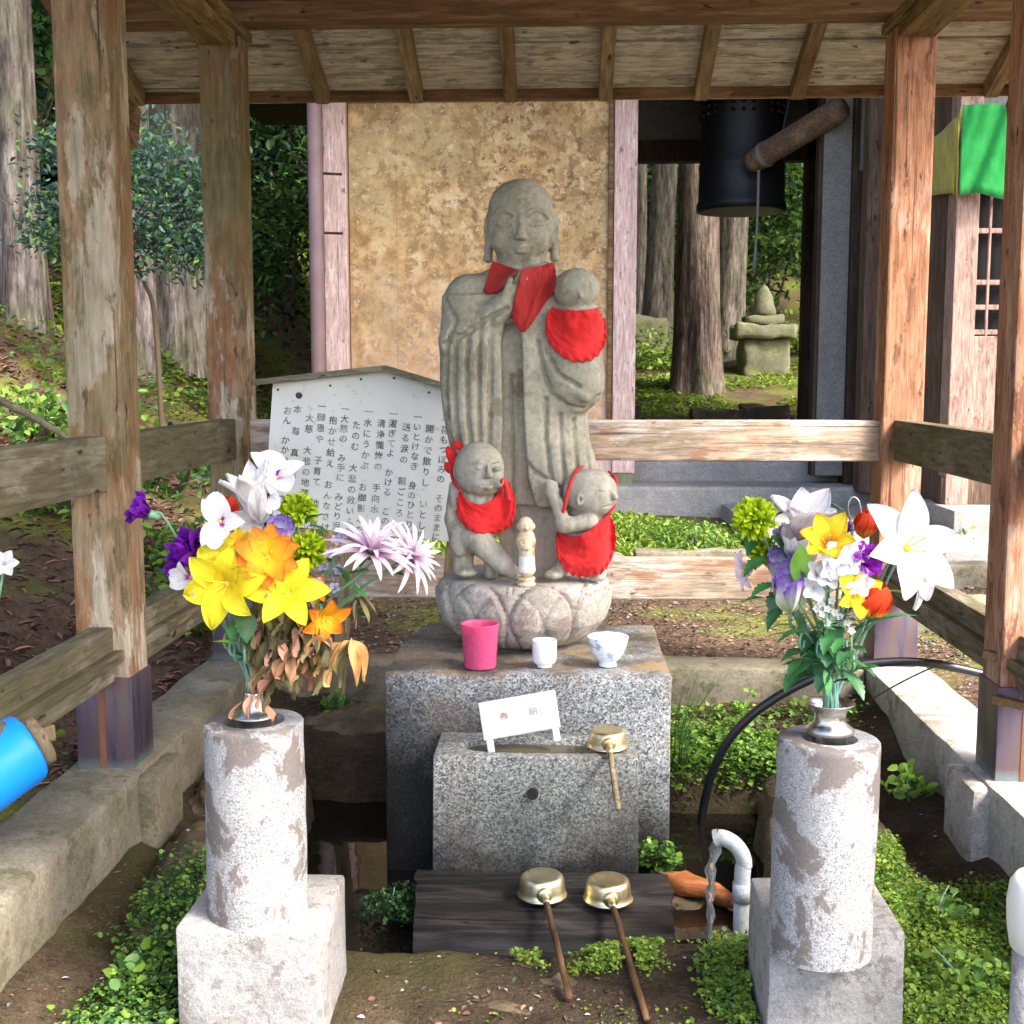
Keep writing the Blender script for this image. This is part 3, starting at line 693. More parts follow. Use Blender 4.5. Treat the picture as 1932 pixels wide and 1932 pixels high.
for r_ in range(4):
    for k in range(26):
        a = 2 * math.pi * k / 26; rr = br - .032 - r_ * .003
        mb.lathe([(.018, -.02), (.018, .022), (.0, .034)], 6, M=Matrix.Translation((bx + rr * math.cos(a), YBl + rr * math.sin(a), bz + .84 + r_ * .07)) @ Matrix.Rotation(a, 4, 'Z') @ Matrix.Rotation(math.pi / 2, 4, 'Y'))
mb.build('boss', BELLM, bell, True, kind='stuff')
MB().tube([(bx, YBl, bz + 1.2), (bx, YBl, 4.9)], .05, 10).build('hanger', BELLM, bell)
a, b = at(1416, 308, 11.0), at(1590, 203, 10.25)
stk = thing('bell_striker', (a + b) / 2, 'hanging wooden log used to strike the bell', 'striker log')
ax = (b - a).normalized()
MB().tube([a, a + ax * .05, a + ax * .3, b - ax * .06, b], [.085, .1, .105, .105, .09], 20).build('log', W_log, stk, True)
MB().tube([a + ax * .16, a + ax * .2], .112, 16).build('binding', ROPE, stk)
p = a + ax * .1
MB().tube([p - Vector((0, 0, .08)), p + Vector((0, 0, -.45)), p + Vector((-.01, 0, -.75)), p + Vector((-.02, 0, -.95))], [.014, .011, .010, .02], 8).build('pull_rope', ROPE, stk, True)
for q in (.35, .8):
    c = a + (b - a) * q; MB().tube([c + Vector((0, 0, .05)), c + Vector((.25 if q < .5 else .05, .1, 1.3))], .013, 6).build('chain', BELLM, stk)
# ================================================================ TEMPLE HALL at the right edge
YH = 8.6
hall = thing('temple_hall', (xof(1830, YH), YH, .3), 'reddish brown temple hall corner with latticed door beside bell tower', 'building')
def hb(name, px0, px1, z0, z1, y0, y1, m, **kw):
    x0, x1 = xof(px0, YH), xof(px1, YH)
    o = MB().box((x0, y0, z0), (x1, y1, z1), ch=.006).build(name, m, None); c = Vector((x0, y0, z0)); o.data.transform(Matrix.Translation(-c)); o.parent = hall; o.location = c - origin(hall); tag(o, **kw); return o
hb('pillar', 1797, 1840, .55, 4.4, YH, YH + .2, W_hallp)
x0 = xof(1797, YH) + .03
MB().box((x0 + .0, YH + .2, .5), (x0 + .1, YH + 1.7, 4.4), ch=.005).build('side_wall', W_hall, hall)
o = hb('side_post', 1722, 1760, .5, 4.4, YH + 1.4, YH + 1.6, W_hall)
hb('plaster_wall', 1722, 1800, 3.1, 4.4, YH + 1.62, YH + 1.7, PLAST)
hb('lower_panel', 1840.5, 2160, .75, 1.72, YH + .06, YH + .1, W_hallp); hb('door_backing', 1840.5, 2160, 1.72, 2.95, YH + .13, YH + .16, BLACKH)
hb('door_head', 1840.5, 2160, 2.72, 2.95, YH + .05, YH + .12, W_hallp); hb('upper_wall', 1840.5, 2160, 2.95, 4.4, YH + .06, YH + .12, PLAST)
for z in (1.73, 1.90, 2.07, 2.42): hb('lattice_bar', 1840.5, 2160, z, z + .035, YH + .075, YH + .1, W_hallp)
for px in (1841, 1866, 1893, 1920, 1948, 1976): hb('lattice_stile', px, px + 5, 1.72, 2.72, YH + .07, YH + .095, W_hallp)
hb('base_beam', 1790, 2160, .55, .74, YH + .02, YH + .18, W_hall); hb('step', 1780, 2160, .2, .55, YH - .4, YH + .4, ST_path)
x0 = xof(1770, YH)
MB().box((x0 - .9, YH - .9, 4.4), (x0 + 4, YH + 4, 4.6), ch=.02).build('roof', W_dark, hall)
MB().box((x0 + .1, YH + .25, .3), (x0 + 3.2, YH + 3.4, 4.38)).build('core', W_hall, hall)
# festival cloth round the corner of the hall
fl = thing('festival_banner', at(1810, 380, YH - .12), 'green, yellow and red festival cloth draped round the hall corner', 'banner')
def drape(name, pts, z0f, z1f, m, n=26, k=10):
    rows = []
    for i in range(k + 1):
        t = i / k; row = []
        for j in range(n + 1):
            s = j / n; q = s * (len(pts) - 1); a = int(min(q, len(pts) - 2)); p = Vector(pts[a]).lerp(Vector(pts[a + 1]), q - a)
            z = z0f(s) * (1 - t) + z1f(s) * t; wv = .018 * math.sin(9 * s + 6 * t) + .012 * math.sin(17 * (s + t * .6))
            row.append((p.x + wv * .4, p.y + wv, z))
        rows.append(row)
    o = MB().grid(rows).build(name, m, fl, True); md = o.modifiers.new('thickness', 'SOLIDIFY'); md.thickness = .006; return o
c0 = at(1812, 300, YH - .1); zt, zb_ = zof(205, YH - .1), zof(375, YH - .1)
drape('green_cloth', [(c0.x, c0.y, 0), (at(1900, 300, YH - .1).x, YH - .1, 0)], lambda s: zt + .0 * s, lambda s: zb_ + .02 * math.sin(s * 5), GREENC)
X0 = xof(1797, YH) - .03
drape('yellow_cloth', [(c0.x - .012, c0.y + .01, 0), (X0, YH - .02, 0), (X0 - .03, YH + .42, 0)], lambda s: zt - .02 - .10 * s, lambda s: zb_ - .02 + .10 * s, YELC)
drape('red_cloth', [(X0 - .035, YH + .40, 0), (X0 - .05, YH + 1.05, 0)], lambda s: zt - .11 - .12 * s, lambda s: zb_ + .40 + .05 * s, REDC)
# ================================================================ paths, edging stones behind the pavilion
o = sharp(rough_box(MB(), (1.3, 7.05, .0), (4.6, 10.1, .40), .3, .012, 3).build('concrete_path', ST_path, None, kind='structure'), 40)
for k, (a, b, ww) in enumerate((((-.55, 6.75), (.35, 6.95), .16), ((.4, 6.98), (1.3, 7.0), .15), ((1.34, 7.0), (2.4, 6.9), .16), ((1.5, 5.6), (2.2, 5.55), .2), ((2.22, 5.55), (3.2, 5.5), .2))):
    L = math.hypot(b[0] - a[0], b[1] - a[1]); an = math.atan2(b[1] - a[1], b[0] - a[0])
    o = sharp(rough_box(MB(), (0, -ww / 2, -.12), (L - .015, ww / 2, .12), .08, .015, k * 3).build('edging_stone', ST_conc if k < 3 else ST_lantern, None), 50)
    o.location = (a[0], a[1], float(outer_z(np.array(a[0]), np.array(a[1]))) + .02); o.rotation_euler = (0, 0, an)
    tag(o, ['grey edging stone by the grass behind the statue', 'grey edging stone along the path behind the right flowers', 'grey edging stone ending beside the right rear post', 'lichen spotted kerb stone beyond the right side rail', 'lichen spotted kerb stone farther along outside the right post'][k], 'kerb stone')
# ================================================================ STATUES (signed distance fields in picture-pixel units, then meshed)
class SDF:
    def __init__(s, lo, hi, h):
        s.lo = np.array(lo, float); s.h = h; s.n = (np.ceil((np.array(hi) - s.lo) / h)).astype(int) + 1
        s.ax = [s.lo[i] + h * np.arange(s.n[i]) for i in range(3)]
        s.F = np.full(s.n, 60.0, np.float32)
    def sl(s, lo, hi, m):
        out = []
        for i in range(3):
            a = int(max(0, math.floor((lo[i] - m - s.lo[i]) / s.h))); b = int(min(s.n[i], math.ceil((hi[i] + m - s.lo[i]) / s.h) + 1)); out.append(slice(a, max(a, b)))
        return tuple(out)
    def grid(s, q):
        return (s.ax[0][q[0]][:, None, None], s.ax[1][q[1]][None, :, None], s.ax[2][q[2]][None, None, :])
    def put(s, fn, lo, hi, k=6, op='u'):
        q = s.sl(lo, hi, k * 2 + 8)
        if any(x.stop <= x.start for x in q): return
        d = fn(*s.grid(q)).astype(np.float32); F = s.F[q]
        if op == 'u':
            h = np.clip(.5 + .5 * (F - d) / k, 0, 1); s.F[q] = F * (1 - h) + d * h - k * h * (1 - h)
        else:                                                    # carve
            d = -d; h = np.clip(.5 - .5 * (F - d) / k, 0, 1); s.F[q] = F * (1 - h) + d * h + k * h * (1 - h)
    def ell(s, c, r, k=6, op='u', rot=0.0):
        c = np.array(c, float); r = np.array(r, float); m = r.max(); ca, sa = math.cos(R(rot)), math.sin(R(rot))
        def fn(u, v, w):
            a, b, e = u - c[0], v - c[1], w - c[2]
            a, b = a * ca + b * sa, -a * sa + b * ca
            k0 = np.sqrt((a / r[0]) ** 2 + (b / r[1]) ** 2 + (e / r[2]) ** 2); k1 = np.sqrt((a / r[0]**2) ** 2 + (b / r[1]**2) ** 2 + (e / r[2]**2) ** 2) + 1e-9
            return k0 * (k0 - 1) / k1
        s.put(fn, c - m, c + m, k, op)
    def cap(s, a, b, ra, rb=None, k=5, op='u', flat=1.0):
        a = np.array(a, float); b = np.array(b, float); rb = ra if rb is None else rb; ab = b - a; L2 = (ab ** 2).sum() + 1e-9; m = max(ra, rb)
        def fn(u, v, w):
            p0, p1, p2 = u - a[0], v - a[1], w - a[2]
            t = np.clip((p0 * ab[0] + p1 * ab[1] + p2 * ab[2]) / L2, 0, 1)
            return np.sqrt((p0 - t * ab[0]) ** 2 + (p1 - t * ab[1]) ** 2 + ((p2 - t * ab[2]) / flat) ** 2) - (ra + (rb - ra) * t)
        s.put(fn, np.minimum(a, b) - m, np.maximum(a, b) + m, k, op)
    def path(s, pts, r, k=4, op='u'):
        for a, b in zip(pts[:-1], pts[1:]): s.cap(a, b, r, r, k, op)
    def front(s):                                                # first solid w along the view for each (u, v)
        I = s.F < 0; idx = np.argmax(I, 2); return np.where(I.any(2), s.ax[2][idx], np.nan)
    def mesh(s):
        F = s.F; h = s.h; n = s.n; sg = F < 0
        c = [x - 1 for x in n]; acc = np.zeros((*c, 3), np.float32); cnt = np.zeros(c, np.float32)
        import itertools
        for ax in range(3):
            oth = [i for i in range(3) if i != ax]
            for o in itertools.product((0, 1), repeat=2):
                q0 = [None] * 3; q1 = [None] * 3
                q0[ax] = slice(0, c[ax]); q1[ax] = slice(1, c[ax] + 1)
                for i, oo in zip(oth, o): q0[i] = q1[i] = slice(oo, oo + c[i])
                A, B = F[tuple(q0)], F[tuple(q1)]; x = (A < 0) != (B < 0)
                t = np.where(x, A / np.where(x, A - B, 1), 0)
                acc[..., ax] += np.where(x, t, 0)
                for i, oo in zip(oth, o): acc[..., i] += np.where(x, oo, 0)
                cnt += x
        act = cnt > 0; ids = np.full(c, -1, np.int64); ids[act] = np.arange(act.sum())
        ii = np.argwhere(act); V = (ii + acc[act] / cnt[act][:, None]) * h + s.lo
        Q = []
        for ax in range(3):
            a1, a2 = (ax + 1) % 3, (ax + 2) % 3
            q0 = [slice(1, c[i]) for i in range(3)]; q1 = list(q0); q0[ax] = slice(0, c[ax]); q1[ax] = slice(1, c[ax] + 1)
            A, B = sg[tuple(q0)], sg[tuple(q1)]
            for cond, flip in ((A & ~B, False), (~A & B, True)):
                e = np.argwhere(cond)
                if not len(e): continue
                e = e + np.array([0 if i == ax else 1 for i in range(3)])
                def cid(d1, d2):
                    p = e.copy(); p[:, a1] += d1; p[:, a2] += d2; return ids[p[:, 0], p[:, 1], p[:, 2]]
                f = np.stack([cid(-1, -1), cid(0, -1), cid(0, 0), cid(-1, 0)], 1)
                Q.append(f[:, ::-1] if flip else f)
        return V, np.concatenate(Q)
class Fig:
    """maps the figure's pixel units to metres on the plane Y = Y0"""
    def __init__(s, Y0, u0, v0, vtop, z0):
        s.Y0 = Y0; s.p0 = at(u0, v0, Y0); s.u0 = u0; s.v0 = v0
        s.kx = (at(u0 + 50, v0, Y0).x - at(u0 - 50, v0, Y0).x) / 100; s.kz = (at(u0, vtop, Y0).z - z0) / (v0 - vtop); s.z0 = z0
    def w(s, V):
        V = np.asarray(V, float); return np.stack([s.p0.x + (V[..., 0] - s.u0) * s.kx, s.Y0 + V[..., 2] * s.kx, s.z0 - (V[..., 1] - s.v0) * s.kz], -1)
def smooth_mesh(V, F, it=2):
    for _ in range(it):
        acc = np.zeros_like(V); cnt = np.zeros(len(V))
        for a in range(4):
            i, j = F[:, a], F[:, (a + 1) % 4]
            np.add.at(acc, i, V[j]); np.add.at(acc, j, V[i]); np.add.at(cnt, i, 1); np.add.at(cnt, j, 1)
        V = V * .5 + .5 * acc / cnt[:, None]
    return V
LOT_Z = .806; YS = 3.92
# ---------------------------------------------------------------- large standing statue
b = SDF((812, 328, -120), (1160, 1092, 92), 2.6)
vv = [495, 512, 535, 565, 620, 700, 780, 860, 948]
cl = [940, 905, 866, 848, 846, 846, 852, 862, 866]; cr = [1034, 1055, 1078, 1090, 1092, 1098, 1106, 1114, 1122]; dp_ = [36, 50, 60, 68, 74, 76, 74, 72, 70]
def robe(u, v, w):
    L = np.interp(v, vv, cl); Rr = np.interp(v, vv, cr); D = np.interp(v, vv, dp_); c = (L + Rr) / 2; a = (Rr - L) / 2
    d = (np.sqrt(((u - c) / a) ** 2 + (w / D) ** 2) - 1) * np.minimum(a, D)
    return np.maximum(d, np.maximum(498 - v, v - 946))
b.put(robe, (840, 495, -80), (1125, 950, 80), 6)
def block(u, v, w):
    return np.maximum(np.maximum(np.abs(u - 1006) - 62, np.abs(w - 14) - 44), np.maximum(935 - v, v - 1086))
b.put(block, (940, 935, -40), (1070, 1086, 60), 6)
# sleeve on the left with raised forearm and hand
b.ell((886, 575, -12), (47, 62, 58), 14); b.ell((878, 640, -22), (42, 60, 56), 14)
def sleeveL(u, v, w):
    L = np.interp(v, [560, 640, 720, 780, 830, 870], [842, 836, 836, 842, 852, 866]); Rr = np.interp(v, [560, 640, 720, 780, 830, 870], [962, 960, 956, 952, 944, 930])
    c = (L + Rr) / 2; a = (Rr - L) / 2; D = np.interp(v, [560, 640, 800, 870], [46, 58, 50, 30])
    d = (np.sqrt(((u - c) / a) ** 2 + ((w + 34) / D) ** 2) - 1) * np.minimum(a, D)
    return np.maximum(d, np.maximum(555 - v, v - 868))
b.put(sleeveL, (836, 555, -95), (965, 868, 20), 8)
b.cap((866, 640, -58), (960, 572, -80), 30, 22, 10); b.cap((950, 578, -82), (974, 548, -88), 19, 15, 6)
for i, (du, dv) in enumerate(((0, 0), (5, 1), (10, 4), (15, 8))):
    b.cap((966 + du * .8, 550 + dv, -92 + i * 2), (986 + du * .55, 514 + dv * 1.6, -90 + i * 3), 5.6, 4.2, 2.5)
b.cap((955, 560, -98), (968, 530, -104), 5.5, 4.5, 3)
# right sleeve carrying the infant
b.ell((1070, 690, -26), (64, 88, 62), 12); b.ell((1090, 715, -40), (46, 52, 46), 10)
b.cap((1018, 655, -62), (1100, 742, -78), 13, 9, 8)
b.ell((1052, 880, -14), (70, 74, 66), 12); b.ell((1085, 610, -42), (44, 60, 46), 8)
# infant head with a small face
b.ell((1084, 545, -58), (42, 38, 40), 5); b.cap((1090, 556, -97), (1092, 562, -98), 4, 4, 3)
# folds: grooves carved into the stone
def groove(pts, r=4.2, k=5, dep=None, D=1.0):
    P = []
    for a, c in zip(pts[:-1], pts[1:]):
        for t in np.linspace(0, 1, 5)[:-1]: P.append((a[0] + (c[0] - a[0]) * t, a[1] + (c[1] - a[1]) * t))
    P.append(pts[-1]); W = b.front(); Q = []
    for u, v in P:
        i = int(round((u - b.lo[0]) / b.h)); j = int(round((v - b.lo[1]) / b.h))
        w = W[min(max(i, 0), b.n[0] - 1), min(max(j, 0), b.n[1] - 1)]
        if not np.isnan(w): Q.append((u, v, w - r * .15 * D))
    if len(Q) > 1:
        Q = np.array(Q); Q[1:-1, 2] = (Q[:-2, 2] + Q[1:-1, 2] + Q[2:, 2]) / 3
        def fn(u, v, w):
            d = None
            for a, c in zip(Q[:-1], Q[1:]):
                ab = c - a; t = np.clip(((u - a[0]) * ab[0] + (v - a[1]) * ab[1] + (w - a[2]) * ab[2]) / ((ab ** 2).sum() + 1e-9), 0, 1)
                e = np.sqrt((u - a[0] - t * ab[0]) ** 2 + (v - a[1] - t * ab[1]) ** 2 + ((w - a[2] - t * ab[2]) * .62) ** 2) - r; d = e if d is None else np.minimum(d, e)
            return d
        b.put(fn, Q.min(0) - r * 1.6, Q.max(0) + r * 1.6, k, 'c')
for pts in ([(870, 628), (866, 700), (868, 790), (878, 850)], [(893, 618), (888, 690), (890, 780), (898, 856)], [(914, 604), (910, 680), (910, 770), (912, 858)], [(934, 596), (932, 670), (930, 760), (926, 850)],
            [(852, 650), (848, 710), (852, 780)], [(850, 646), (892, 624), (930, 598), (962, 582)]): groove(pts, 4.6, 5)
for pts in ([(1030, 745), (1030, 820), (1040, 895)], [(1056, 775), (1058, 840), (1068, 915)], [(1080, 785), (1084, 850), (1094, 925)], [(1102, 780), (1106, 850), (1114, 920)]): groove(pts, 4.2, 5)
for pts in ([(1016, 640), (1024, 690), (1040, 735), (1070, 758), (1104, 764), (1124, 740)], [(1030, 655), (1052, 700), (1090, 722)], [(984, 850), (1010, 880), (1050, 905), (1082, 932)], [(845, 560), (870, 600), (856, 640)]): groove(pts, 4.2, 5)
# open front: recessed inner robe
def slot(u, v, w):
    c = 971 + (v - 790) * .02; hw = np.interp(v, [590, 640, 800, 900, 945], [8, 19, 20, 26, 40])
    return np.maximum(np.maximum(np.abs(u - c) - hw, w + 42), np.maximum(606 - v, v - 944))
b.put(slot, (935, 600, -120), (1010, 946, -42), 4, 'c')
groove([(966, 700), (970, 820), (968, 935)], 2.4, 4)
# neck, collar, head
b.cap((983, 470, 2), (983, 520, -2), 42, 48, 8); b.cap((940, 500, -22), (972, 580, -74), 9, 8, 6); b.cap((1030, 500, -22), (990, 580, -74), 9, 8, 6)
b.path([(945, 497, -34), (965, 507, -46), (985, 510, -49), (1005, 507, -46), (1024, 497, -34)], 3, 4)
b.ell((982, 402, 0), (60, 62, 64), 4); b.ell((982, 385, 2), (54, 44, 56), 10); b.ell((983, 440, -8), (57, 53, 56), 16); b.ell((984, 468, -22), (36, 25, 36), 14)
for sx in (-1, 1):
    ex = 983 + sx * 62
    b.ell((ex - sx * 3, 432, 6), (10, 36, 16), 4); b.ell((ex - sx * 1.5, 470, 2), (8, 21, 12), 5); b.ell((ex, 484, -2), (9, 7, 9), 4)
    b.ell((ex + sx * 2, 432, -4), (5, 22, 8), 3, 'c')
    b.path([(983 + sx * 50, 414, -42), (983 + sx * 40, 403, -52), (983 + sx * 26, 401, -59), (983 + sx * 12, 411, -64)], 3.4, 3)  # brow
    b.ell((983 + sx * 28, 427, -52), (16, 8.5, 9), 4)                       # closed lid
    b.path([(983 + sx * 44, 429, -50), (983 + sx * 30, 433.5, -60), (983 + sx * 15, 430, -60)], 1.7, 2, 'c')
    b.ell((983 + sx * 27, 416, -62), (13, 4.5, 5), 5, 'c')
    b.ell((983 + sx * 33, 458, -40), (19, 18, 18), 10)                     # cheek
    b.ell((985 + sx * 6.5, 452, -66), (5.5, 5, 6), 3)
b.cap((984, 412, -62), (985.5, 450, -71), 4.6, 7, 5)
b.path([(970, 469, -57), (985, 468, -63), (1000, 469, -57)], 3.0, 3); b.ell((985, 476, -59), (10, 4, 5), 3)
b.path([(968, 471.5, -58), (985, 472.5, -67), (1002, 471.5, -58)], 1.5, 2, 'c'); b.path([(972, 482, -54), (985, 484, -58), (998, 482, -54)], 2.2, 3, 'c')
b.ell((984, 389, -62), (4.5, 4.5, 4.5), 2)
Wbody = b.front(); Ub, Vb = b.ax[0], b.ax[1]
uu, vq, ww = np.meshgrid(b.ax[0], b.ax[1], b.ax[2], indexing='ij', sparse=True)
b.F += (1.1 * vfbm(uu / 9., vq / 9., ww / 9., 3)).astype(np.float32)
b.F[0] = b.F[-1] = 9; b.F[:, 0] = b.F[:, -1] = 9; b.F[:, :, 0] = b.F[:, :, -1] = 9
V, Fq = b.mesh(); fig = Fig(YS, 985, 1084, 340, LOT_Z); V = smooth_mesh(V, Fq, 1)
V3 = fig.w(V); bx0 = fig.w([985, 1084, 0]); V3[:, 2] += LOT_Z - bx0[2]; DZ = LOT_Z - bx0[2]
stat = thing('stone_statue', (float(bx0[0]), YS, LOT_Z), 'tall grey stone monk statue holding an infant on a lotus base', 'statue')
npmesh('figure', V3, Fq, ST_stat, stat)
# lotus base
mb = MB(); nt, nz = 240, 44; cxl = at(988, 1090, YS).x; lz0, lz1 = .588, LOT_Z
prof = [(0, .150), (.06, .185), (.2, .232), (.4, .266), (.6, .279), (.8, .281), (.93, .275), (1, .262)]
rows = []
for i in range(nz + 1):
    t = i / nz; r0 = np.interp(t, [p[0] for p in prof], [p[1] for p in prof]); row = []
    for j in range(nt):
        a = 2 * math.pi * j / nt; d = 0
        for lay, (off, top) in enumerate(((0, 1.0), (.5, .9))):
            q = (a / (2 * math.pi) * 8 + off + .18) % 1.0; s = abs(q - .5) * 2
            edge = (1 - max(0, (t - .1) / (top - .1)) ** 3) ** .5 if t < top else 0
            wd = .96 * edge * (.55 + .45 * min(1, t / .5))
            f = float(sstep(0, .1, wd - s)); f2 = math.exp(-((wd - s) / .05) ** 2)
            d += (.012 if lay == 0 else .006) * f + .007 * f2 * (1 if lay == 0 else .5) - .012 * math.exp(-((wd - s + .08) / .045) ** 2) * (1 if lay == 0 else .5) - .004 * math.exp(-((wd - s - .16) / .03) ** 2) * (1 if lay == 0 else 0)
        d += .004 * fbm(math.cos(a) * 3, math.sin(a) * 3, t * 3)
        r = r0 + d - .012; row.append((cxl + r * math.cos(a), YS + r * math.sin(a), lz0 + (lz1 - lz0) * t))
    rows.append(row)
k0 = len(mb.v)
for r_ in rows: mb.v += r_
for i in range(nz):
    for j in range(nt):
        a = i * nt + j; c = i * nt + (j + 1) % nt; mb.f.append((a, c, c + nt, a + nt)); mb.m.append(0)
mb.f.append(tuple(nz * nt + j for j in range(nt))); mb.m.append(0)
lo_ = mb.build('lotus_base', ST_lotus, stat, True); lo_.data.set_sharp_from_angle(angle=R(60))
# ---------------------------------------------------------------- two child statues
def finish(s, name, Y0, u0, v0, z0, m, label, vtop=838):
    front = s.front()
    u_, v_, w_ = np.meshgrid(s.ax[0], s.ax[1], s.ax[2], indexing='ij', sparse=True)
    s.F += (.9 * vfbm(u_ / 8., v_ / 8., w_ / 8., 3)).astype(np.float32)
    s.F[0] = s.F[-1] = 9; s.F[:, 0] = s.F[:, -1] = 9; s.F[:, :, 0] = s.F[:, :, -1] = 9
    V, F = s.mesh(); V = smooth_mesh(V, F, 1); fg = Fig(Y0, u0, v0, vtop, z0); V3 = fg.w(V); dz = z0 - V3[:, 2].min(); V3[:, 2] += dz
    o = npmesh(name, V3 - np.array([float(fg.p0.x), Y0, z0]), F, m); o.location = (float(fg.p0.x), Y0, z0); tag(o, label, 'statue', 'small child statues'); return fg, dz, front, s
YK = 3.80
k1 = SDF((838, 828, -70), (1000, 1110, 60), 2.0)
k1.cap((900, 950, 8), (896, 1015, 12), 36, 40, 8); k1.ell((905, 892, -8), (47, 51, 45), 4); k1.ell((912, 915, -14), (38, 30, 38), 10)
k1.ell((866, 904, -6), (7, 16, 11), 3); k1.ell((864, 905, -12), (4, 9, 5), 2, 'c')
k1.cap((866, 930, 0), (857, 990, -6), 18, 17, 6); k1.cap((857, 990, -6), (866, 1042, -12), 17, 14, 5); k1.ell((869, 1050, -14), (12, 12, 10), 4)
k1.ell((886, 1028, 10), (40, 32, 36), 8); k1.cap((876, 1045, 8), (874, 1085, 2), 20, 18, 6); k1.ell((880, 1092, -10), (22, 10, 28), 4)
k1.cap((896, 1022, -14), (950, 1072, -30), 27, 20, 8); k1.cap((950, 1072, -30), (975, 1096, -20), 18, 11, 5); k1.cap((930, 1060, 10), (925, 1096, 10), 16, 14, 5)
for sx in (-1, 1):
    ux = 926 + sx * 17
    k1.path([(ux - 9, 880, -50 - (sx < 0) * 1), (ux, 876, -53), (ux + 9, 880, -49)], 1.5, 3); k1.ell((ux, 890, -48), (9, 5, 6), 3)
    k1.path([(ux - 8, 890.5, -51), (ux, 893, -55), (ux + 8, 890.5, -51)], 1.5, 2, 'c'); k1.ell((925 + sx * 16, 914, -42), (13, 12, 12), 8)
k1.cap((925, 884, -54), (928, 902, -60), 3.2, 5.5, 4); k1.ell((924, 904, -57), (8, 4, 5), 3); k1.path([(914, 920, -52), (927, 922, -56), (938, 920, -50)], 1.8, 2, 'c'); k1.ell((926, 926, -50), (8, 3.5, 5), 3)
figA, dzA, frA, _ = finish(k1, 'child_statue', YK, 905, 1100, LOT_Z + .002, ST_kid, 'small stone child statue with face turned outward and a red head bow')
k2 = SDF((1020, 880, -70), (1178, 1112, 64), 2.0)
k2.cap((1108, 985, 6), (1104, 1060, 8), 38, 44, 8); k2.ell((1112, 938, -4), (52, 46, 47), 4); k2.ell((1124, 955, -10), (36, 30, 34), 8)
k2.cap((1110, 992, -30), (1064, 998, -42), 17, 15, 5); k2.cap((1064, 998, -42), (1046, 948, -26), 14.5, 11, 5); k2.ell((1041, 936, -24), (13, 13, 9), 4)
for i in range(4): k2.cap((1036 + i * 5, 932, -28), (1030 + i * 6, 914 + abs(i - 1) * 2, -20), 3.6, 3, 2)
k2.cap((1086, 1062, -10), (1050, 1092, -20), 20, 13, 6); k2.ell((1044, 1096, -26), (18, 9, 16), 4); k2.cap((1122, 1065, -6), (1126, 1096, -8), 22, 18, 5)
k2.ell((1092, 948, -46), (7, 13, 8), 3); k2.ell((1093, 948, -52), (4, 7, 5), 2, 'c')
k2.cap((1150, 930, -34), (1158, 944, -36), 4, 6, 4); k2.path([(1126, 932, -47), (1138, 934, -45)], 1.6, 2, 'c'); k2.path([(1135, 962, -40), (1150, 960, -34)], 1.7, 2, 'c')
figB, dzB, frB, _ = finish(k2, 'child_statue', YK, 1105, 1102, LOT_Z + .002, ST_kid, 'small stone child statue reaching up to the robe, face turned away', 892)
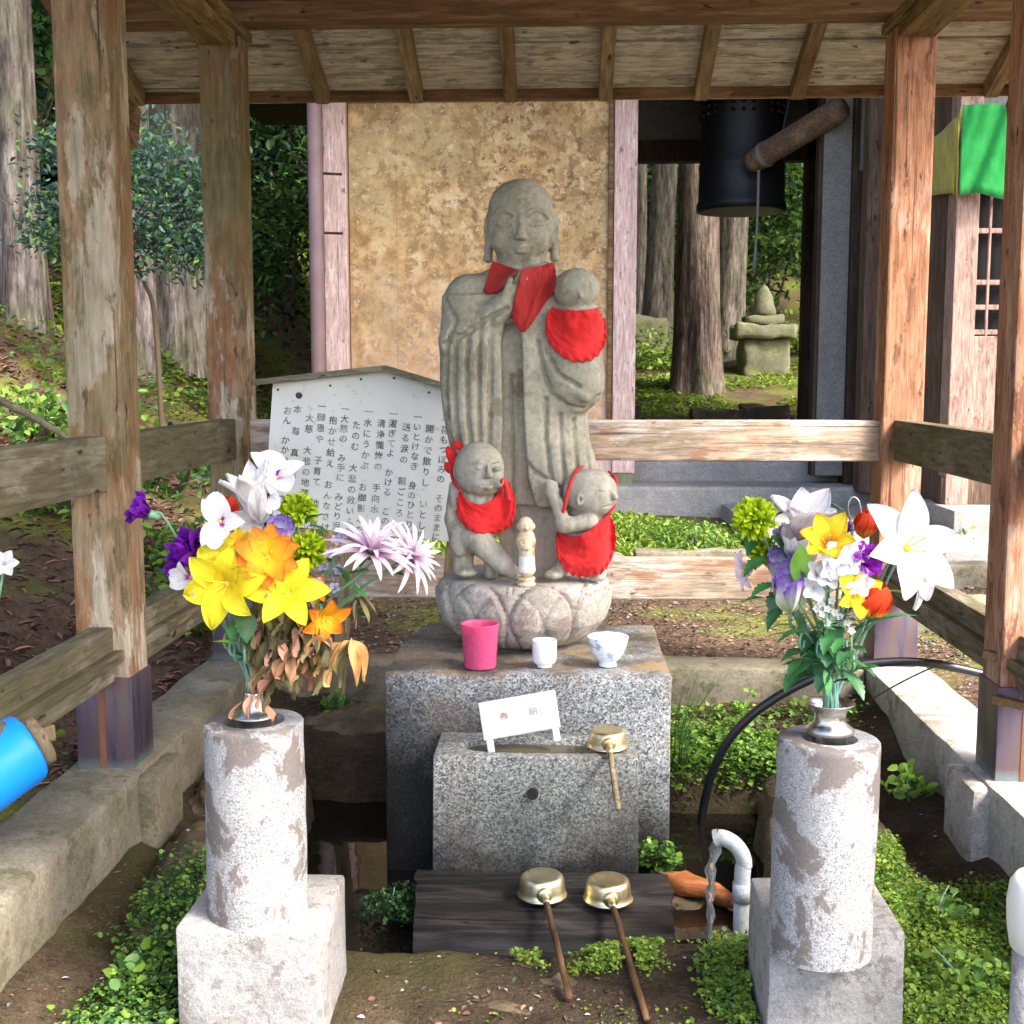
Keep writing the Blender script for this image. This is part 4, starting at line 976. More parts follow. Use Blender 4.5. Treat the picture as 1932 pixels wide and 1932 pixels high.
# ---------------------------------------------------------------- red bibs (cloth laid over the stone fronts)
def bez(P, t):
    P = [np.array(p, float) for p in P]
    while len(P) > 1: P = [a * (1 - t) + c * t for a, c in zip(P[:-1], P[1:])]
    return P[0]
def spl(pts, t):                                                # catmull-rom through points
    n = len(pts) - 1; q = min(t * n, n - 1e-6); i = int(q); f = q - i
    g = lambda k: np.array(pts[min(max(k, 0), n)], float)
    a, b_, c, d = g(i - 1), g(i), g(i + 1), g(i + 2)
    return .5 * (2 * b_ + (c - a) * f + (2 * a - 5 * b_ + 4 * c - d) * f * f + (3 * b_ - 3 * c + d - a) * f ** 3)
def bib(name, fg, dz, sd, fr, top, bot, m, label, off=5, ruf=5.5, wr=7.5, ns=64, nt=26, seed=0., straps=(), extra=None, blur=6, hang=None):
    W = fr.copy(); far = np.nanmax(W); W = np.where(np.isnan(W), far, W)
    base = W.copy()
    for _ in range(blur):                                        # cloth spans the hollows
        Wp = np.pad(base, 1, mode='edge'); av = (Wp[:-2, 1:-1] + Wp[2:, 1:-1] + Wp[1:-1, :-2] + Wp[1:-1, 2:]) / 4; base = np.minimum(av, W)
    def dep(u, v):
        i = np.clip((u - sd.lo[0]) / sd.h, 0, sd.n[0] - 1.001); j = np.clip((v - sd.lo[1]) / sd.h, 0, sd.n[1] - 1.001)
        a, c = int(i), int(j); fi, fj = i - a, j - c; B = base
        return (B[a, c] * (1 - fi) + B[a + 1, c] * fi) * (1 - fj) + (B[a, c + 1] * (1 - fi) + B[a + 1, c + 1] * fi) * fj
    D = np.zeros((nt + 1, ns + 1, 3))
    for i in range(nt + 1):
        t = i / nt
        for j in range(ns + 1):
            s = j / ns; p = spl(top, s) * (1 - t) + spl(bot, s) * t; D[i, j] = (p[0], p[1], dep(p[0], p[1]))
    Wd = D[:, :, 2]
    lim = np.nanmin(Wd) + 70; Wd = np.minimum(Wd, lim)
    for _ in range(30):
        Q = np.pad(Wd, 1, mode='edge'); av = (Q[:-2, 1:-1] + Q[2:, 1:-1] + Q[1:-1, :-2] + Q[1:-1, 2:]) / 4; Wd = np.minimum(av, Wd + .6)
    for i in range(nt + 1):
        for j in range(ns + 1):
            s, t = j / ns, i / nt; r = ruf * float(sstep(.84, 1., t)) * math.sin(s * 2 * math.pi * 15 + 1.5 * math.sin(s * 9))
            line = -1.6 * math.exp(-((t - .84) / .02) ** 2)
            D[i, j, 2] = Wd[i, j] - off + r - line - wr * (1 + fbm(s * 3 + seed, t * 2.2, 1.)) * 1.0 - 1.2 * wr * max(0, math.sin((s * 2.4 + seed + t * .5) * 3.1)) * t - wr * .35 * fbm(s * 9, t * 9, seed)
            D[i, j, 1] += .6 * r
    P3 = fg.w(D); P3[..., 2] += dz
    c = P3[nt // 2, ns // 2]; t_ = thing(name, (float(c[0]), float(c[1]), float(c[2])), label, 'bib', None)
    o = MB().grid([[tuple(x) for x in r_] for r_ in P3]).build('bib_cloth', m, t_, True); md = o.modifiers.new('thickness', 'SOLIDIFY'); md.thickness = .003; md.offset = 1
    for st_ in straps:
        Q = fg.w(np.array(st_, float)); Q[:, 2] += dz
        mb = MB(); pts = [Vector(q) for q in Q]; rows = []
        n = 22; 
        for q in range(n + 1):
            p = Vector(spl([tuple(x) for x in Q], q / n)); rows.append((p + Vector((-.006, .004, 0)), p + Vector((0, -.002, .003)), p + Vector((.006, .004, 0))))
        o = mb.grid(rows).build('strap', m, t_, True); md = o.modifiers.new('thickness', 'SOLIDIFY'); md.thickness = .003
    return t_
bA = bib('red_bib', figA, dzA, k1, frA, [(872, 930), (885, 950), (910, 958), (935, 945), (950, 905)], [(866, 950), (868, 985), (890, 1008), (924, 1017), (962, 1004), (974, 965), (962, 920)], RED, 'red ruffled bib on the child statue with the head bow', seed=.3,
    straps=([(872, 932, -40), (858, 915, -20), (852, 890, 10), (858, 868, 30)], [(950, 908, -40), (957, 925, -44), (962, 950, -50)]))
mb = MB()                                                       # bow behind the head
for (u, v, w_, ru, rv, rw, rt) in ((868, 850, 8, 15, 9, 9, -25), (853, 872, 12, 9, 22, 8, 25), (884, 846, 16, 9, 6, 8, 0), (846, 893, 14, 7, 12, 6, 35)):
    c = figA.w([u, v, w_]); c[2] += dzA
    ring = []
    n1, n2 = 12, 16
    for i in range(n1 + 1):
        th = math.pi * i / n1; row = []
        for j in range(n2 + 1):
            ph = 2 * math.pi * j / n2; x = ru * math.sin(th) * math.cos(ph); z = rv * math.cos(th); y = rw * math.sin(th) * math.sin(ph)
            rr = 1 + .22 * math.sin(3 * ph + th * 2) + .1 * math.sin(7 * ph); x *= rr; y *= rr
            ca, sa = math.cos(R(rt)), math.sin(R(rt)); x, z = x * ca - z * sa, x * sa + z * ca
            row.append((c[0] + x * figA.kx, c[1] + y * figA.kx, c[2] + z * figA.kx))
        ring.append(row)
    mb.grid(ring)
mb.build('bow', RED, bA, True)
bB = bib('red_bib', figB, dzB, k2, frB, [(1052, 1014), (1076, 1020), (1104, 1010), (1130, 990), (1146, 976)], [(1049, 1018), (1052, 1062), (1076, 1093), (1106, 1099), (1140, 1086), (1160, 1045), (1158, 1000)], RED, 'red ruffled bib on the child statue reaching up to the robe', seed=1.7,
    straps=([(1058, 988, -44), (1066, 955, -50), (1074, 920, -38), (1086, 897, -14), (1100, 888, 10)], [(1146, 978, -36), (1158, 955, -20), (1160, 915, 14), (1148, 900, 24)]))
bI = bib('red_bib', fig, DZ, b, Wbody, [(1040, 578), (1060, 582), (1084, 585), (1106, 583), (1123, 578)], [(1032, 592), (1030, 628), (1048, 660), (1080, 676), (1114, 672), (1136, 645), (1138, 610), (1126, 588)], RED, 'bright red round bib on the infant carried by the tall statue', seed=2.2)
bS = bib('red_bib', fig, DZ, b, Wbody, [(932, 492), (955, 500), (975, 508), (983, 511)], [(917, 548), (926, 554), (950, 546), (976, 522)], DRED, 'dark red cloth collar round the neck of the tall statue', ruf=1.5, wr=2, ns=30, nt=16, seed=.9)
W2 = bib('bib_tail', fig, DZ, b, Wbody, [(988, 511), (1010, 505), (1030, 498), (1044, 496)], [(968, 596), (988, 624), (1010, 600), (1048, 540)], DRED, 'x', ruf=2, wr=7, ns=40, nt=24, seed=3.1)
for ch in list(W2.children):
    m4 = ch.matrix_local.copy(); ch.parent = bS; ch.location = Vector(W2.location) - Vector(bS.location); ch.name = 'hanging_tail'
bpy.data.objects.remove(W2)
# ================================================================ STONE PEDESTAL, BASIN, PLANK
YP0, YP1, ZPED = 3.47, 4.19, .588
xa, xb = at(725, 1273, YP0).x, at(1267, 1273, YP0).x
def solid(name, mb, mats, c, label, cat, group=None, ang=35, parent=None):
    o = mb.build(name, mats, None); o.data.transform(Matrix.Translation(-Vector(c))); o.location = c
    if parent is not None: o.parent = parent; o.location = Vector(c) - origin(parent)
    sharp(o, ang); return tag(o, label, cat, group)
mb = rough_box(MB(), (xa, YP0, -.25), (xb, YP1, ZPED), .05, .0035, 2, .009)
mb.v = [(x + (.05 * max(0, (y - (YP1 - .25)) / .25) * (1 if x < (xa + xb) / 2 else 0)) * (1 if x < xa + .03 else 0), y, z) for x, y, z in mb.v]
solid('granite_pedestal', mb, GR_ped, ((xa + xb) / 2, (YP0 + YP1) / 2, 0), 'large speckled granite block under the lotus base of the tall statue', 'pedestal')
YB0, YB1, ZB, ZPL = 3.235, 3.465, .412, .098
ba, bb_ = at(817, 1424, YB0).x, at(1204, 1424, YB0).x
# basin with an oval hollow, built as rings
basin = thing('water_basin', ((ba + bb_) / 2, (YB0 + YB1) / 2, ZPL), 'pale granite water basin with drain hole in front of the pedestal', 'basin')
mb = MB(); n = 192; cx, cy = (ba + bb_) / 2 - .0, (YB0 + YB1) / 2 + .004; hx, hy = (bb_ - ba) / 2, (YB1 - YB0) / 2
def sq(a, fx, fy, p):
    c, s = math.cos(a), math.sin(a); k = (abs(c) ** p + abs(s) ** p) ** (-1 / p); return cx + fx * k * c, cy + fy * k * s
rings = []
for (fx, fy, z, p) in ((hx + .005, hy + .004, ZPL - .02, 70), (hx + .001, hy + .001, ZB - .006, 70), (hx - .001, hy - .001, ZB - .002, 70), (hx - .005, hy - .005, ZB, 60), (hx - .07, hy - .034, ZB, 3.2), (hx - .078, hy - .042, ZB - .008, 3.0), (hx - .095, hy - .055, ZB - .10, 2.6), (hx - .14, hy - .08, ZB - .13, 2.4), (.01, .01, ZB - .13, 2)):
    rings.append([(*sq(2 * math.pi * j / n, fx, fy, p), z + .0015 * fbm(j * .4, z * 30, 1)) for j in range(n)])
for r_ in rings: mb.v += r_
for i in range(len(rings) - 1):
    for j in range(n): a = i * n + j; c = i * n + (j + 1) % n; mb.f.append((a, c, c + n, a + n)); mb.m.append(0)
mb.f.append(tuple((len(rings) - 1) * n + j for j in range(n))); mb.m.append(0); mb.f.append(tuple(reversed(range(n)))); mb.m.append(0)
o = mb.build('stone_block', GR_bas, basin); sharp(o, 40)
mb = MB(); mb.v = [(*sq(2 * math.pi * j / n, hx - .072, hy - .036, 3.0), ZB - .022) for j in range(n)] + [(*sq(2 * math.pi * j / n, hx - .095, hy - .055, 2.8), ZB - .05) for j in range(n)]
mb.f = [tuple(range(n)), tuple(reversed(range(n, 2 * n)))] + [(j, j + n, (j + 1) % n + n, (j + 1) % n) for j in range(n)]; mb.m = [0] * (n + 2)
WB = G('basin_water', .03); WB.b.inputs['IOR'].default_value = 1.33; WB.col((.1, .085, .05)); WB.bump(WB.noise(14, 2), .08, .01); WB = WB.mat
mb.build('water', WB, basin, False)
hp = at(1005, 1496, YB0)
MB().lathe([(.0155, 0), (.0155, .012)], 20, M=Matrix.Translation((hp.x, YB0 - .0075, hp.z)) @ Matrix.Rotation(math.pi / 2, 4, 'X') @ Matrix.Translation((0, 0, -.006))).build('drain_hole', BLACKH, basin)
# drill hole on the pedestal top is tiny; charred plank in front of the basin
pa, pb_ = at(787, 1640, 3.225), at(1262, 1640, 3.225); pc, pd = at(780, 1800, 2.86), at(1275, 1800, 2.86)
mb = MB(); rows = []
nx, ny = 60, 34
prof = [(3.228, -.02), (3.228, .06), (3.222, .092), (3.19, .098)] + [(3.19 - .27 * k / 12, .098 - .022 * (k / 12) ** 1.5) for k in range(1, 13)] + [(2.895, .066), (2.875, .048), (2.866, .02), (2.868, -.03), (2.875, -.08)]
for (y, z) in prof:
    row = []
    for i in range(nx + 1):
        s = i / nx; t = (3.228 - y) / .36; x = (pa.x * (1 - t) + pc.x * t) * (1 - s) + (pb_.x * (1 - t) + pd.x * t) * s
        dy = .012 * fbm(x * 2.5, y * 9, 4) + (-.02 * s if y < 2.9 else 0); dz = .007 * fbm(x * 3, y * 28, 1) + .004 * fbm(x * 12, y * 60, 2)
        x += .008 * fbm(y * 14, z * 8, s * 3) if i in (0, nx) else 0
        row.append((x, y + dy, z + dz))
    rows.append(row)
mb.grid(rows); 
k = nx + 1; m_ = len(prof)
mb.f.append(tuple(i * k for i in range(m_))); mb.m.append(0); mb.f.append(tuple(i * k + nx for i in reversed(range(m_)))); mb.m.append(0)
plank = thing('charred_plank', ((pa.x + pb_.x) / 2, 3.04, 0), 'thick blackened wet wooden plank under the two ladles', 'plank')
o = mb.build('board', W_black, plank, True); o.data.set_sharp_from_angle(angle=R(50))
for X in (pa.x + .1, pb_.x - .12): MB().bar((X, 2.9, -.06), (X, 3.2, -.06), .07, .2).build('support', W_black, plank)
# ================================================================ LADLES
def ladle(label, rim, R0, tip, m, tilt=(0, 0), cz=0.0, hm=None):
    """upturned brass cup at rim centre, handle towards tip (its end)"""
    t = thing('brass_ladle', rim, label, 'ladle', 'brass ladles'); c = Vector(rim)
    h = R0 * .92; n = 48
    prof = [(R0 * 1.0, 0), (R0 * 1.045, .0005), (R0 * 1.05, .003), (R0 * 1.02, .006), (R0 * .985, .008), (R0 * .965, h * .35), (R0 * .93, h * .7), (R0 * .88, h * .86), (R0 * .80, h * .945), (R0 * .7, h * .975), (R0 * .66, h * .962), (.0, h * .955)]
    M = Matrix.Translation(c) @ Matrix.Rotation(R(tilt[0]), 4, 'X') @ Matrix.Rotation(R(tilt[1]), 4, 'Y')
    MB().lathe(prof, n, M=M).build('cup', m, t, True)
    d = Vector(tip) - c; dh = Vector((d.x, d.y, 0)).normalized(); s0 = c + dh * (R0 * .97) + Vector((0, 0, h * .40)); e = Vector(tip); ax = (e - s0).normalized()
    MB().tube([s0 - ax * .004, s0 + ax * .003, s0 + ax * .006], [.021, .019, .012], 18).build('mount', m, t, True)
    MB().tube([s0, s0 + ax * .028, s0 + ax * .045], [.0105, .0095, .0085], 14).build('ferrule', m, t, True)
    L = (e - s0).length; pts = [s0 + ax * (.035 + (L - .035) * k / 7) + Vector((.0006 * math.sin(k * 2.2), 0, .0004 * math.sin(k * 1.7))) for k in range(8)]
    MB().tube(pts, [.0078, .0082, .0078, .0084, .0079, .0082, .008, .0074], 10).build('handle', hm or W_handle, t, True)
    return t
W_handle = wood('ladle_handle', 1, dark=(.025, .012, .006), mid=(.10, .05, .022), light=(.26, .15, .07), rough=.6)
r1 = atz(1023, 1688, .104); r2 = atz(1147, 1696, .101)
ladle('upturned brass ladle on the plank, cup nearest the middle of the basin', r1, .062, at(1075, 1886, 2.505) + Vector((0, 0, .004)), BRASS)
ladle('upturned brass ladle on the plank, cup nearest the water spout', r2, .062, at(1221, 1926, 2.42), BRASSO)
r3 = at(1146, 1394, 3.33); r3.z = ZB + .004
e3 = at(1166, 1526, 2.98)
ladle('upturned brass ladle lying on the granite basin rim', (r3.x, r3.y, r3.z), .0555, e3, BRASSO, hm=W_leg)
# ================================================================ small things on the pedestal
c = atz(905, 1262, ZPED + .002); 
tum = thing('pink_tumbler', (c.x, c.y + .02, ZPED + .004), 'translucent pink tumbler filled with water on the pedestal', 'cup'); c = tum.location
MB().lathe([(.0, 0), (.046, 0), (.0475, .003), (.056, .128), (.0575, .131), (.0535, .131), (.0525, .122), (.0455, .010), (.0, .008)], 48, c).build('glass', PINK, tum, True)
MB().lathe([(.0515, .106), (.0, .1065)], 40, c).build('water', STREAM, tum, True)
mb = MB()
for k in range(16):
    a, rr, z = random.random() * 6.28, .04 * random.random() ** .5, random.choice((.02, .03, .05, .07, .109, .112)); s = random.uniform(.003, .008)
    mb.lathe([(0, -s * .4), (s, 0), (0, s * .4)], 8, (c[0] + rr * math.cos(a), c[1] + rr * math.sin(a), c[2] + z))
mb.build('petals', P_white, tum, True, kind='stuff')
c = atz(1027, 1262, ZPED + .002)
tc = thing('tea_cup', (c.x, c.y + .02, ZPED + .004), 'plain white porcelain tea cup on the pedestal', 'cup'); c = tc.location
MB().lathe([(.0, 0), (.022, 0), (.0225, .004), (.021, .006), (.031, .012), (.0355, .022), (.0365, .05), (.0365, .080), (.0355, .0815), (.034, .08), (.0335, .05), (.032, .02), (.0, .012)], 44, c).build('body', PORC, tc, True)
c = atz(1147, 1260, ZPED + .002)
bw = thing('rice_bowl', (c.x, c.y + .02, ZPED + .004), 'small porcelain bowl with faint blue pattern on the pedestal', 'bowl'); c = bw.location
MB().lathe([(.0, 0), (.026, 0), (.027, .002), (.025, .014), (.036, .022), (.049, .042), (.056, .066), (.0615, .088), (.0605, .0895), (.058, .087), (.053, .066), (.045, .042), (.03, .024), (.0, .02)], 48, c).build('body', PORCB, bw, True)
# small ceramic figurine on the lotus rim
fy = 3.70
k3 = SDF((960, 978, -30), (1028, 1106, 30), 1.1)
k3.ell((992, 1004, -2), (14.5, 16, 14.5), 2); k3.ell((977.5, 1006, 0), (3, 6, 4), 1.5); k3.ell((1006.5, 1006, 0), (3, 6, 4), 1.5)
k3.cap((993, 1026, 0), (994, 1070, 0), 16, 14, 4); k3.ell((992, 1034, -2), (18.5, 17, 15), 4); k3.cap((994, 1070, 0), (994, 1084, 0), 14.5, 16.5, 4); k3.ell((993, 1042, -14), (7, 6, 6), 3); k3.cap((980, 1030, -8), (991, 1044, -15), 5, 4, 2); k3.cap((1006, 1030, -8), (996, 1044, -15), 5, 4, 2)
for u in (987, 998): k3.path([(u - 3, 1004, -15.5), (u + 3, 1004, -15.5)], .9, 1, 'c')
k3.ell((993, 1008, -15.5), (2, 3, 2.5), 1.5); k3.path([(989, 1013, -14), (996, 1013, -14)], .9, 1, 'c')
for u in (984, 991, 999, 1004): k3.path([(u, 1046, -15), (u - 1, 1080, -17)], 1.1, 1.5, 'c')
k3.F[:, :, 0] = 9; V, F = k3.mesh(); fgf = Fig(fy, 993, 1103, 988, LOT_Z); V3 = fgf.w(V); zf = LOT_Z + .026
fgu = thing('ceramic_figurine', (float(fgf.p0.x), fy, LOT_Z + .001), 'tiny cream ceramic monk figurine standing between the child statues', 'figurine')
V3[:, 2] += zf - V3[:, 2].min(); zm = V3[:, 2]
mi = ((zm[F].mean(1) > zf + .018) & (zm[F].mean(1) < zf + .068)).astype(int)
npmesh('figure', V3, F, [CERAM, CERAMW], fgu, mi)
MB().lathe([(0, 0), (.0275, 0), (.029, .004), (.028, .009), (.024, .011), (.025, .014), (.028, .022), (.027, .026), (.0, .027)], 40, fgu.location).build('lotus_foot', CERAM, fgu, True)
# plaque with feet on the basin
pl = thing('small_plaque', at(985, 1405, 3.33), 'small white plaque on two feet leaning on the basin rim', 'plaque')
A, B_, C_, D_ = at(906, 1326, 3.34), at(1051, 1301, 3.37), at(1058, 1372, 3.37), at(913, 1397, 3.34)
exx = (B_ - A).normalized(); ezz = (A - D_).normalized(); eyy = ezz.cross(exx).normalized(); W_, H_ = (B_ - A).length, (A - D_).length
Mp = Matrix((exx, eyy, exx.cross(eyy))).transposed().to_4x4(); Mp.translation = D_
MB().box((0, -.006, 0), (W_, .006, H_), M=Mp, ch=.002).build('board', WHITEP, pl)
MB().box((0, -.0085, .004), (W_, -.0063, .011), M=Mp).build('lower_strip', WHITEP, pl)
for x0 in (.006, W_ - .026): MB().box((x0, -.016, -.034), (x0 + .02, .016, .0), M=Mp, ch=.002).build('foot', WHITEP, pl)
def glyphs(txt, size, m, parent, M, name='lettering', spacing=1.0):
    """characters of a column, each placed below the one before, as one flat mesh"""
    cu = bpy.data.curves.new('txt', 'FONT'); cu.body = txt; cu.size = size; cu.align_x = 'CENTER'; cu.resolution_u = 2; cu.offset = size * .008; cu.extrude = .0004; cu.space_line = spacing
    ob = bpy.data.objects.new('txt', cu); COL.objects.link(ob); dg = bpy.context.evaluated_depsgraph_get(); me = bpy.data.meshes.new_from_object(ob.evaluated_get(dg)); bpy.data.objects.remove(ob)
    me.transform(M); o3 = origin(parent); me.transform(Matrix.Translation(-o3)); me.materials.clear(); me.materials.append(m); return link(name, me, parent, kind='stuff')
UP = Matrix.Rotation(math.pi / 2, 4, 'X')
glyphs('奉', .026, INKR, pl, Mp @ Matrix.Translation((W_ * .30, -.0066, H_ * .46)) @ UP); glyphs('納', .026, INKG, pl, Mp @ Matrix.Translation((W_ * .68, -.0066, H_ * .48)) @ UP)
# ================================================================ poem sign (leaning a little to its side)
YSG = 4.42; roll = R(5.2)
s0 = at(712, 860, YSG); Ms = Matrix.Translation(s0) @ Matrix.Rotation(roll, 4, 'Y')
sg = thing('poem_sign', atz(650, 1342, .22) , 'white gabled notice board with columns of handwritten Japanese verse', 'sign')
sg.location.y = YSG
px = 1 / (FPX / YSG * 1.0); hw, hb, ht, hp_ = 208 * px, -150 * px, 118 * px, 160 * px
def slab(poly, y0, y1, m, name):
    k = len(poly); vs = [Ms @ Vector((x, y0, z)) for x, z in poly] + [Ms @ Vector((x, y1, z)) for x, z in poly]
    return MB().add(vs, [tuple(range(k)), tuple(reversed(range(k, 2 * k)))] + [(i, i + k, (i + 1) % k + k, (i + 1) % k) for i in range(k)]).build(name, m, sg)
slab([(-hw, hb), (hw, hb), (hw, ht), (0, hp_), (-hw, ht)], -.008, .01, BOARD, 'board')
W_cap = wood('sign_cap', 0, dark=(.08, .07, .045), mid=(.2, .18, .12), light=(.36, .33, .25))
ovh = 32 * px; sl_ = (hp_ - ht) / hw
slab([(-hw - ovh, ht - sl_ * ovh + .001), (0, hp_ + .001), (0, hp_ + .022), (-hw - ovh, ht - sl_ * ovh + .022)], -.05, .05, W_cap, 'cap'); slab([(0.0005, hp_ + .001), (hw + ovh, ht - sl_ * ovh + .001), (hw + ovh, ht - sl_ * ovh + .022), (0.0005, hp_ + .022)], -.05, .05, W_cap, 'cap')
for x in (-.085, .3):
    MB().bar(Ms @ Vector((x, .036, .2)), Ms @ Vector((x, .036, -.98)), .06, .045).build('leg', W_leg, sg)
for (x, z) in ((-hw + .02, ht - .02), (-.19, ht + .012), (-.08, ht + .045), (.04, ht + .06), (.17, ht + .02), (.27, ht - .012)):
    MB().lathe([(.005, 0), (.004, .003), (0, .004)], 8, M=Ms @ Matrix.Translation((x, -.0085, z)) @ Matrix.Rotation(math.pi / 2, 4, 'X')).build('nail', W_beam, sg)
cols = [(836, 784, 27, '一花もつぼみの　そのままに'), (806, 800, 27, '開かで散りし　いとし児よ'), (784, 778, 25.5, '一いとけなき　身のひとり旅'), (762, 797, 27, '送る涙の　親ごころ'), (738, 772, 25.5, '一濯ぎてよ　かける　この水は'), (715, 790, 28, '清浄懺悔の　手向水'), (691, 768, 25.5, '一水にうかぶ　お御影ふだ'), (668, 793, 27, 'たのむ　大悲の救いふね'), (647, 763, 25.5, '一大慈の　み手に　みどり児を'), (624, 784, 27, '抱かせ給え　おんなさけ'), (603, 758, 25.5, '一御恩や　子育て　地蔵尊'), (580, 780, 27, '大慈　大悲の地蔵尊'), (557, 764, 27, '本　尊　真　言'), (538, 766, 25, 'おん　かかか　び　さんまえい')]
for (u, v, sp, tx) in cols:
    p = at(u + 6, v, YSG); lp = Ms.inverted() @ p
    n_ = len(tx); sz = 16.5 * px
    Mc = Ms @ Matrix.Translation((lp.x, -.0088, lp.z - sz * .9)) @ UP
    glyphs('\n'.join(tx), sz, INK, sg, Mc, spacing=(18.6 if n_ > 12 else 20.5) * px / sz)
p = Ms.inverted() @ at(565, 746, YSG)
MB().lathe([(.0, 0), (.0055, .0005), (.0, .001)], 14, M=Ms @ Matrix.Translation((p.x, -.0085, p.z)) @ Matrix.Rotation(math.pi / 2, 4, 'X')).build('emblem_dot', INK, sg)
MB().lathe([(.009, 0), (.009, .0008), (.0125, .0008), (.0125, 0)], 24, M=Ms @ Matrix.Translation((p.x, -.0085, p.z)) @ Matrix.Rotation(math.pi / 2, 4, 'X')).build('emblem_ring', INK, sg)
# ================================================================ FLOWER STANDS AND VASES
def stand(pxl, pxr, topv, botv, Y, cb, lab, tilt, bl):
    wl, wr_ = at(pxl, (topv + botv) / 2, Y), at(pxr, (topv + botv) / 2, Y); r = (wr_.x - wl.x) / 2; cx = (wl.x + wr_.x) / 2; cy = Y + r * .3
    zb = at(966, botv, cy - r).z; zt = at(966, topv + 22, cy - r).z
    t = thing('flower_stand', (cx, cy, 0), lab, 'stone stand', 'stone flower stands')
    n = 72; Mt = Matrix.Translation((cx, cy, zb)) @ Matrix.Rotation(R(tilt), 4, 'Y'); h = zt - zb; hr = .058 if bl else .05
    prof = [(r, -.03), (r, 0), (r, .008)] + [(r - .003 * (k / 12), .008 + (h - .02) * k / 12) for k in range(1, 13)] + [(r - .0035, h - .003), (r - .006, h), (hr + .004, h + .001), (hr, h - .004), (hr - .004, h - .04), (0, h - .04)]
    mb = MB().lathe(prof, n, M=Mt); mb.v = [tuple(Vector(v) + Vector((fbm(v[0] * 9, v[1] * 9, v[2] * 9), fbm(v[0] * 9, v[1] * 9 + 5, v[2] * 9), 0)) * .003) for v in mb.v]
    o = mb.build('column', GR_cyl, t, True); o.data.set_sharp_from_angle(angle=R(50))
    bx0, bx1, yf = cb; 
    o = rough_box(MB(), (bx0, yf, -.08), (bx1, yf + (bx1 - bx0) * .98, zb + .002), .05, .003, cx, .008).build('base_block', ST_base, t); sharp(o, 40)
    return t, Mt @ Vector((0, 0, h))
yL, yR_ = 2.36, 2.30
bl0, bl1 = atz(331, 1797, .285), atz(606, 1797, .285)
tL, vL = stand(383, 571, 1372, 1768, 2.40, (bl0.x, bl1.x, bl0.y), 'lichen spotted granite column on a pale block under the mixed wilting bouquet', 0.0, True)
br0, br1 = atz(1450, 1815, .27), atz(1704, 1815, .27)
tR, vR = stand(1460, 1657, 1392, 1795, 2.33, (br0.x, br1.x, br0.y), 'granite column on a pale block under the bouquet with white lilies', 1.0, False)
vaL = thing('metal_vase', vL, 'narrow steel flower vase holding the wilting bouquet', 'vase', 'flower vases'); c = Vector(vL)
MB().lathe([(.0, -.035), (.036, -.035), (.037, -.005), (.038, .004), (.047, .010), (.047, .014), (.03, .018), (.024, .028), (.0205, .045), (.0195, .056), (.021, .062), (.019, .063), (.017, .056), (.016, -.02), (0, -.025)], 40, c).build('body', STEEL, vaL, True)
vaR = thing('metal_vase', vR, 'wide mouthed steel flower vase holding the white lilies', 'vase', 'flower vases'); c = Vector(vR)
MB().lathe([(.0, -.035), (.034, -.035), (.034, .002), (.045, .012), (.046, .017), (.046, .02), (.036, .028), (.0305, .036), (.0305, .05), (.034, .060), (.046, .070), (.0475, .0725), (.045, .072), (.032, .060), (.028, .048), (.028, -.02), (.0, -.025)], 44, c).build('body', STEEL, vaR, True)
# ================================================================ WATER PIPE, HOSE
pp = thing('water_spout', at(1398, 1775, 2.83), 'grey plastic elbow pipe pouring water into the pool', 'water pipe')
a0, a1, a2, a3 = at(1396, 1850, 2.84), at(1401, 1645, 2.84), at(1390, 1598, 2.84), at(1352, 1580, 2.86)
def arc(P, n=10): return [Vector(spl([tuple(p) for p in P], i / n)) for i in range(n + 1)]
pth = [a0, a0.lerp(a1, .5), a1, at(1404, 1632, 2.84), at(1400, 1612, 2.84), at(1386, 1593, 2.845), at(1368, 1582, 2.85), at(1356, 1580, 2.855)]
MB().tube(arc(pth, 34), .0195, 18, cap=False).build('pipe', PVC, pp, True)
MB().tube([at(1400, 1700, 2.84), at(1401, 1665, 2.84)], .0235, 18).build('collar', PVC, pp, True)
MB().tube([at(1358, 1580, 2.854), at(1349, 1582, 2.857)], [.0215, .0215], 18, cap=False).build('mouth', PVC, pp, True)
e0 = at(1352, 1584, 2.856)
st = []
for k in range(22):
    t = k / 21; z = e0.z - .012 - (e0.z + .01) * t; st.append((e0.x - .012 * min(1, t * 6) + .002 * math.sin(k * 1.3), e0.y + .0015 * math.sin(k * 1.9), z))
jet = MB().tube([(e0.x + .012, e0.y, e0.z + .003)] + st, [.012] + [.0125 * (1 - .5 * k / 21) * (1 + .35 * math.sin(k * 1.9)) for k in range(22)], 12).build('water_jet', STREAM, None, True)
tag(jet, 'clear stream of water falling from the grey pipe', 'water stream')
hz_ = [(1322, 1560, 3.90), (1330, 1510, 3.90), (1346, 1452, 3.88), (1378, 1392, 3.86), (1430, 1340, 3.85), (1500, 1296, 3.85), (1580, 1263, 3.85), (1660, 1250, 3.86), (1740, 1250, 3.86), (1830, 1266, 3.86), (1920, 1292, 3.86), (2040, 1345, 3.86)]
ho = MB().tube(arc([at(*p) for p in hz_], 70), .0145, 14).build('water_hose', HOSE, None, True)
tag(ho, 'black water hose arching from the pool over the right curb', 'hose')
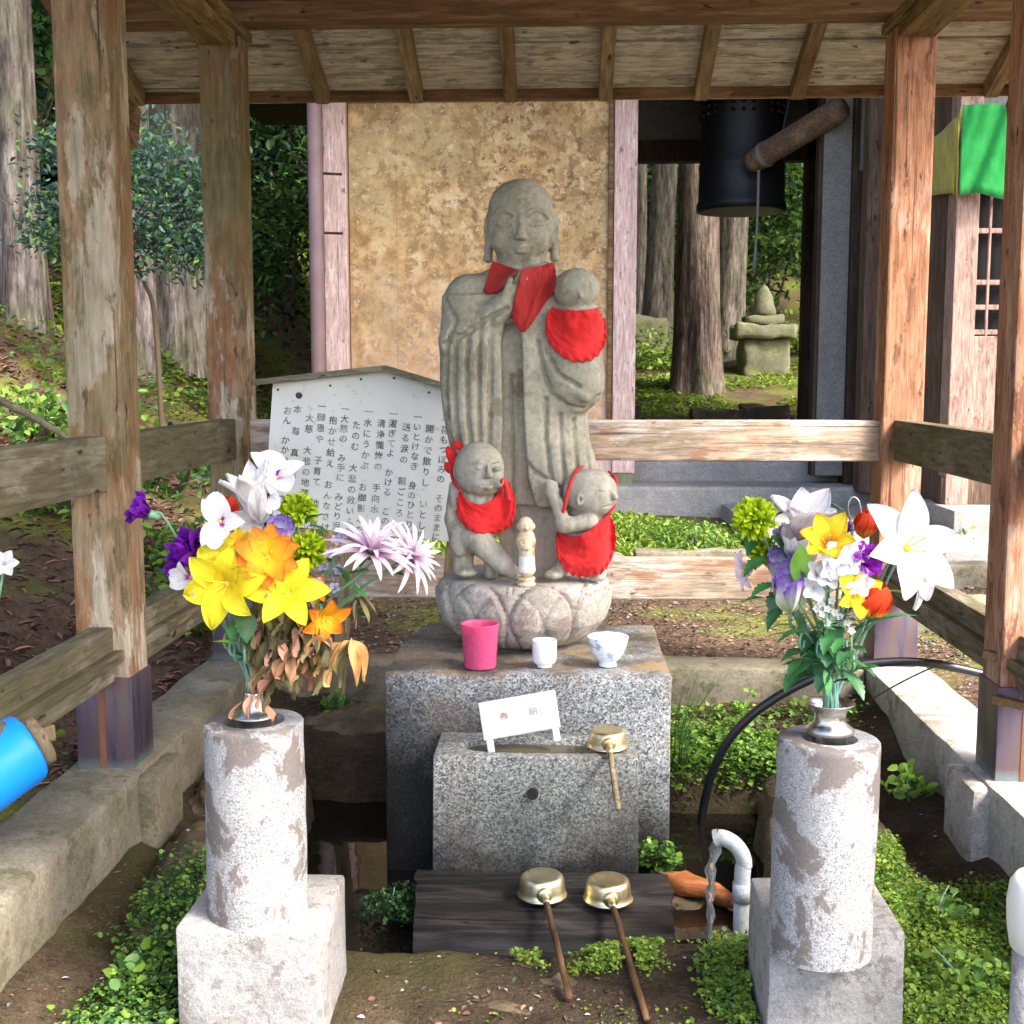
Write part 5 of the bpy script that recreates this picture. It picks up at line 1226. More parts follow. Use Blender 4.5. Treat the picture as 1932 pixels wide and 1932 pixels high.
# driftwood
d0, d1 = atz(1245, 1665, .02), atz(1392, 1712, .0)
mb = MB().tube(arc([d0, d0.lerp(d1, .35) + Vector((0, 0, .02)), d0.lerp(d1, .7) + Vector((0, .02, .012)), d1]), [.02, .03, .034, .036, .034, .033, .03, .027, .022, .016, .006], 14)
mb.v = [tuple(Vector(v) + Vector((0, fbm(v[0] * 20, v[1] * 20, v[2] * 20), fbm(v[0] * 14, v[1] * 30, v[2] * 20 + 4))) * .012) for v in mb.v]
tag(mb.build('driftwood', W_rust, None, True), 'reddish wet piece of driftwood lying in the pool beside the plank', 'driftwood')
# ================================================================ ROCKS round the pool
def rock(c, r, seed, label, m=ST_rock, flat=.6, rot=0.):
    bm = bmesh.new(); bmesh.ops.create_icosphere(bm, subdivisions=5, radius=1)
    for v in bm.verts:
        p = v.co.copy(); q = p * 1.3 + Vector((seed, seed * 2, 0)); d = 1 + .30 * fbm(q.x, q.y, q.z, 3) + .09 * fbm(q.x * 3, q.y * 3, q.z * 3, 4) + .025 * fbm(q.x * 12, q.y * 12, q.z * 12, 3)
        p = p * d; p.x = math.copysign(abs(p.x) ** flat, p.x); p.y = math.copysign(abs(p.y) ** flat, p.y); p.z = math.copysign(abs(p.z) ** (flat * .9), p.z)
        p = Matrix.Rotation(rot, 3, 'Z') @ Vector((p.x * r[0], p.y * r[1], p.z * r[2])); v.co = p
    me = bpy.data.meshes.new('rock'); bm.to_mesh(me); bm.free(); me.materials.append(m); me.polygons.foreach_set('use_smooth', [True] * len(me.polygons))
    o = link('rock', me, None, label, 'rock'); o.location = c; return o
rock((-.06, 2.49, -.03), (.66, .29, .13), 1.3, 'flat brown rock slab under the ladle handles in front of the pool', flat=.8)
rock((-.93, 3.02, .06), (.15, .42, .14), 4.1, 'long mossy rock beside the left flower stand', rot=.18)
rock((-1.0, 3.72, .03), (.17, .25, .17), 7.7, 'dark rock at the pool edge behind the left flower stand')
rock((-.68, 4.36, .08), (.3, .13, .15), 2.9, 'low brown rock between the sign leg and the pedestal', rot=.2)
rock((.72, 3.18, .08), (.17, .46, .16), 5.2, 'large smooth rock behind the right flower stand', rot=-.15)
rock((.76, 3.66, .03), (.16, .16, .17), 9.4, 'dark overhanging rock at the pool edge below the hose')
rock((.46, 4.3, .04), (.34, .14, .13), 3.3, 'brown earth covered rock between the pedestal and rear curb')
rock((.62, 2.62, .0), (.2, .2, .11), 6.6, 'small rock in the moss by the water pipe')
rock((-.80, 2.52, -.04), (.17, .3, .11), 8.8, 'dark rock hidden by leaves beside the left base block')
rock((.35, 3.33, -.1), (.07, .1, .1), 2.2, 'small sloping stone against the right side of the pedestal foot')
# ================================================================ BUCKETS at the left edge, cream pot at the right edge
def frame0(c, ax):
    z = Vector(ax).normalized(); x = z.cross(Vector((0, 0, 1))).normalized(); y = z.cross(x); M = Matrix((x, y, z)).transposed().to_4x4(); M.translation = Vector(c); return M
def bucket(c, ax, r0, r1, L, m, label, name='plastic_bucket'):
    z = Vector(ax).normalized(); x = z.cross(Vector((0, 0, 1))).normalized(); y = z.cross(x); M = Matrix((x, y, z)).transposed().to_4x4(); M.translation = Vector(c)
    t = thing(name, c, label, 'bucket', 'blue buckets')
    MB().lathe([(0, .008), (r0 - .012, .004), (r0 - .006, 0), (r0, .006), (r0 + .002, .014), (r1, L), (r1 + .006, L), (r1 + .007, L - .012), (r1 + .009, L + .004), (r1 - .003, L + .004), (r1 - .004, L), (r0 - .004, .016), (0, .014)], 56, M=M).build('body', m, t, True)
    MB().tube([M @ Vector(((r1 + .012) * math.cos(a), (r1 + .012) * math.sin(a) * .35 + .06 * math.sin(a), L - .01 + .03 * math.sin(a))) for a in np.linspace(0, math.pi, 16)], .003, 6).build('handle', STEEL, t, True)
    return t
bc = at(40, 1416, 2.60); bax = Vector((-.66, -.66, -.36))
bk_ = bucket(bc - bax.normalized() * .02, bax, .080, .098, .19, [BLUEP, BLUEP2][0], 'bright blue plastic bucket hung sideways on a peg by the left rail')
MB().lathe([(.0755, .018), (.0925, .189)], 56, M=frame0(bc - bax.normalized() * .02, bax)).build('inner_wall', BLUEP2, bk_, True)
rk = thing('bucket_peg', bc - bax.normalized() * .07, 'round brown wooden peg on the side rail holding the blue bucket', 'peg')
MB().tube([bc - bax.normalized() * .05, bc - bax.normalized() * .024], [.06, .062], 28).build('disc', W_leg, rk, True)
MB().bar(bc - bax.normalized() * .07, (XL1 - .05, bc.y + .10, .63), .035, .035).build('arm', W_leg, rk)
pc_ = at(1968, 1700, 2.02)
pot = thing('cream_pot', (pc_.x, pc_.y, .1), 'cream rounded pot cut off by the right edge beside the moss', 'pot')
zt_, zb2 = at(966, 1645, 2.0).z, at(966, 1790, 2.0).z
MB().lathe([(0, 0), (.04, 0), (.05, .012), (.056, .05), (.058, zt_ - zb2 - .05), (.054, zt_ - zb2 - .015), (.044, zt_ - zb2), (.03, zt_ - zb2 + .002), (.0, zt_ - zb2 - .01)], 40, (pc_.x, pc_.y, zb2)).build('body', POTW, pot, True)
MB().tube([(pc_.x, pc_.y, .05), (pc_.x, pc_.y, zb2 + .003)], .045, 20).build('foot', ST_base, pot, True)
# ================================================================ FLOWERS
_pm = {}
def petal_mesh(key, L, W, a0, a1, cup=.15, m=None, tipw=0.0, ruf=0.0, shape=(.9, 1.1), nl=10, nw=6, twist=0.0):
    """petal from the origin; a = angle from the flower axis (+Z), bending from a0 to a1; width along Y"""
    kk = (key, L, W, a0, a1, cup, m.name, ruf)
    if kk in _pm: return _pm[kk]
    x = z = 0; rows = []; T = []
    for i in range(nl + 1):
        t = i / nl; a = R(a0 + (a1 - a0) * t)
        if i: x += L / nl * math.sin(a); z += L / nl * math.cos(a)
        wd = W * max(.02, (math.sin(math.pi * min(1, t ** shape[0])) ** shape[1]) * (1 - tipw) + tipw * (1 - (1 - t) ** 4)) 
        if i == 0: wd = W * .12
        row = []
        for j in range(nw + 1):
            s = j / nw * 2 - 1; d = cup * wd * s * s; nx_, nz_ = math.cos(a), -math.sin(a)      # outward normal in XZ
            rf = ruf * t * t * math.sin(s * 9 + 2 * t) 
            row.append((x - nx_ * d + nx_ * rf, wd * s + twist * t * x, z - nz_ * d + nz_ * rf + ruf * .7 * t * t * math.sin(s * 13 + 1)))
            T.append(t)
        rows.append(row)
    mb = MB().grid(rows); me = bpy.data.meshes.new('petal'); me.from_pydata(mb.v, [], mb.f); me.materials.append(m)
    at_ = me.attributes.new('petal_t', 'FLOAT', 'POINT'); at_.data.foreach_set('value', T)
    me.polygons.foreach_set('use_smooth', [True] * len(me.polygons)); me.update(); _pm[kk] = me; return me
def put(parent, name, me, M):
    o = link(name, me, parent); o.matrix_local = Matrix.Translation(-origin(parent)) @ M; return o
def frame(c, ax, spin=0.0):
    z = Vector(ax).normalized(); x = Vector((0, 0, 1)).cross(z)
    if x.length < .05: x = Vector((1, 0, 0))
    x.normalize(); y = z.cross(x); M = Matrix((x, y, z)).transposed().to_4x4() @ Matrix.Rotation(spin, 4, 'Z'); M.translation = Vector(c); return M
PXL = lambda Y: Y / FPX
def curve_pts(a, b, bow, n=9):
    a, b, bow = Vector(a), Vector(b), Vector(bow); return [a.lerp(b, i / n) + bow * math.sin(math.pi * i / n) for i in range(n + 1)]
class Bouquet:
    def __init__(s, vase, mouth, group): s.v = vase; s.m = Vector(mouth); s.g = group; s.i = 0
    def start(s, name, label, cat='flower'):
        s.i += 1; a = s.i * 2.4; o = s.m + Vector((math.cos(a), math.sin(a), 0)) * (.006 + .006 * (s.i % 2)); o.z -= .03
        return thing(name, o, label, cat, s.g)
    def stem(s, t, c, ax, m=None, r=.0028, back=.03):
        c = Vector(c); e = c - Vector(ax).normalized() * .004; b = Vector(t.location); mid = s.m + (Vector(t.location) - s.m) * 1.0 + Vector((0, 0, .07))
        pts = [b, b + Vector((0, 0, .05)), mid + (c - mid) * .3 + Vector((0, 0, .01)), e - Vector(ax).normalized() * min(back, (c - mid).length * .4), e]
        MB().tube(arc(pts, 16), r, 7).build('stem', m or (STEMB if s.i % 2 else STEMG), t, True); return [Vector(spl([tuple(p) for p in pts], q)) for q in (.35, .5, .65)]
    def bloom(s, t, c, ax, layers, cen=None, spin=0.0, jit=.12):
        rnd = random.Random(s.i * 13)
        for (n, me, off, zoff, sc) in layers:
            for k in range(n):
                M = frame(c, ax, spin + off + 2 * math.pi * k / n + rnd.uniform(-jit, jit)) @ Matrix.Rotation(rnd.uniform(-jit, jit), 4, 'Y') @ Matrix.Translation((0, 0, zoff)) @ Matrix.Scale(sc * rnd.uniform(.92, 1.08), 4)
                put(t, 'petal', me, M)
        if cen:
            r, h, m = cen; MB().lathe([(0, -.002), (r * .8, 0), (r, h * .4), (r * .7, h * .85), (0, h)], 14, M=frame(c, ax)).build('center', m, t, True)
    def leaf(s, t, p, d, L, W, m, droop=30, ser=0.0, name='leaf'):
        me = leaf_mesh(L, W, m, droop, ser); d = Vector(d).normalized()
        z = Vector((0, 0, 1)) - d * d.z; 
        if z.length < .1: z = Vector((0, -1, 0)) - d * (-d.y)
        z.normalize(); y = z.cross(d); M = Matrix((d, y, z)).transposed().to_4x4(); M.translation = Vector(p); return put(t, name, me, M)
_lm = {}
def leaf_mesh(L, W, m, droop, ser=0.0, curl=.25, nl=14, nw=4):
    dry = m.name.startswith('withered'); L = round(L / .006) * .006 if dry else L; W = round(W / .004) * .004 if dry else W
    kk = (round(L, 3), round(W, 3), m.name, droop, ser, curl)
    if kk in _lm: return _lm[kk]
    rows = []; x = z = 0
    for i in range(nl + 1):
        t = i / nl; a = R(-droop * (t - .25))
        if i: x += L / nl * math.cos(a); z += L / nl * math.sin(a)
        wd = W / 2 * (math.sin(math.pi * t ** .8) ** .9 if 0 < t < 1 else .03) * (1 + (ser if i % 2 else -ser)); wd = max(wd, W * .02)
        if dry: q = droop + L * 900; rows.append([(x + .12 * W * math.sin(5 * t + q + 2 * s_), wd * s_ * (.72 + .25 * math.sin(4 * t + q)), z + abs(s_) * wd * (.75 + .4 * math.sin(q + 3 * t)) + .16 * W * math.sin(6 * t + 3 * s_ + q)) for s_ in (-1, -.5, 0, .5, 1)]); continue
        rows.append([(x, wd * s_, z + abs(s_) * wd * curl + .08 * wd * math.sin(7 * t + 2 * s_)) for s_ in (-1, -.5, 0, .5, 1)])
    mb = MB().grid(rows); me = bpy.data.meshes.new('leaf'); me.from_pydata(mb.v, [], mb.f); me.materials.append(m); me.polygons.foreach_set('use_smooth', [True] * len(me.polygons)); me.update(); _lm[kk] = me; return me
def lily(B, px, py, Y, ax, rad, m, label, spin=0., n=6, a0=28, a1=105, wid=.30, name='lily_flower', cen=True, curl=.1):
    c = at(px, py, Y); L = rad * PXL(Y) * 1.12; t = B.start(name, label); B.stem(t, c, ax)
    me = petal_mesh('lily', L, L * wid, a0, a1, .22, m, ruf=L * .03, shape=(.85, .8))
    B.bloom(t, c, ax, [(n // 2, me, 0, 0, 1.0), (n - n // 2, me, math.pi / (n // 2), .002, .95)], (L * .07, L * .12, YCEN) if cen else None, spin)
    if cen:
        for k in range(4):
            M = frame(c, ax, spin + k * 1.57 + .4); p0 = M @ Vector((0, 0, 0)); p1 = M @ Vector((L * .16, 0, L * .42)); MB().tube([p0, p0.lerp(p1, .5), p1], [.0009, .0008, .0016], 5).build('stamen', YCEN, t)
    return t
def pompom(B, px, py, Y, ax, rad, m, label, n=150, name='chrysanthemum'):
    c = at(px, py, Y); r = rad * PXL(Y); t = B.start(name, label); B.stem(t, c, ax, STEMG)
    me = petal_mesh('pom', r * .5, r * .12, 10, 45, .3, m, shape=(.6, .6), nl=4, nw=2); mb = MB(); T = []
    rnd = random.Random(int(px)); V0 = [Vector(v.co) for v in me.vertices]; F0 = [tuple(p.vertices) for p in me.polygons]; A0 = [d.value for d in me.attributes['petal_t'].data]
    M0 = frame(c, ax)
    for i in range(n):
        ph = i * 2.39996; th = math.acos(1 - 1.45 * (i + .5) / n); d = Vector((math.sin(th) * math.cos(ph), math.sin(th) * math.sin(ph), math.cos(th)))
        Mq = M0 @ frame(d * r * .5, d + Vector((0, 0, .25)), rnd.uniform(0, 6)) @ Matrix.Scale(rnd.uniform(.8, 1.15), 4); mb.add([Mq @ v for v in V0], F0); T += A0
    mb.lathe([(0, -r * .3), (r * .5, 0), (0, r * .55)], 10, M=M0); T += [0.] * (len(mb.v) - len(T))
    o = mb.build('petals', m, t, True, kind='stuff'); a = o.data.attributes.new('petal_t', 'FLOAT', 'POINT'); a.data.foreach_set('value', T)
    return t, c
def carnation(B, px, py, Y, ax, rad, m, label, name='carnation'):
    c = at(px, py, Y); r = rad * PXL(Y); t = B.start(name, label); B.stem(t, c - Vector(ax).normalized() * r * .5, ax)
    me = petal_mesh('car', r * 1.15, r * .52, 8, 75, .25, m, tipw=.85, ruf=r * .16, shape=(.5, .6), nl=8, nw=10); me2 = petal_mesh('car2', r * .95, r * .42, 0, 35, .3, m, tipw=.85, ruf=r * .18, shape=(.5, .6), nl=8, nw=10)
    cc = c - Vector(ax).normalized() * r * .5
    B.bloom(t, cc, ax, [(6, me, 0, 0, 1), (5, me2, .3, .002, 1), (3, me2, .8, .004, .9)], None, .4, .2)
    MB().lathe([(.0, -r * .5), (r * .16, -r * .42), (r * .24, 0), (r * .2, r * .12)], 12, M=frame(cc, ax)).build('calyx', STEMG, t, True); return t
def cupflower(B, px, py, Y, ax, rad, m, label, name='lisianthus_flower'):
    c = at(px, py, Y); r = rad * PXL(Y); t = B.start(name, label); cc = c - Vector(ax).normalized() * r; B.stem(t, cc, ax)
    me = petal_mesh('cup', r * 2.0, r * .75, 38, 2, .35, m, tipw=.7, ruf=r * .08, shape=(.6, .7), nl=12, nw=8)
    B.bloom(t, cc, ax, [(5, me, 0, 0, 1), (4, me, .5, .003, .85)], None, .2, .08); return t
def spider(B, px, py, Y, ax, rad, m, label, n=34):
    c = at(px, py, Y); L = rad * PXL(Y) * 1.1; t = B.start('spider_chrysanthemum', label); B.stem(t, c, ax, STEMG)
    a = petal_mesh('sp1', L, L * .075, 62, 112, .3, m, shape=(.6, .5), nl=8, nw=3); b_ = petal_mesh('sp2', L * .9, L * .07, 40, 88, .3, m, shape=(.6, .5), nl=8, nw=3); d = petal_mesh('sp3', L * .6, L * .06, 12, 40, .3, m, shape=(.6, .5), nl=6, nw=3)
    B.bloom(t, c, ax, [(16, a, 0, 0, 1), (14, b_, .2, .004, 1), (10, d, .1, .006, 1)], None, 0, .14)
    MB().lathe([(0, -.012), (.006, -.01), (.013, 0), (.012, .004), (0, .006)], 12, M=frame(c, ax)).build('calyx', F_leaf, t, True); return t
def tulip(B, px, py, Y, ax, rad, m, label):
    c = at(px, py, Y); r = rad * PXL(Y); t = B.start('tulip', label); cc = c - Vector(ax).normalized() * r; B.stem(t, cc, ax, STEMG)
    me = petal_mesh('tul', r * 2.3, r * .85, 62, -32, .45, m, shape=(.75, .6)); B.bloom(t, cc, ax, [(3, me, 0, 0, 1), (3, me, 1.05, .002, .94)], None, .3, .04); return t
def orchid(B, px, py, Y, ax, rad, label, spin=0., name='orchid_flower', m=None, lip=True):
    c = at(px, py, Y); L = rad * PXL(Y); t = B.start(name, label); B.stem(t, c, ax)
    m = m or P_whitem; me = petal_mesh('orc', L, L * .46, 35, 95, .2, m, tipw=.15, shape=(.8, .7)); me2 = petal_mesh('orc2', L * 1.1, L * .3, 30, 85, .2, P_white, shape=(.9, .8))
    B.bloom(t, c, ax, [(2, me, 0, .002, 1), (3, me2, .5, 0, 1)], None, spin, .1)
    if lip:
        for k in (-1, 1): put(t, 'lip', petal_mesh('lip', L * .42, L * .16, 30, 70, .4, P_mag if k < 0 else P_mag, shape=(.7, .6)), frame(c, ax, spin + k * .5 + 4.2))
        MB().lathe([(0, 0), (L * .07, L * .03), (L * .05, L * .14), (0, L * .16)], 10, M=frame(c, ax)).build('center', YCEN, t, True)
    return t
# ---------------------------------------------------------------- left bouquet
BL = Bouquet(vaL, vL + Vector((0, 0, .058)), 'flowers in the wilting bouquet')
Y0 = 2.40
lily(BL, 432, 1100, 2.27, (-.25, -.9, -.05), 88, P_yel, 'yellow lily with broad petals, lowest on the carnation side', .3, wid=.29, a0=40, a1=112)
lily(BL, 425, 1062, 2.30, (-.5, -.7, .5), 58, P_yel, 'smaller yellow lily tucked above the broad yellow one', .8, wid=.38)
lily(BL, 543, 1122, 2.27, (.1, -.9, .45), 80, P_yel, 'yellow lily opening above the withered brown leaves', 1.1, wid=.27, a0=40, a1=112)
lily(BL, 506, 1052, 2.27, (.15, -.9, .3), 62, P_orange, 'orange double flower with yellow streaked petals in the bouquet middle', .2, n=10, a0=45, a1=95, wid=.30)
lily(BL, 455, 1032, 2.34, (-.3, -.6, .7), 36, P_yor, 'yellow orange flower leaning towards the white orchids', .5, n=8, a0=40, a1=80, wid=.32)
lily(BL, 608, 1160, 2.33, (.5, -.7, -.3), 52, P_orange, 'small orange lily drooping beside the withered leaves', .4, wid=.3)
lily(BL, 590, 1115, 2.37, (.3, -.6, .5), 34, P_orange, 'small orange bloom behind the yellow lily', .9, wid=.3)
orchid(BL, 418, 985, 2.33, (-.1, -.95, .2), 60, 'white orchid with magenta lips beside the red tulip petal', 1.6)
orchid(BL, 363, 1088, 2.30, (-.5, -.8, -.2), 50, 'white orchid with magenta lips below the purple carnations', 3.0)
lily(BL, 490, 985, 2.36, (-.12, -.35, .9), 108, P_white, 'tall white lily with pointed petals at the bouquet top', .9, a0=8, a1=38, wid=.21, cen=False)
orchid(BL, 500, 940, 2.38, (.0, -.8, .3), 46, 'white orchid with magenta lips inside the tall white lily', 2.6)
orchid(BL, 520, 905, 2.42, (.2, -.6, .6), 66, 'white orchid half hidden at the very top of the bouquet', 1.9, m=P_whitem)
orchid(BL, 478, 985, 2.40, (.1, -.8, .1), 58, 'white hanging petals below the tall orchid', 4.4, m=P_white, lip=False)
carnation(BL, 268, 962, 2.36, (-.8, -.3, .45), 38, P_pur, 'purple carnation standing out alone on a long pale stem')
carnation(BL, 352, 1045, 2.34, (-.7, -.5, .4), 54, P_pur, 'large dark purple carnation beside the white orchids')
carnation(BL, 384, 1020, 2.38, (-.2, -.5, .8), 30, P_pur, 'smaller purple carnation behind the large dark one')
carnation(BL, 505, 1005, 2.42, (.1, -.7, .7), 30, P_pur, 'purple bloom wedged between white petals in the middle')
tulip(BL, 432, 958, 2.44, (-.1, -.1, 1), 22, P_red, 'single red tulip peeking between white orchids')
cupflower(BL, 527, 1010, 2.33, (.25, -.35, .9), 34, P_lis, 'white cup flower with violet rim above the orange bloom')
cupflower(BL, 549, 1090, 2.32, (.45, -.35, .8), 28, P_lis, 'white cup flower with violet rim behind the yellow lily')
pompom(BL, 563, 965, 2.42, (.1, -.5, .85), 41, P_mumg, 'lime green pompom chrysanthemum in front of the sign text')
pompom(BL, 581, 1038, 2.36, (.5, -.7, .4), 42, P_mumg, 'lime green pompom chrysanthemum beside the violet rimmed cup flower')
spider(BL, 698, 1046, 2.36, (.25, -.3, .8), 92, P_mump, 'large pale pink spider chrysanthemum leaning over the sign leg')
spider(BL, 770, 1052, 2.40, (.75, -.4, .4), 74, P_mump, 'smaller pale pink spider chrysanthemum nearest the statue')
def spray(B, pts, m, label, r=8, k=5, name='blossom_spray'):
    t = B.start(name, label); c0 = at(*pts[0]); B.stem(t, c0, (0, 0, 1), STEMG, .002)
    for i, p in enumerate(pts):
        c = at(*p); L = r * PXL(p[2]); me = petal_mesh('spr', L, L * .42, 35, 85, .2, m, tipw=.3, shape=(.7, .7), nl=5, nw=4); rnd = random.Random(i + 5); ax = (rnd.uniform(-.5, .5), -.9, rnd.uniform(-.1, .7))
        if i: MB().tube(curve_pts(c0 + Vector((0, 0, -.03)), c, (0, 0, .005), 5), .0011, 5).build('twig', STEMG, t)
        for q in range(k): put(t, 'petal', me, frame(c, ax, 2 * math.pi * q / k + i))
    return t
spray(BL, [(622, 1045, 2.38), (634, 1020, 2.40), (648, 1008, 2.41), (612, 1070, 2.37), (640, 1075, 2.39), (600, 1100, 2.36), (632, 1110, 2.38), (655, 1030, 2.41)], P_lav, 'spray of small pale lavender blossoms under the spider chrysanthemum', 13)
def leaves(B, label, items, m=None, name='leaf_sprig', base=None, smat=None):
    t = B.start(name, label, 'leaves'); c0 = Vector((0, 0, 0)); P = [at(x[0], x[1], x[2]) for x in items]
    for p in P: c0 += p / len(P)
    B.stem(t, base or c0, (0, 0, 1), smat or STEMG, .0024)
    for (x, p) in zip(items, P):
        px_, py_, Y, dx, dz, L, W, mm = x[:8]; ser = x[8] if len(x) > 8 else .10; dr = x[9] if len(x) > 9 else 35
        q = PXL(Y); d = Vector((dx, x[10] if len(x) > 10 else -.35, dz)); B.leaf(t, p, d, L * q, W * q, mm, dr, ser)
        MB().tube(curve_pts(base or c0, p, (0, 0, -.004), 4), .0011, 5).build('twig', smat or STEMG, t)
    return t
leaves(BL, 'dark serrated leaves behind the lime green pompoms', [(575, 985, 2.40, .8, .5, 50, 26, F_leaf), (580, 992, 2.40, .9, -.1, 46, 24, F_leaf), (560, 990, 2.40, -.4, .2, 40, 22, F_leaf), (590, 1000, 2.41, .6, -.6, 40, 22, F_leaf), (555, 1060, 2.38, .6, .5, 46, 26, F_leaf), (565, 1080, 2.38, .8, -.3, 44, 24, F_leaf), (575, 1100, 2.38, .5, -.7, 40, 26, F_leaf), (600, 1060, 2.41, .9, .2, 44, 24, F_leaf), (605, 1120, 2.40, .6, -.5, 44, 24, F_leaf)])
leaves(BL, 'green toothed leaves below the spider chrysanthemums', [(650, 1090, 2.38, .9, .5, 60, 34, F_leafm, .16), (655, 1100, 2.38, -.3, .9, 46, 30, F_leafm, .16), (680, 1070, 2.38, .4, .9, 50, 30, F_leafm, .16), (725, 1085, 2.40, .9, .2, 46, 30, F_leafm, .16), (635, 1110, 2.38, -.6, -.3, 40, 26, F_leafm, .16), (660, 1110, 2.37, .8, -.2, 44, 28, F_leafm, .16)])
leaves(BL, 'dark green leaves under the yellow lilies', [(430, 1150, 2.34, -.5, -.7, 60, 44, F_leaf), (460, 1150, 2.32, .2, -.9, 66, 44, F_leaf), (450, 1120, 2.38, -.8, -.3, 56, 36, F_leaf), (490, 1130, 2.36, .4, -.8, 70, 40, F_leaf), (500, 1090, 2.38, .6, -.5, 70, 36, F_leaf), (475, 1165, 2.35, -.3, -.9, 60, 38, F_leaf), (445, 1170, 2.33, -.2, -.9, 44, 32, F_leafm), (520, 1110, 2.37, .5, .5, 56, 30, F_leaf), (400, 1105, 2.37, .1, .9, 44, 20, F_leafm)])
leaves(BL, 'single bright green leaf pointing away from the withered bunch', [(462, 1218, 2.33, -.95, .25, 66, 24, F_leafl, 0., 12)])
for k in range(9):
    t = BL.start('bare_stem', 'bare blue green plastic stem rising from the narrow vase', 'stem'); q = random.Random(k); BL.stem(t, at(425 + 9 * k, 1190 + 12 * (k % 3), 2.36 + .01 * (k % 4)), (0, 0, 1), STEMB if k % 2 else STEMG, .003)
rr = random.Random(3); items = []; cx_, cy_ = 540, 1220
for k in range(130):
    a = rr.uniform(0, 6.28); rad = rr.uniform(.15, 1.0); x = 545 + 62 * rad * math.cos(a) - .12 * (1250 - 1230); y = 1196 + 88 * rad * math.sin(a); x -= max(0, (y - 1230)) * .28
    items.append((x, y, 2.31 + .12 * rr.random(), rr.uniform(-.7, .9), rr.uniform(-1.3, .1), rr.uniform(40, 74), rr.uniform(26, 46), rr.choice([D_brown, D_olive, D_olive, D_pink, D_dark, D_brown, D_olive, D_dark]), .03, rr.choice((20, 50, 80)), rr.uniform(-.8, .2)))
items += [(500, 1330, 2.30, .5, -.8, 44, 26, D_brown, 0., 30), (462, 1325, 2.34, -.7, -.6, 44, 18, D_brown, 0., 30), (478, 1310, 2.34, -.2, -.9, 50, 18, D_pink, 0., 20), (520, 1150, 2.28, .1, .9, 60, 24, D_brown, 0., 20), (530, 1175, 2.27, -.2, .8, 70, 30, D_olive, 0., 20), (575, 1230, 2.28, .6, .6, 60, 26, D_tan, 0., 20)]
leaves(BL, 'bunch of withered brown and olive leaves hanging under the lilies', items, name='withered_branch', base=at(520, 1260, 2.37), smat=STEMD)
items = [(648, 1212, 2.36, -.85, -.8, 84, 36, D_tan, 0., 20), (655, 1210, 2.35, -.5, -.9, 92, 40, D_tan, 0., 25), (665, 1205, 2.35, .15, -1, 96, 30, D_tan, 0., 15), (672, 1208, 2.36, .3, -1, 84, 26, D_tan, 0., 20), (655, 1215, 2.37, -.2, -1, 80, 36, D_olive, 0., 20), (640, 1218, 2.36, -.9, -.5, 56, 26, D_tan, 0., 20)]
leaves(BL, 'tan dry leaves drooping on a twig beside the sign leg', items, name='withered_branch', base=at(655, 1205, 2.37), smat=STEMD)
items = [(668, 1130, 2.42, -.6, -.7, 60, 14, D_olive, 0., 40), (675, 1128, 2.42, .5, -.8, 62, 14, D_olive, 0., 40), (672, 1130, 2.42, .0, -1, 56, 16, D_olive, 0., 30), (680, 1125, 2.43, .8, -.5, 52, 12, D_olive, 0., 50), (665, 1132, 2.43, -.3, -1, 60, 12, D_olive, 0., 30)]
leaves(BL, 'shrivelled olive flower head hanging in front of the sign leg', items, name='withered_flower', base=at(672, 1126, 2.42), smat=STEMD)
# ---------------------------------------------------------------- right bouquet
BR = Bouquet(vaR, vR + Vector((0, 0, .066)), 'flowers in the fresh bouquet')
pompom(BR, 1424, 978, 2.28, (-.35, -.75, .55), 46, P_mumg, 'lime green pompom chrysanthemum on top of the fresh bouquet', 190)
pompom(BR, 1440, 1040, 2.34, (-.6, -.5, .4), 34, P_mumg, 'lime green pompom chrysanthemum half hidden by dark leaves')
lily(BR, 1706, 1036, 2.26, (.3, -.8, .3), 104, P_white, 'huge white lily with wide round tipped petals', .25, wid=.27, a0=55, a1=100)
lily(BR, 1512, 1015, 2.32, (.1, -.35, .85), 92, P_pinkt, 'white lily with pinkish base opening upward', .4, wid=.32, a0=18, a1=60)
lily(BR, 1722, 1075, 2.34, (.6, -.4, -.3), 66, P_pinkt, 'white lily drooping over the side rail', .2, wid=.36, a0=30, a1=80)
lily(BR, 1562, 1035, 2.24, (-.15, -.75, .6), 68, P_yor, 'yellow lily with an orange throat in the fresh bouquet', .9, wid=.32, a0=20, a1=75)
lily(BR, 1612, 1115, 2.22, (.3, -.9, .0), 50, P_yel, 'pale yellow lily below the white blossoms', .5, wid=.34)
lily(BR, 1420, 1075, 2.40, (-.85, -.2, -.1), 46, P_mump, 'pale pink flower sticking out behind the dark leaves', .3, wid=.26)
tulip(BR, 1632, 990, 2.34, (.05, -.1, 1), 27, P_tul, 'red and yellow tulip under the wire hook')
tulip(BR, 1650, 1135, 2.22, (.25, -.35, .9), 36, P_tul, 'red and yellow tulip beside the long serrated leaf')
carnation(BR, 1632, 1055, 2.22, (.45, -.75, .5), 36, P_mag, 'violet carnation in front of the huge white lily')
carnation(BR, 1596, 998, 2.33, (.1, -.3, .95), 20, P_mag, 'small violet bloom between the tulip and the yellow lily')
carnation(BR, 1480, 1010, 2.36, (-.3, -.5, .7), 26, P_lav, 'small lavender bloom beside the lime green pompom')
cupflower(BR, 1490, 1120, 2.24, (-.15, -.45, .9), 44, P_lis, 'white cup flower with violet rim, lowest in the fresh bouquet')
cupflower(BR, 1478, 1070, 2.29, (-.3, -.4, .85), 34, P_lis, 'white cup flower with violet rim beside the upright green leaf')
cupflower(BR, 1510, 1035, 2.31, (-.2, -.3, .9), 46, P_white, 'plain white cup flower behind the upright green leaf')
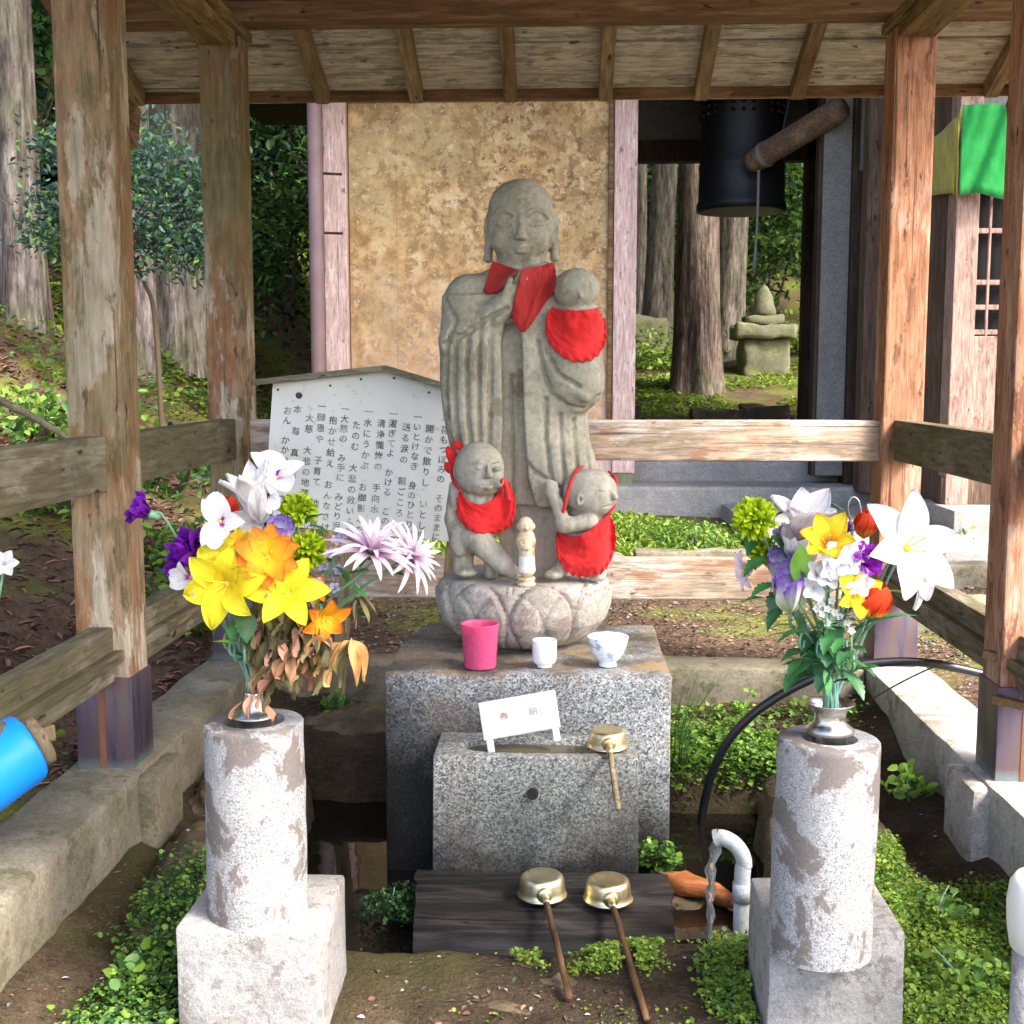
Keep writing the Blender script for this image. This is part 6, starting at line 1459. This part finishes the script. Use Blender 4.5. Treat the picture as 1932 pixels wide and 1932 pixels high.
spray(BR, [(1560, 1090, 2.22), (1540, 1085, 2.22), (1580, 1065, 2.21), (1600, 1070, 2.21), (1590, 1040, 2.22), (1535, 1110, 2.23), (1610, 1050, 2.22), (1575, 1050, 2.21), (1612, 1090, 2.21), (1625, 1105, 2.21), (1560, 1068, 2.21)], P_white, 'spray of small round white blossoms at the bouquet heart', 31)
spray(BR, [(1560, 1150, 2.22), (1550, 1160, 2.22), (1575, 1155, 2.22), (1585, 1165, 2.22), (1560, 1175, 2.22), (1598, 1175, 2.22), (1606, 1190, 2.23), (1548, 1140, 2.23), (1610, 1160, 2.23), (1570, 1135, 2.22), (1590, 1140, 2.22), (1620, 1150, 2.22), (1540, 1150, 2.23)], P_white, 'sprig of tiny white buds above the dark leaf clump', 9)
leaves(BR, 'dark toothed leaves under the lime green pompom', [(1440, 1000, 2.31, -.5, -.5, 62, 40, F_leaf, .14), (1455, 1010, 2.31, .5, -.6, 60, 38, F_leaf, .14), (1450, 1050, 2.30, -.8, -.4, 66, 40, F_leaf, .14), (1465, 1060, 2.30, .3, -.9, 64, 36, F_leaf, .14), (1470, 1100, 2.29, -.8, -.2, 70, 36, F_leafm, .14), (1470, 1110, 2.30, -.3, -.9, 60, 36, F_leaf, .14), (1480, 1140, 2.29, -.6, -.6, 64, 34, F_leaf, .14), (1450, 1130, 2.33, -.9, .1, 60, 20, F_leafm, .14), (1460, 980, 2.33, .6, .6, 40, 22, F_leafm, .1), (1500, 1150, 2.28, .3, -.9, 56, 32, F_leaf, .14)])
rr = random.Random(9); items = []
for k in range(40): items.append((1560 + rr.uniform(-58, 50), 1215 + rr.uniform(-38, 55), 2.22 + .1 * rr.random(), rr.uniform(-1, 1), rr.uniform(-.8, .3), rr.uniform(48, 72), rr.uniform(28, 40), rr.choice([F_leaf, F_leaf, F_leafm]), .12, 40, rr.uniform(-.9, .1)))
items += [(1570, 1290, 2.23, .8, .3, 50, 34, F_leafm, .14), (1555, 1265, 2.22, .2, -.9, 52, 22, F_leafm, .05), (1600, 1245, 2.22, .9, -.35, 60, 26, F_leaf, .1)]
leaves(BR, 'thick clump of dark green leaves above the steel vase', items, base=at(1565, 1240, 2.29))
leaves(BR, 'broad upright bright green leaf in the fresh bouquet', [(1512, 1108, 2.23, -.05, 1, 84, 48, F_leafl, 0., 5, -.1)])
leaves(BR, 'long dark serrated leaf pointing away over the side rail', [(1605, 1195, 2.24, .9, .5, 128, 36, F_leafm, .1, 40, -.1)])
leaves(BR, 'dark serrated leaf rising above all the flowers', [(1608, 985, 2.32, -.8, .75, 86, 28, F_leaf, .12, 45, .1)])
leaves(BR, 'small bright green leaf beside the lower tulip', [(1668, 1118, 2.26, .95, .1, 44, 20, F_leafl, 0., 30, 0)])
leaves(BR, 'arching yellow green blade beside the steel vase', [(1520, 1200, 2.30, -.8, .5, 90, 14, F_leafl, 0., 110, .1), (1515, 1205, 2.31, -.9, .2, 84, 12, F_leafl, 0., 60, .2)])
for k in range(16):
    t = BR.start('bare_stem', 'thin plastic stem standing in the wide mouthed vase', 'stem'); q = random.Random(k + 40); BR.stem(t, at(1512 + 6.5 * k, 1190 + 14 * (k % 4), 2.25 + .018 * (k % 5)), (0, 0, 1), STEMB if k % 3 else STEMG, .0031)
wk = thing('wire_hook', BR.m, 'bent wire hook sticking up beside the upper tulip', 'wire', BR.g)
MB().tube(arc([BR.m, at(1600, 1150, 2.3), at(1607, 1050, 2.32), at(1604, 985, 2.33), at(1600, 955, 2.33), at(1608, 938, 2.33), at(1620, 945, 2.33), at(1626, 970, 2.33)], 40), .0016, 6).build('wire', STEEL, wk, True)
# ================================================================ VEGETATION
def scatter(name, P, N, size, mats, aspect=.6, up=.5, mi=None, parent=None, kind='stuff', fold=.25, **kw):
    """P (n,3) points, size (n,), leaves as folded six-corner blades lying round direction N with random tilt"""
    n = len(P); th = rng.random(n) * 2 * np.pi; tl = (rng.random(n) - .3) * up * 2
    d = np.stack([np.cos(th) * np.cos(tl), np.sin(th) * np.cos(tl), np.sin(tl)], -1)
    nr = N + .7 * up * rng.normal(size=(n, 3)); s = np.cross(nr, d); s /= np.linalg.norm(s, axis=1)[:, None] + 1e-9; u = np.cross(d, s)
    L = size[:, None]; W = L * aspect * (.8 + .4 * rng.random((n, 1)))
    v = [P, P + d * L * .35 + s * W * .5 + u * L * fold * .4, P + d * L * .75 + s * W * .42 + u * L * fold * .3, P + d * L - u * L * .1, P + d * L * .75 - s * W * .42 + u * L * fold * .3, P + d * L * .35 - s * W * .5 + u * L * fold * .4]
    V = np.stack(v, 1).reshape(-1, 3); b0 = np.arange(n)[:, None] * 6
    F = np.concatenate([b0 + np.array([[0, 1, 2, 3]]), b0 + np.array([[0, 3, 4, 5]])], 0)
    if mi is None and isinstance(mats, (list, tuple)): mi = rng.integers(0, len(mats), n)
    m2 = None if mi is None else np.concatenate([mi, mi])
    return npmesh(name, V, F, mats, parent, m2, smooth=False, kind=kind, **kw)
def interior(n, mask, zf=inner_z, box=(-1.17, 1.13, 2.0, 4.58)):
    x = box[0] + (box[1] - box[0]) * rng.random(n); y = box[2] + (box[3] - box[2]) * rng.random(n); k = rng.random(n) < mask(x, y); x, y = x[k], y[k]; return np.stack([x, y, zf(x, y)], -1)
Zup = lambda P: np.tile([0, 0, 1.], (len(P), 1))
# height including rocks (ray cast onto what is built so far)
bpy.context.view_layer.update(); dgr = bpy.context.evaluated_depsgraph_get()
_gx, _gy = np.arange(-1.18, 1.16, .018), np.arange(1.88, 4.60, .018); _H = np.full((len(_gx), len(_gy)), np.nan)
for _i, _x in enumerate(_gx):
    for _j, _y in enumerate(_gy):
        h, l, nn, ix, ob, mm = S.ray_cast(dgr, Vector((_x, _y, .34)), Vector((0, 0, -1)), distance=1.2)
        if h and ob.name.startswith(('rock', 'pavilion_floor')) and l.z > -.03: _H[_i, _j] = l.z
def drop(P):
    if not len(P): return P
    i = (P[:, 0] - _gx[0]) / .018; j = (P[:, 1] - _gy[0]) / .018; a = np.clip(i.astype(int), 0, len(_gx) - 2); c = np.clip(j.astype(int), 0, len(_gy) - 2); u, v = i - a, j - c
    z = (_H[a, c] * (1 - u) + _H[a + 1, c] * u) * (1 - v) + (_H[a, c + 1] * (1 - u) + _H[a + 1, c + 1] * u) * v
    P = P.copy(); P[:, 2] = z; return P[~np.isnan(z)]
def patch(cx, cy, rx, ry, w=.35): return lambda x, y: sstep(1.0 + w, 1.0 - w, np.hypot((x - cx) / rx, (y - cy) / ry) + .5 * vfbm(x * 6, y * 6, 3.3, 3))
def cover(name, label, pts, n, hgt, size, mats, box, mask, seedl=None, asp=.85, cat='ground cover'):
    P = interior(n, mask, box=box); P = drop(P); 
    if not len(P): return
    # cushions: leaves stacked in little mounds
    hh = hgt * (.3 + .9 * np.clip(vfbm(P[:, 0] * 9, P[:, 1] * 9, 8., 3) + .5, 0, 1)) * rng.random(len(P)) ** .5
    P[:, 2] += hh
    sz = size[0] + (size[1] - size[0]) * rng.random(len(P)) ** 2
    o = scatter(name, P, Zup(P), sz, mats, asp, .55); tag(o, label, cat)
cover('ground_cover', 'bright green moss and tiny leaves beside the right flower stand', 0, 90000, .045, (.005, .015), [L_bright, L_moss, L_moss, L_mid], (.45, 1.13, 1.9, 3.15), patch(.86, 2.48, .34, .62))
cover('ground_cover', 'round leaved green plants beside the left flower stand', 0, 34000, .07, (.005, .018), [L_mid, L_bright, L_mid, L_dark], (-1.15, -.55, 2.1, 3.0), patch(-.82, 2.55, .17, .42))
cover('ground_cover', 'bright moss tuft along the front of the charred plank', 0, 9000, .026, (.005, .014), [L_bright, L_moss], (-.20, .32, 2.60, 2.84), lambda x, y: patch(.06, 2.73, .19, .08)(x, y) * sstep(-.12, .12, vfbm(x * 7, y * 7, 5.5, 3) + .1))
cover('ground_cover', 'green creeping plants between the pedestal and the hose', 0, 22000, .06, (.008, .026), [L_bright, L_mid, L_bright], (.22, 1.1, 3.9, 4.4), patch(.55, 4.12, .38, .12))
cover('ground_cover', 'dark leafy plants at the left foot of the pedestal', 0, 5000, .07, (.008, .018), [L_mid, L_dark, L_dark], (-.62, -.36, 2.85, 3.1), lambda x, y: np.ones_like(x))
cover('ground_cover', 'low moss by the water pipe and the right base block', 0, 16000, .045, (.005, .016), [L_mid, L_bright, L_moss], (.28, .62, 2.3, 2.85), patch(.44, 2.58, .11, .20))
cover('ground_cover', 'scattered small weeds along the foot of the rear curb', 0, 2600, .05, (.012, .03), [L_mid, L_bright], (-1.1, 1.1, 4.2, 4.58), patch(.5, 4.4, .8, .12))
cover('ground_cover', 'thin moss specks on the brown rock slab', 0, 2600, .012, (.006, .014), [L_moss, L_mid], (-.6, .4, 2.2, 2.8), lambda x, y: .6 * sstep(.0, .3, vfbm(x * 5, y * 5, 9, 3)))
# hanging foliage at the left pedestal foot rises from the water edge
def clump(name, c, r, n, size, mats, label, cat, stem=True, asp=.8, grp=None, up=.8):
    c = Vector(c); P = rng.normal(size=(n, 3)); P /= np.linalg.norm(P, axis=1)[:, None]; P *= (rng.random((n, 1)) ** .4); P[:, 2] = np.abs(P[:, 2]); nb = 9; q = rng.normal(size=(nb, 3)) * .5; q[:, 2] = np.abs(q[:, 2]) * .6; k_ = rng.integers(0, nb, n); P = (P * (.35 + .3 * rng.random(nb))[k_][:, None] + q[k_]) * np.array(r) + np.array(c)
    t = thing(name, c, label, cat, grp); scatter('foliage', P, Zup(P), size[0] + (size[1] - size[0]) * rng.random(n), mats, asp, up, parent=t)
    if stem:
        for k in range(4):
            e = c + Vector((random.uniform(-.6, .6) * r[0], random.uniform(-.6, .6) * r[1], r[2] * .75)); MB().tube(curve_pts(c - Vector((0, 0, .02)), e, (0, 0, .005), 5), [.002] * 6, 5).build('stem', STEMG, t)
    return t
pz = lambda px, py, z: atz(px, py, z)
clump('small_weed', pz(735, 1725, .0), (.09, .16, .07), 900, (.006, .016), [L_mid, L_dark, L_dark], 'dark leafy weed growing at the pool edge left of the plank', 'plant')
clump('small_weed', pz(1245, 1640, .02), (.055, .06, .11), 420, (.01, .026), [L_bright, L_mid], 'bright green weed growing against the right side of the basin', 'plant')
clump('small_weed', pz(640, 1345, .2), (.05, .05, .09), 60, (.02, .04), [L_mid, L_bright], 'small weed at the foot of the sign leg', 'plant')
clump('small_weed', pz(1395, 1350, .2), (.04, .04, .08), 40, (.02, .035), [L_bright], 'small weed by the yellow fallen leaf', 'plant')
clump('small_weed', pz(1715, 1500, .18), (.06, .07, .07), 60, (.025, .05), [L_bright], 'broad leaved weed behind the right flower stand', 'plant')
clump('small_weed', pz(285, 1840, .14), (.07, .10, .06), 110, (.018, .034), [L_bright, L_mid], 'round leaved weed creeping on the left gutter', 'plant')
clump('small_weed', pz(1830, 1850, .12), (.14, .12, .06), 150, (.012, .03), [L_bright, L_bright, L_mid], 'light green round leaved weed in the right corner moss', 'plant')
clump('small_weed', pz(1760, 1720, .14), (.12, .10, .06), 120, (.012, .028), [L_bright, L_mid], 'light green weed behind the right base block', 'plant')
mb = MB()
for k in range(9):
    a = pz(1285, 1440, .15) + Vector((random.uniform(-.03, .03), random.uniform(-.03, .03), 0)); e = a + Vector((random.uniform(.0, .14), .02, random.uniform(.18, .34))); mb.tube(curve_pts(a, e, (-.02, 0, .02), 6), [.0022, .002, .002, .0017, .0014, .001, .0004], 5)
tag(mb.build('grass_tuft', L_mid, None, True, kind='stuff'), 'thin grass blades beside the right pedestal edge', 'grass')
gb = thing('grass_blade', at(1640, 1320, 3.9), 'long thin grass stalk leaning across the hose', 'grass'); MB().tube(curve_pts(at(1640, 1322, 4.0), at(1808, 1240, 3.75), (0, 0, .01), 8), [.003] * 7 + [.002, .001], 5).build('stalk', STEMD, gb, True)
# fallen petals and leaves in the pavilion
P = drop(interior(260, lambda x, y: np.ones_like(x))); P[:, 2] += .004
tag(scatter('fallen_petals', P, Zup(P), .008 + .012 * rng.random(len(P)), [L_pet, L_pet, L_litter], .7, .2), 'scattered pale petals and bits on the ground round the pool', 'petals')
P = drop(interior(9000, lambda x, y: sstep(-.3, .4, vfbm(x * 4, y * 4, 6, 3)))); P[:, 2] += .002
tag(scatter('leaf_litter', P, Zup(P), .004 + .018 * rng.random(len(P)) ** 2, [L_litter, L_litterD, L_litterD, PEB], .5, .15), 'brown leaf litter and grit on the damp ground', 'litter')
for (px_, py_, z, L, m, lab, an) in ((1330, 1308, .225, .09, D_tan, 'curled yellow fallen leaf at the rear curb', .4), (305, 1500, .15, .11, D_pink, 'orange brown fallen leaf beside the left curb plinth', 1.0), (213, 1630, .16, .09, D_brown, 'cluster of crumpled brown leaves in the left gutter', 2.0)):
    me = leaf_mesh(L, L * .45, m, 60, 0., .7); o = link('fallen_leaf', me, None, lab, 'leaf'); o.location = pz(px_, py_, z); o.rotation_euler = (.3, -.2, an)
# ---------------------------------------------------------------- outside ground
def outside(n, x0, x1, y0, y1, mask):
    x = x0 + (x1 - x0) * rng.random(n); y = y0 + (y1 - y0) * rng.random(n); ok = ~((x > -1.42) & (x < 1.40) & (y > .9) & (y < 4.86)) & (rng.random(n) < mask(x, y)); x, y = x[ok], y[ok]; return np.stack([x, y, outer_z(x, y)], -1)
nz_ = lambda x, y, s=1.3, q=2.: vfbm(x * s, y * s, q, 4)
P = outside(44000, -7, -1.42, 2, 12, lambda x, y: sstep(-.25, .25, nz_(x, y, 1.1)))
P[:, 2] += .012; tag(scatter('leaf_litter', P, Zup(P), .02 + .06 * rng.random(len(P)), [L_litter, L_litterD, L_litter], .22, .35), 'reddish brown cedar needle litter on the left slope', 'litter')
P = outside(30000, -8, -1.5, 3.2, 13, lambda x, y: sstep(-.02, .25, nz_(x, y, .9, 5.)))
P[:, 2] += .12 * rng.random(len(P)) ** 1.5; tag(scatter('undergrowth', P, Zup(P), .02 + .05 * rng.random(len(P)), [L_bright, L_mid, L_mid, L_moss], .7, .6), 'low green undergrowth covering the left slope', 'undergrowth')
P = outside(24000, -1.4, 4.5, 4.86, 7.2, lambda x, y: np.ones_like(x))
P[:, 2] += .006; tag(scatter('gravel_litter', P, Zup(P), .008 + .02 * rng.random(len(P)) ** 2, [PEB, PEB, L_litter, L_litterD], .7, .3), 'gravel and needles on the ground behind the pavilion', 'gravel')
P = outside(24000, -.9, 1.5, 6.95, 9.6, lambda x, y: sstep(1.35, 1.1, x) * sstep(-.3, .1, nz_(x, y, 1.4, 7.)) )
P[:, 2] += .05 * rng.random(len(P)) ** 2; tag(scatter('grass_patch', P, Zup(P), .02 + .045 * rng.random(len(P)), [L_bright, L_moss, L_moss], .5, .8), 'bright grass and weeds in front of the bell tower', 'grass')
P = outside(9000, 1.45, 4.0, 2.5, 5.4, lambda x, y: sstep(-.2, .2, nz_(x, y, 1.4, 7.)) ); P[:, 2] += .01
tag(scatter('gravel_litter', P, Zup(P), .008 + .02 * rng.random(len(P)) ** 2, [PEB, PEB, L_litter], .7, .3), 'gravel outside the right curb', 'gravel')
P = outside(60000, -3.5, 6, 13.2, 21, lambda x, y: sstep(-.25, .15, nz_(x, y, .9, 3.))); P[:, 2] += .03 * rng.random(len(P))
tag(scatter('moss_carpet', P, Zup(P), .03 + .05 * rng.random(len(P)), [L_moss, L_moss, L_bright], .6, .5), 'green moss carpet behind the bell tower', 'moss')
P = outside(26000, -6, -1.9, 9.6, 17, lambda x, y: sstep(-.2, .15, nz_(x, y, .9, 3.))); P[:, 2] += .03 * rng.random(len(P))
tag(scatter('moss_carpet', P, Zup(P), .03 + .05 * rng.random(len(P)), [L_moss, L_mid], .6, .5), 'green moss bank left of the bell tower', 'moss')
# ---------------------------------------------------------------- trees
def crown_mesh(seed, n, rx, rz, L):
    r = np.random.default_rng(seed); nb = 26; cc = r.normal(size=(nb, 3)); cc /= np.linalg.norm(cc, axis=1)[:, None]; cc *= r.random((nb, 1)) ** .33 * np.array([rx, rx, rz]); k = r.integers(0, nb, n)
    P = cc[k] + r.normal(size=(n, 3)) * np.array([.5, .5, .35]) * rx * .42; return P, .6 * L + .8 * L * r.random(n)
def tree(px, pyb, Y, wpx, label, m=BARK, lean=0., H=13, cz=8.5, cr=2.8, n=3600, flare=1.35, L=.42):
    p = at(px, pyb, Y); z0 = float(outer_z(np.array(p.x), np.array(Y))); r0 = wpx / 2 * Y / FPX; t = thing('cedar_tree', (p.x, Y, z0), label, 'tree', 'tall cedars')
    nt, nh = 40, 44; V = []; sd = px * .37
    for i in range(nh + 1):
        h = (i / nh) ** 1.6 * H; k = 1 - .62 * h / H; fl = 1 + (flare - 1) * math.exp(-h / .55)
        for j in range(nt):
            a = 2 * math.pi * j / nt; rr_ = r0 * k * fl * (1 + .05 * math.sin(5 * a + sd) * math.exp(-h / 1.2) * 2 + .07 * fbm(math.cos(a) * 2.2 + sd, math.sin(a) * 2.2, h * .35) + .035 * fbm(math.cos(a) * 9, math.sin(a) * 9, h * .5 + sd))
            V.append((p.x + lean * h + rr_ * math.cos(a), Y + rr_ * math.sin(a), z0 - .15 + h))
    F = [(i * nt + j, i * nt + (j + 1) % nt, (i + 1) * nt + (j + 1) % nt, (i + 1) * nt + j) for i in range(nh) for j in range(nt)]
    npmesh('trunk', V, F, m, t)
    P, sz = crown_mesh(abs(int(px)), n, cr, cr * 1.5, L); P = P + np.array([p.x + lean * cz, Y, z0 + cz + 1.5]); o = scatter('crown', P, Zup(P), sz, [L_dark, L_mid], .5, .9, parent=t); del o['kind']
    for k in range(9):
        a = k * 2.4; zz = z0 + cz - 2 + k * .6; c = Vector((p.x + lean * cz, Y, zz)); MB().tube(curve_pts(c, c + Vector((math.cos(a) * cr * .7, math.sin(a) * cr * .7, .5)), (0, 0, .15), 4), [.07, .05, .04, .03, .015], 6).build('limb', m, t)
    return t
tree(46, 590, 9.2, 78, 'tall cedar at the left edge beyond the front post')
tree(262, 600, 9.6, 66, 'pale cedar trunk partly hidden by the blue green shrub', BARK)
tree(345, 640, 10.6, 112, 'very thick old cedar trunk behind the rear left post', BARKO, flare=1.25)
tree(150, 560, 12.5, 60, 'slender cedar between the two left trunks', BARK)
tree(1312, 672, 15.2, 84, 'reddish cedar trunk below the bell', BARKR, flare=1.3)
tree(1372, 612, 17.6, 60, 'sunlit cedar trunk right behind the reddish one', BARKO, lean=.03)
tree(1238, 590, 18.5, 52, 'leaning cedar trunk left of the bell opening', BARKO, lean=.035)
tree(1205, 560, 20, 30, 'thin pale trunk beside the faded red pillar', BARKO)
tree(1520, 600, 18.6, 17, 'thin straight young trunk right of the bell', BARK, H=9, cz=6, cr=1.5, n=900)
tree(1290, 545, 23, 44, 'dark far trunk seen between the nearer cedars', BARK); tree(560, 520, 19, 60, 'dark far trunk left of the downpipe', BARK)
tree(-160, 560, 9, 80, 'cedar just outside the left frame edge', BARK); tree(700, 420, 21, 60, 'cedar hidden behind the bell tower wall', BARK); tree(1000, 420, 23, 60, 'second cedar hidden behind the bell tower', BARK)
def tree_at(x, y, r, label, **kw):
    p = Vector((x, y, 1)); d = p - Vector((0, 0, CAMZ)); f = -_sy * d.x + _cy * d.y; a = _cy * d.x + _sy * d.y
    dep = f * _cp - d.z * _sp; return tree(966 + FPX * a / dep, 966 - FPX * (f * _sp + d.z * _cp) / dep, y, 2 * r * FPX / y, label, **kw)
tree_at(3.9, 5.9, .28, 'unseen cedar added for shade beyond the right side of the pavilion', cz=9.5, cr=2.7, n=5200)  # added out of view so that its crown shades the left slope
tree_at(9.5, 15, .3, 'second unseen cedar added for shade far behind the temple hall', cz=8.5, cr=3.4, n=5200)  # added out of view to throw dappled shade on the woods
# shrub with blue-green leaves in front of the thick trunk
sb = at(300, 610, 7.9); sz0 = float(outer_z(np.array(sb.x), np.array(7.9)))
sh = thing('broadleaf_shrub', (sb.x, 7.9, sz0), 'blue green broadleaf shrub on a crooked stem before the cedar trunks', 'shrub')
st_ = [Vector((sb.x, 7.9, sz0 - .05)), at(292, 600, 7.9), at(270, 530, 7.88), at(243, 450, 7.85), at(250, 360, 7.85)]
MB().tube(arc(st_, 20), [.019 - .0006 * k for k in range(21)], 8).build('stem', TWIG, sh, True)
cc = []
for (px_, py_, r_) in ((255, 280, .13), (300, 300, .15), (330, 340, .15), (250, 340, .13), (275, 380, .16), (345, 400, .14), (370, 430, .13), (300, 440, .14), (255, 460, .12), (330, 470, .13), (375, 350, .12), (380, 480, .1), (95, 280, .1), (80, 440, .1), (100, 380, .1)):
    c = at(px_, py_, 7.85 + random.uniform(-.2, .2)); k = 300; P = rng.normal(size=(k, 3)) * r_ * .85 + np.array(c); cc.append(P)
    MB().tube(curve_pts(st_[3] if py_ > 360 else st_[4], c, (0, 0, .03), 4), [.012, .01, .008, .006, .003], 5).build('branch', TWIG, sh)
P = np.concatenate(cc); o = scatter('foliage', P, Zup(P), .035 + .03 * rng.random(len(P)), [L_blue, L_blue, L_blue, L_mid], .45, .9, parent=sh)
# bushes between and behind the trunks
def bush(px_, py_, Y, r, n, L, mats, label, cat='bush', grp=None):
    c = at(px_, py_, Y); z0 = float(outer_z(np.array(c.x), np.array(Y)))
    if r[2] < .35: c.z = z0 + r[2] * .5
    t = thing('forest_bush', (c.x, Y, z0), label, cat, grp)
    nb = 12; q = rng.normal(size=(nb, 3)); q /= np.linalg.norm(q, axis=1)[:, None]; q = q * (rng.random((nb, 1)) ** .4) * np.array(r); k = rng.integers(0, nb, n); P = q[k] + rng.normal(size=(n, 3)) * np.array(r) * .30 + np.array(c); P[:, 2] = np.maximum(P[:, 2], z0)
    scatter('foliage', P, Zup(P), L * (.6 + .8 * rng.random(n)), mats, .5, .9, parent=t)
    for k in range(4): MB().tube(curve_pts((c.x, Y, z0 - .05), Vector(c) + Vector((random.uniform(-.5, .5) * r[0], random.uniform(-.5, .5) * r[1], random.uniform(0, .5) * r[2])), (.05, 0, 0), 5), [.03, .025, .02, .015, .01, .006], 6).build('stem', TWIG, t)
bush(1450, 440, 20.5, (1.6, .8, 1.3), 3200, .13, [L_mid, L_dark, L_bright], 'green bush behind the stone lantern')
bush(1300, 420, 24, (2.2, 1., 2.2), 3200, .16, [L_dark, L_dark, L_mid], 'dark bush behind the reddish cedar')
bush(1520, 380, 23, (1.6, .8, 1.8), 2200, .16, [L_dark, L_mid], 'dark bush above the thin young trunk')
bush(1215, 440, 22, (1., .8, 1.6), 1600, .15, [L_dark, L_mid], 'dark bush beside the faded red pillar')
bush(535, 450, 13.2, (.8, .6, .7), 2200, .09, [L_mid, L_dark, L_bright], 'light tipped bush left of the downpipe')
bush(530, 330, 16, (1.3, .8, 1.6), 2600, .14, [L_dark, L_dark, L_mid], 'dark bush in the gap beside the downpipe')
bush(30, 280, 14, (1.6, .8, 2.4), 3000, .13, [L_dark, L_mid], 'dark bush behind the left edge cedar')
bush(170, 330, 15, (1.2, .8, 2.4), 2600, .13, [L_dark, L_mid], 'dark bush between the left cedars')
bush(400, 540, 11.5, (.7, .5, .5), 1400, .08, [L_dark, L_mid], 'low dark bush at the foot of the thick cedar')
bush(35, 680, 6.6, (.5, .4, .22), 900, .06, [L_mid, L_bright], 'leafy green plant on the slope beyond the left post')
bush(70, 740, 5.6, (.4, .3, .16), 800, .05, [L_bright, L_mid], 'bright leafy plant left of the front post')
bush(330, 830, 5.8, (.45, .35, .16), 900, .05, [L_bright, L_mid], 'bright leafy plant seen over the left rail')
bush(330, 930, 5.2, (.5, .3, .12), 900, .045, [L_bright, L_mid, L_moss], 'low bright plant seen between the left rails')
bush(300, 720, 7.2, (.5, .4, .22), 900, .06, [L_dark, L_mid], 'dark green fern like plant below the shrub')
bush(1250, 640, 17, (.8, .5, .3), 1000, .08, [L_bright, L_moss], 'sunlit low plants left of the reddish cedar'); bush(1490, 590, 18, (.9, .5, .3), 1000, .08, [L_bright, L_moss], 'sunlit low plants beside the stone lantern')
bush(1290, 985, 8.2, (.35, .25, .12), 700, .035, [L_bright, L_mid], 'weeds by the tower step behind the child statue'); bush(1790, 945, 7.9, (.5, .3, .1), 700, .035, [L_bright, L_mid], 'weeds at the foot of the hall')
# far dark forest mass
n = 46000; x = rng.random(n) * 50 - 25; y = 22 + 16 * rng.random(n); P = np.stack([x, y, outer_z(x, y) + 12 * rng.random(n) ** 1.3], -1)
tag(scatter('distant_forest', P, Zup(P), .3 + .4 * rng.random(n), [L_dark, L_dark, L_mid], .5, .9), 'dark mass of forest foliage on the far hillside', 'forest')
n = 12000; x = -26 + 17 * rng.random(n); y = 5 + 17 * rng.random(n); P = np.stack([x, y, outer_z(x, y) + 9 * rng.random(n) ** 1.3], -1)
tag(scatter('distant_forest', P, Zup(P), .3 + .4 * rng.random(n), [L_dark, L_dark, L_mid], .5, .9), 'dark mass of forest foliage up the left hillside', 'forest')
# stone lantern stack behind the tower opening
lp = at(1440, 612, 16.6); lz = float(outer_z(np.array(lp.x), np.array(16.6)))
lt = thing('stone_shrine', (lp.x, 16.6, lz), 'small moss covered stone shrine with a pointed top in the woods', 'stone shrine')
for (w_, z0_, z1_, nm) in ((.62, -.1, .42, 'body'), (.8, .42, .60, 'roof_slab'), (.5, .60, .72, 'upper_block')):
    sharp(rough_box(MB(), (lp.x - w_ / 2, 16.6 - w_ / 2, lz + z0_), (lp.x + w_ / 2, 16.6 + w_ / 2, lz + z1_), .1, .04, w_ * 9, .04).build(nm, ST_lantern, lt), 60)
MB().lathe([(.15, 0), (.17, .05), (.13, .18), (.12, .26), (.05, .38), (0, .42)], 20, (lp.x, 16.6, lz + .72)).build('finial', ST_lantern, lt, True)
sharp(rough_box(MB(), (lp.x - 2.6, 17.4, lz - .1), (lp.x - 1.2, 17.8, lz + .75), .15, .06, 3, .05).build('wall_remnant', ST_lantern, lt), 60)
# fallen branch on the slope, white flower at the left edge
fb = thing('fallen_branch', at(60, 790, 5.4), 'pale fallen branch lying on the left slope', 'branch'); a, c = at(-20, 745, 5.5), at(130, 828, 5.3)
MB().tube([a, a.lerp(c, .5) + Vector((0, 0, .01)), c], [.02, .018, .012], 8).build('limb', W_leg, fb, True)
wf = at(8, 1065, 2.75); wz = float(outer_z(np.array(wf.x), np.array(2.75))); wt = thing('white_flower', (wf.x - .05, 2.75, wz), 'single white flower on a stalk at the left edge outside the rail', 'flower')
MB().tube(curve_pts((wf.x - .05, 2.75, wz - .02), wf, (-.03, 0, .02), 8), .003, 6).build('stem', STEMG, wt, True)
for k in range(6): put(wt, 'petal', petal_mesh('wf', .04, .014, 30, 95, .2, P_white, shape=(.85, .8)), frame(wf, (.3, -.8, .3), k * 1.047))
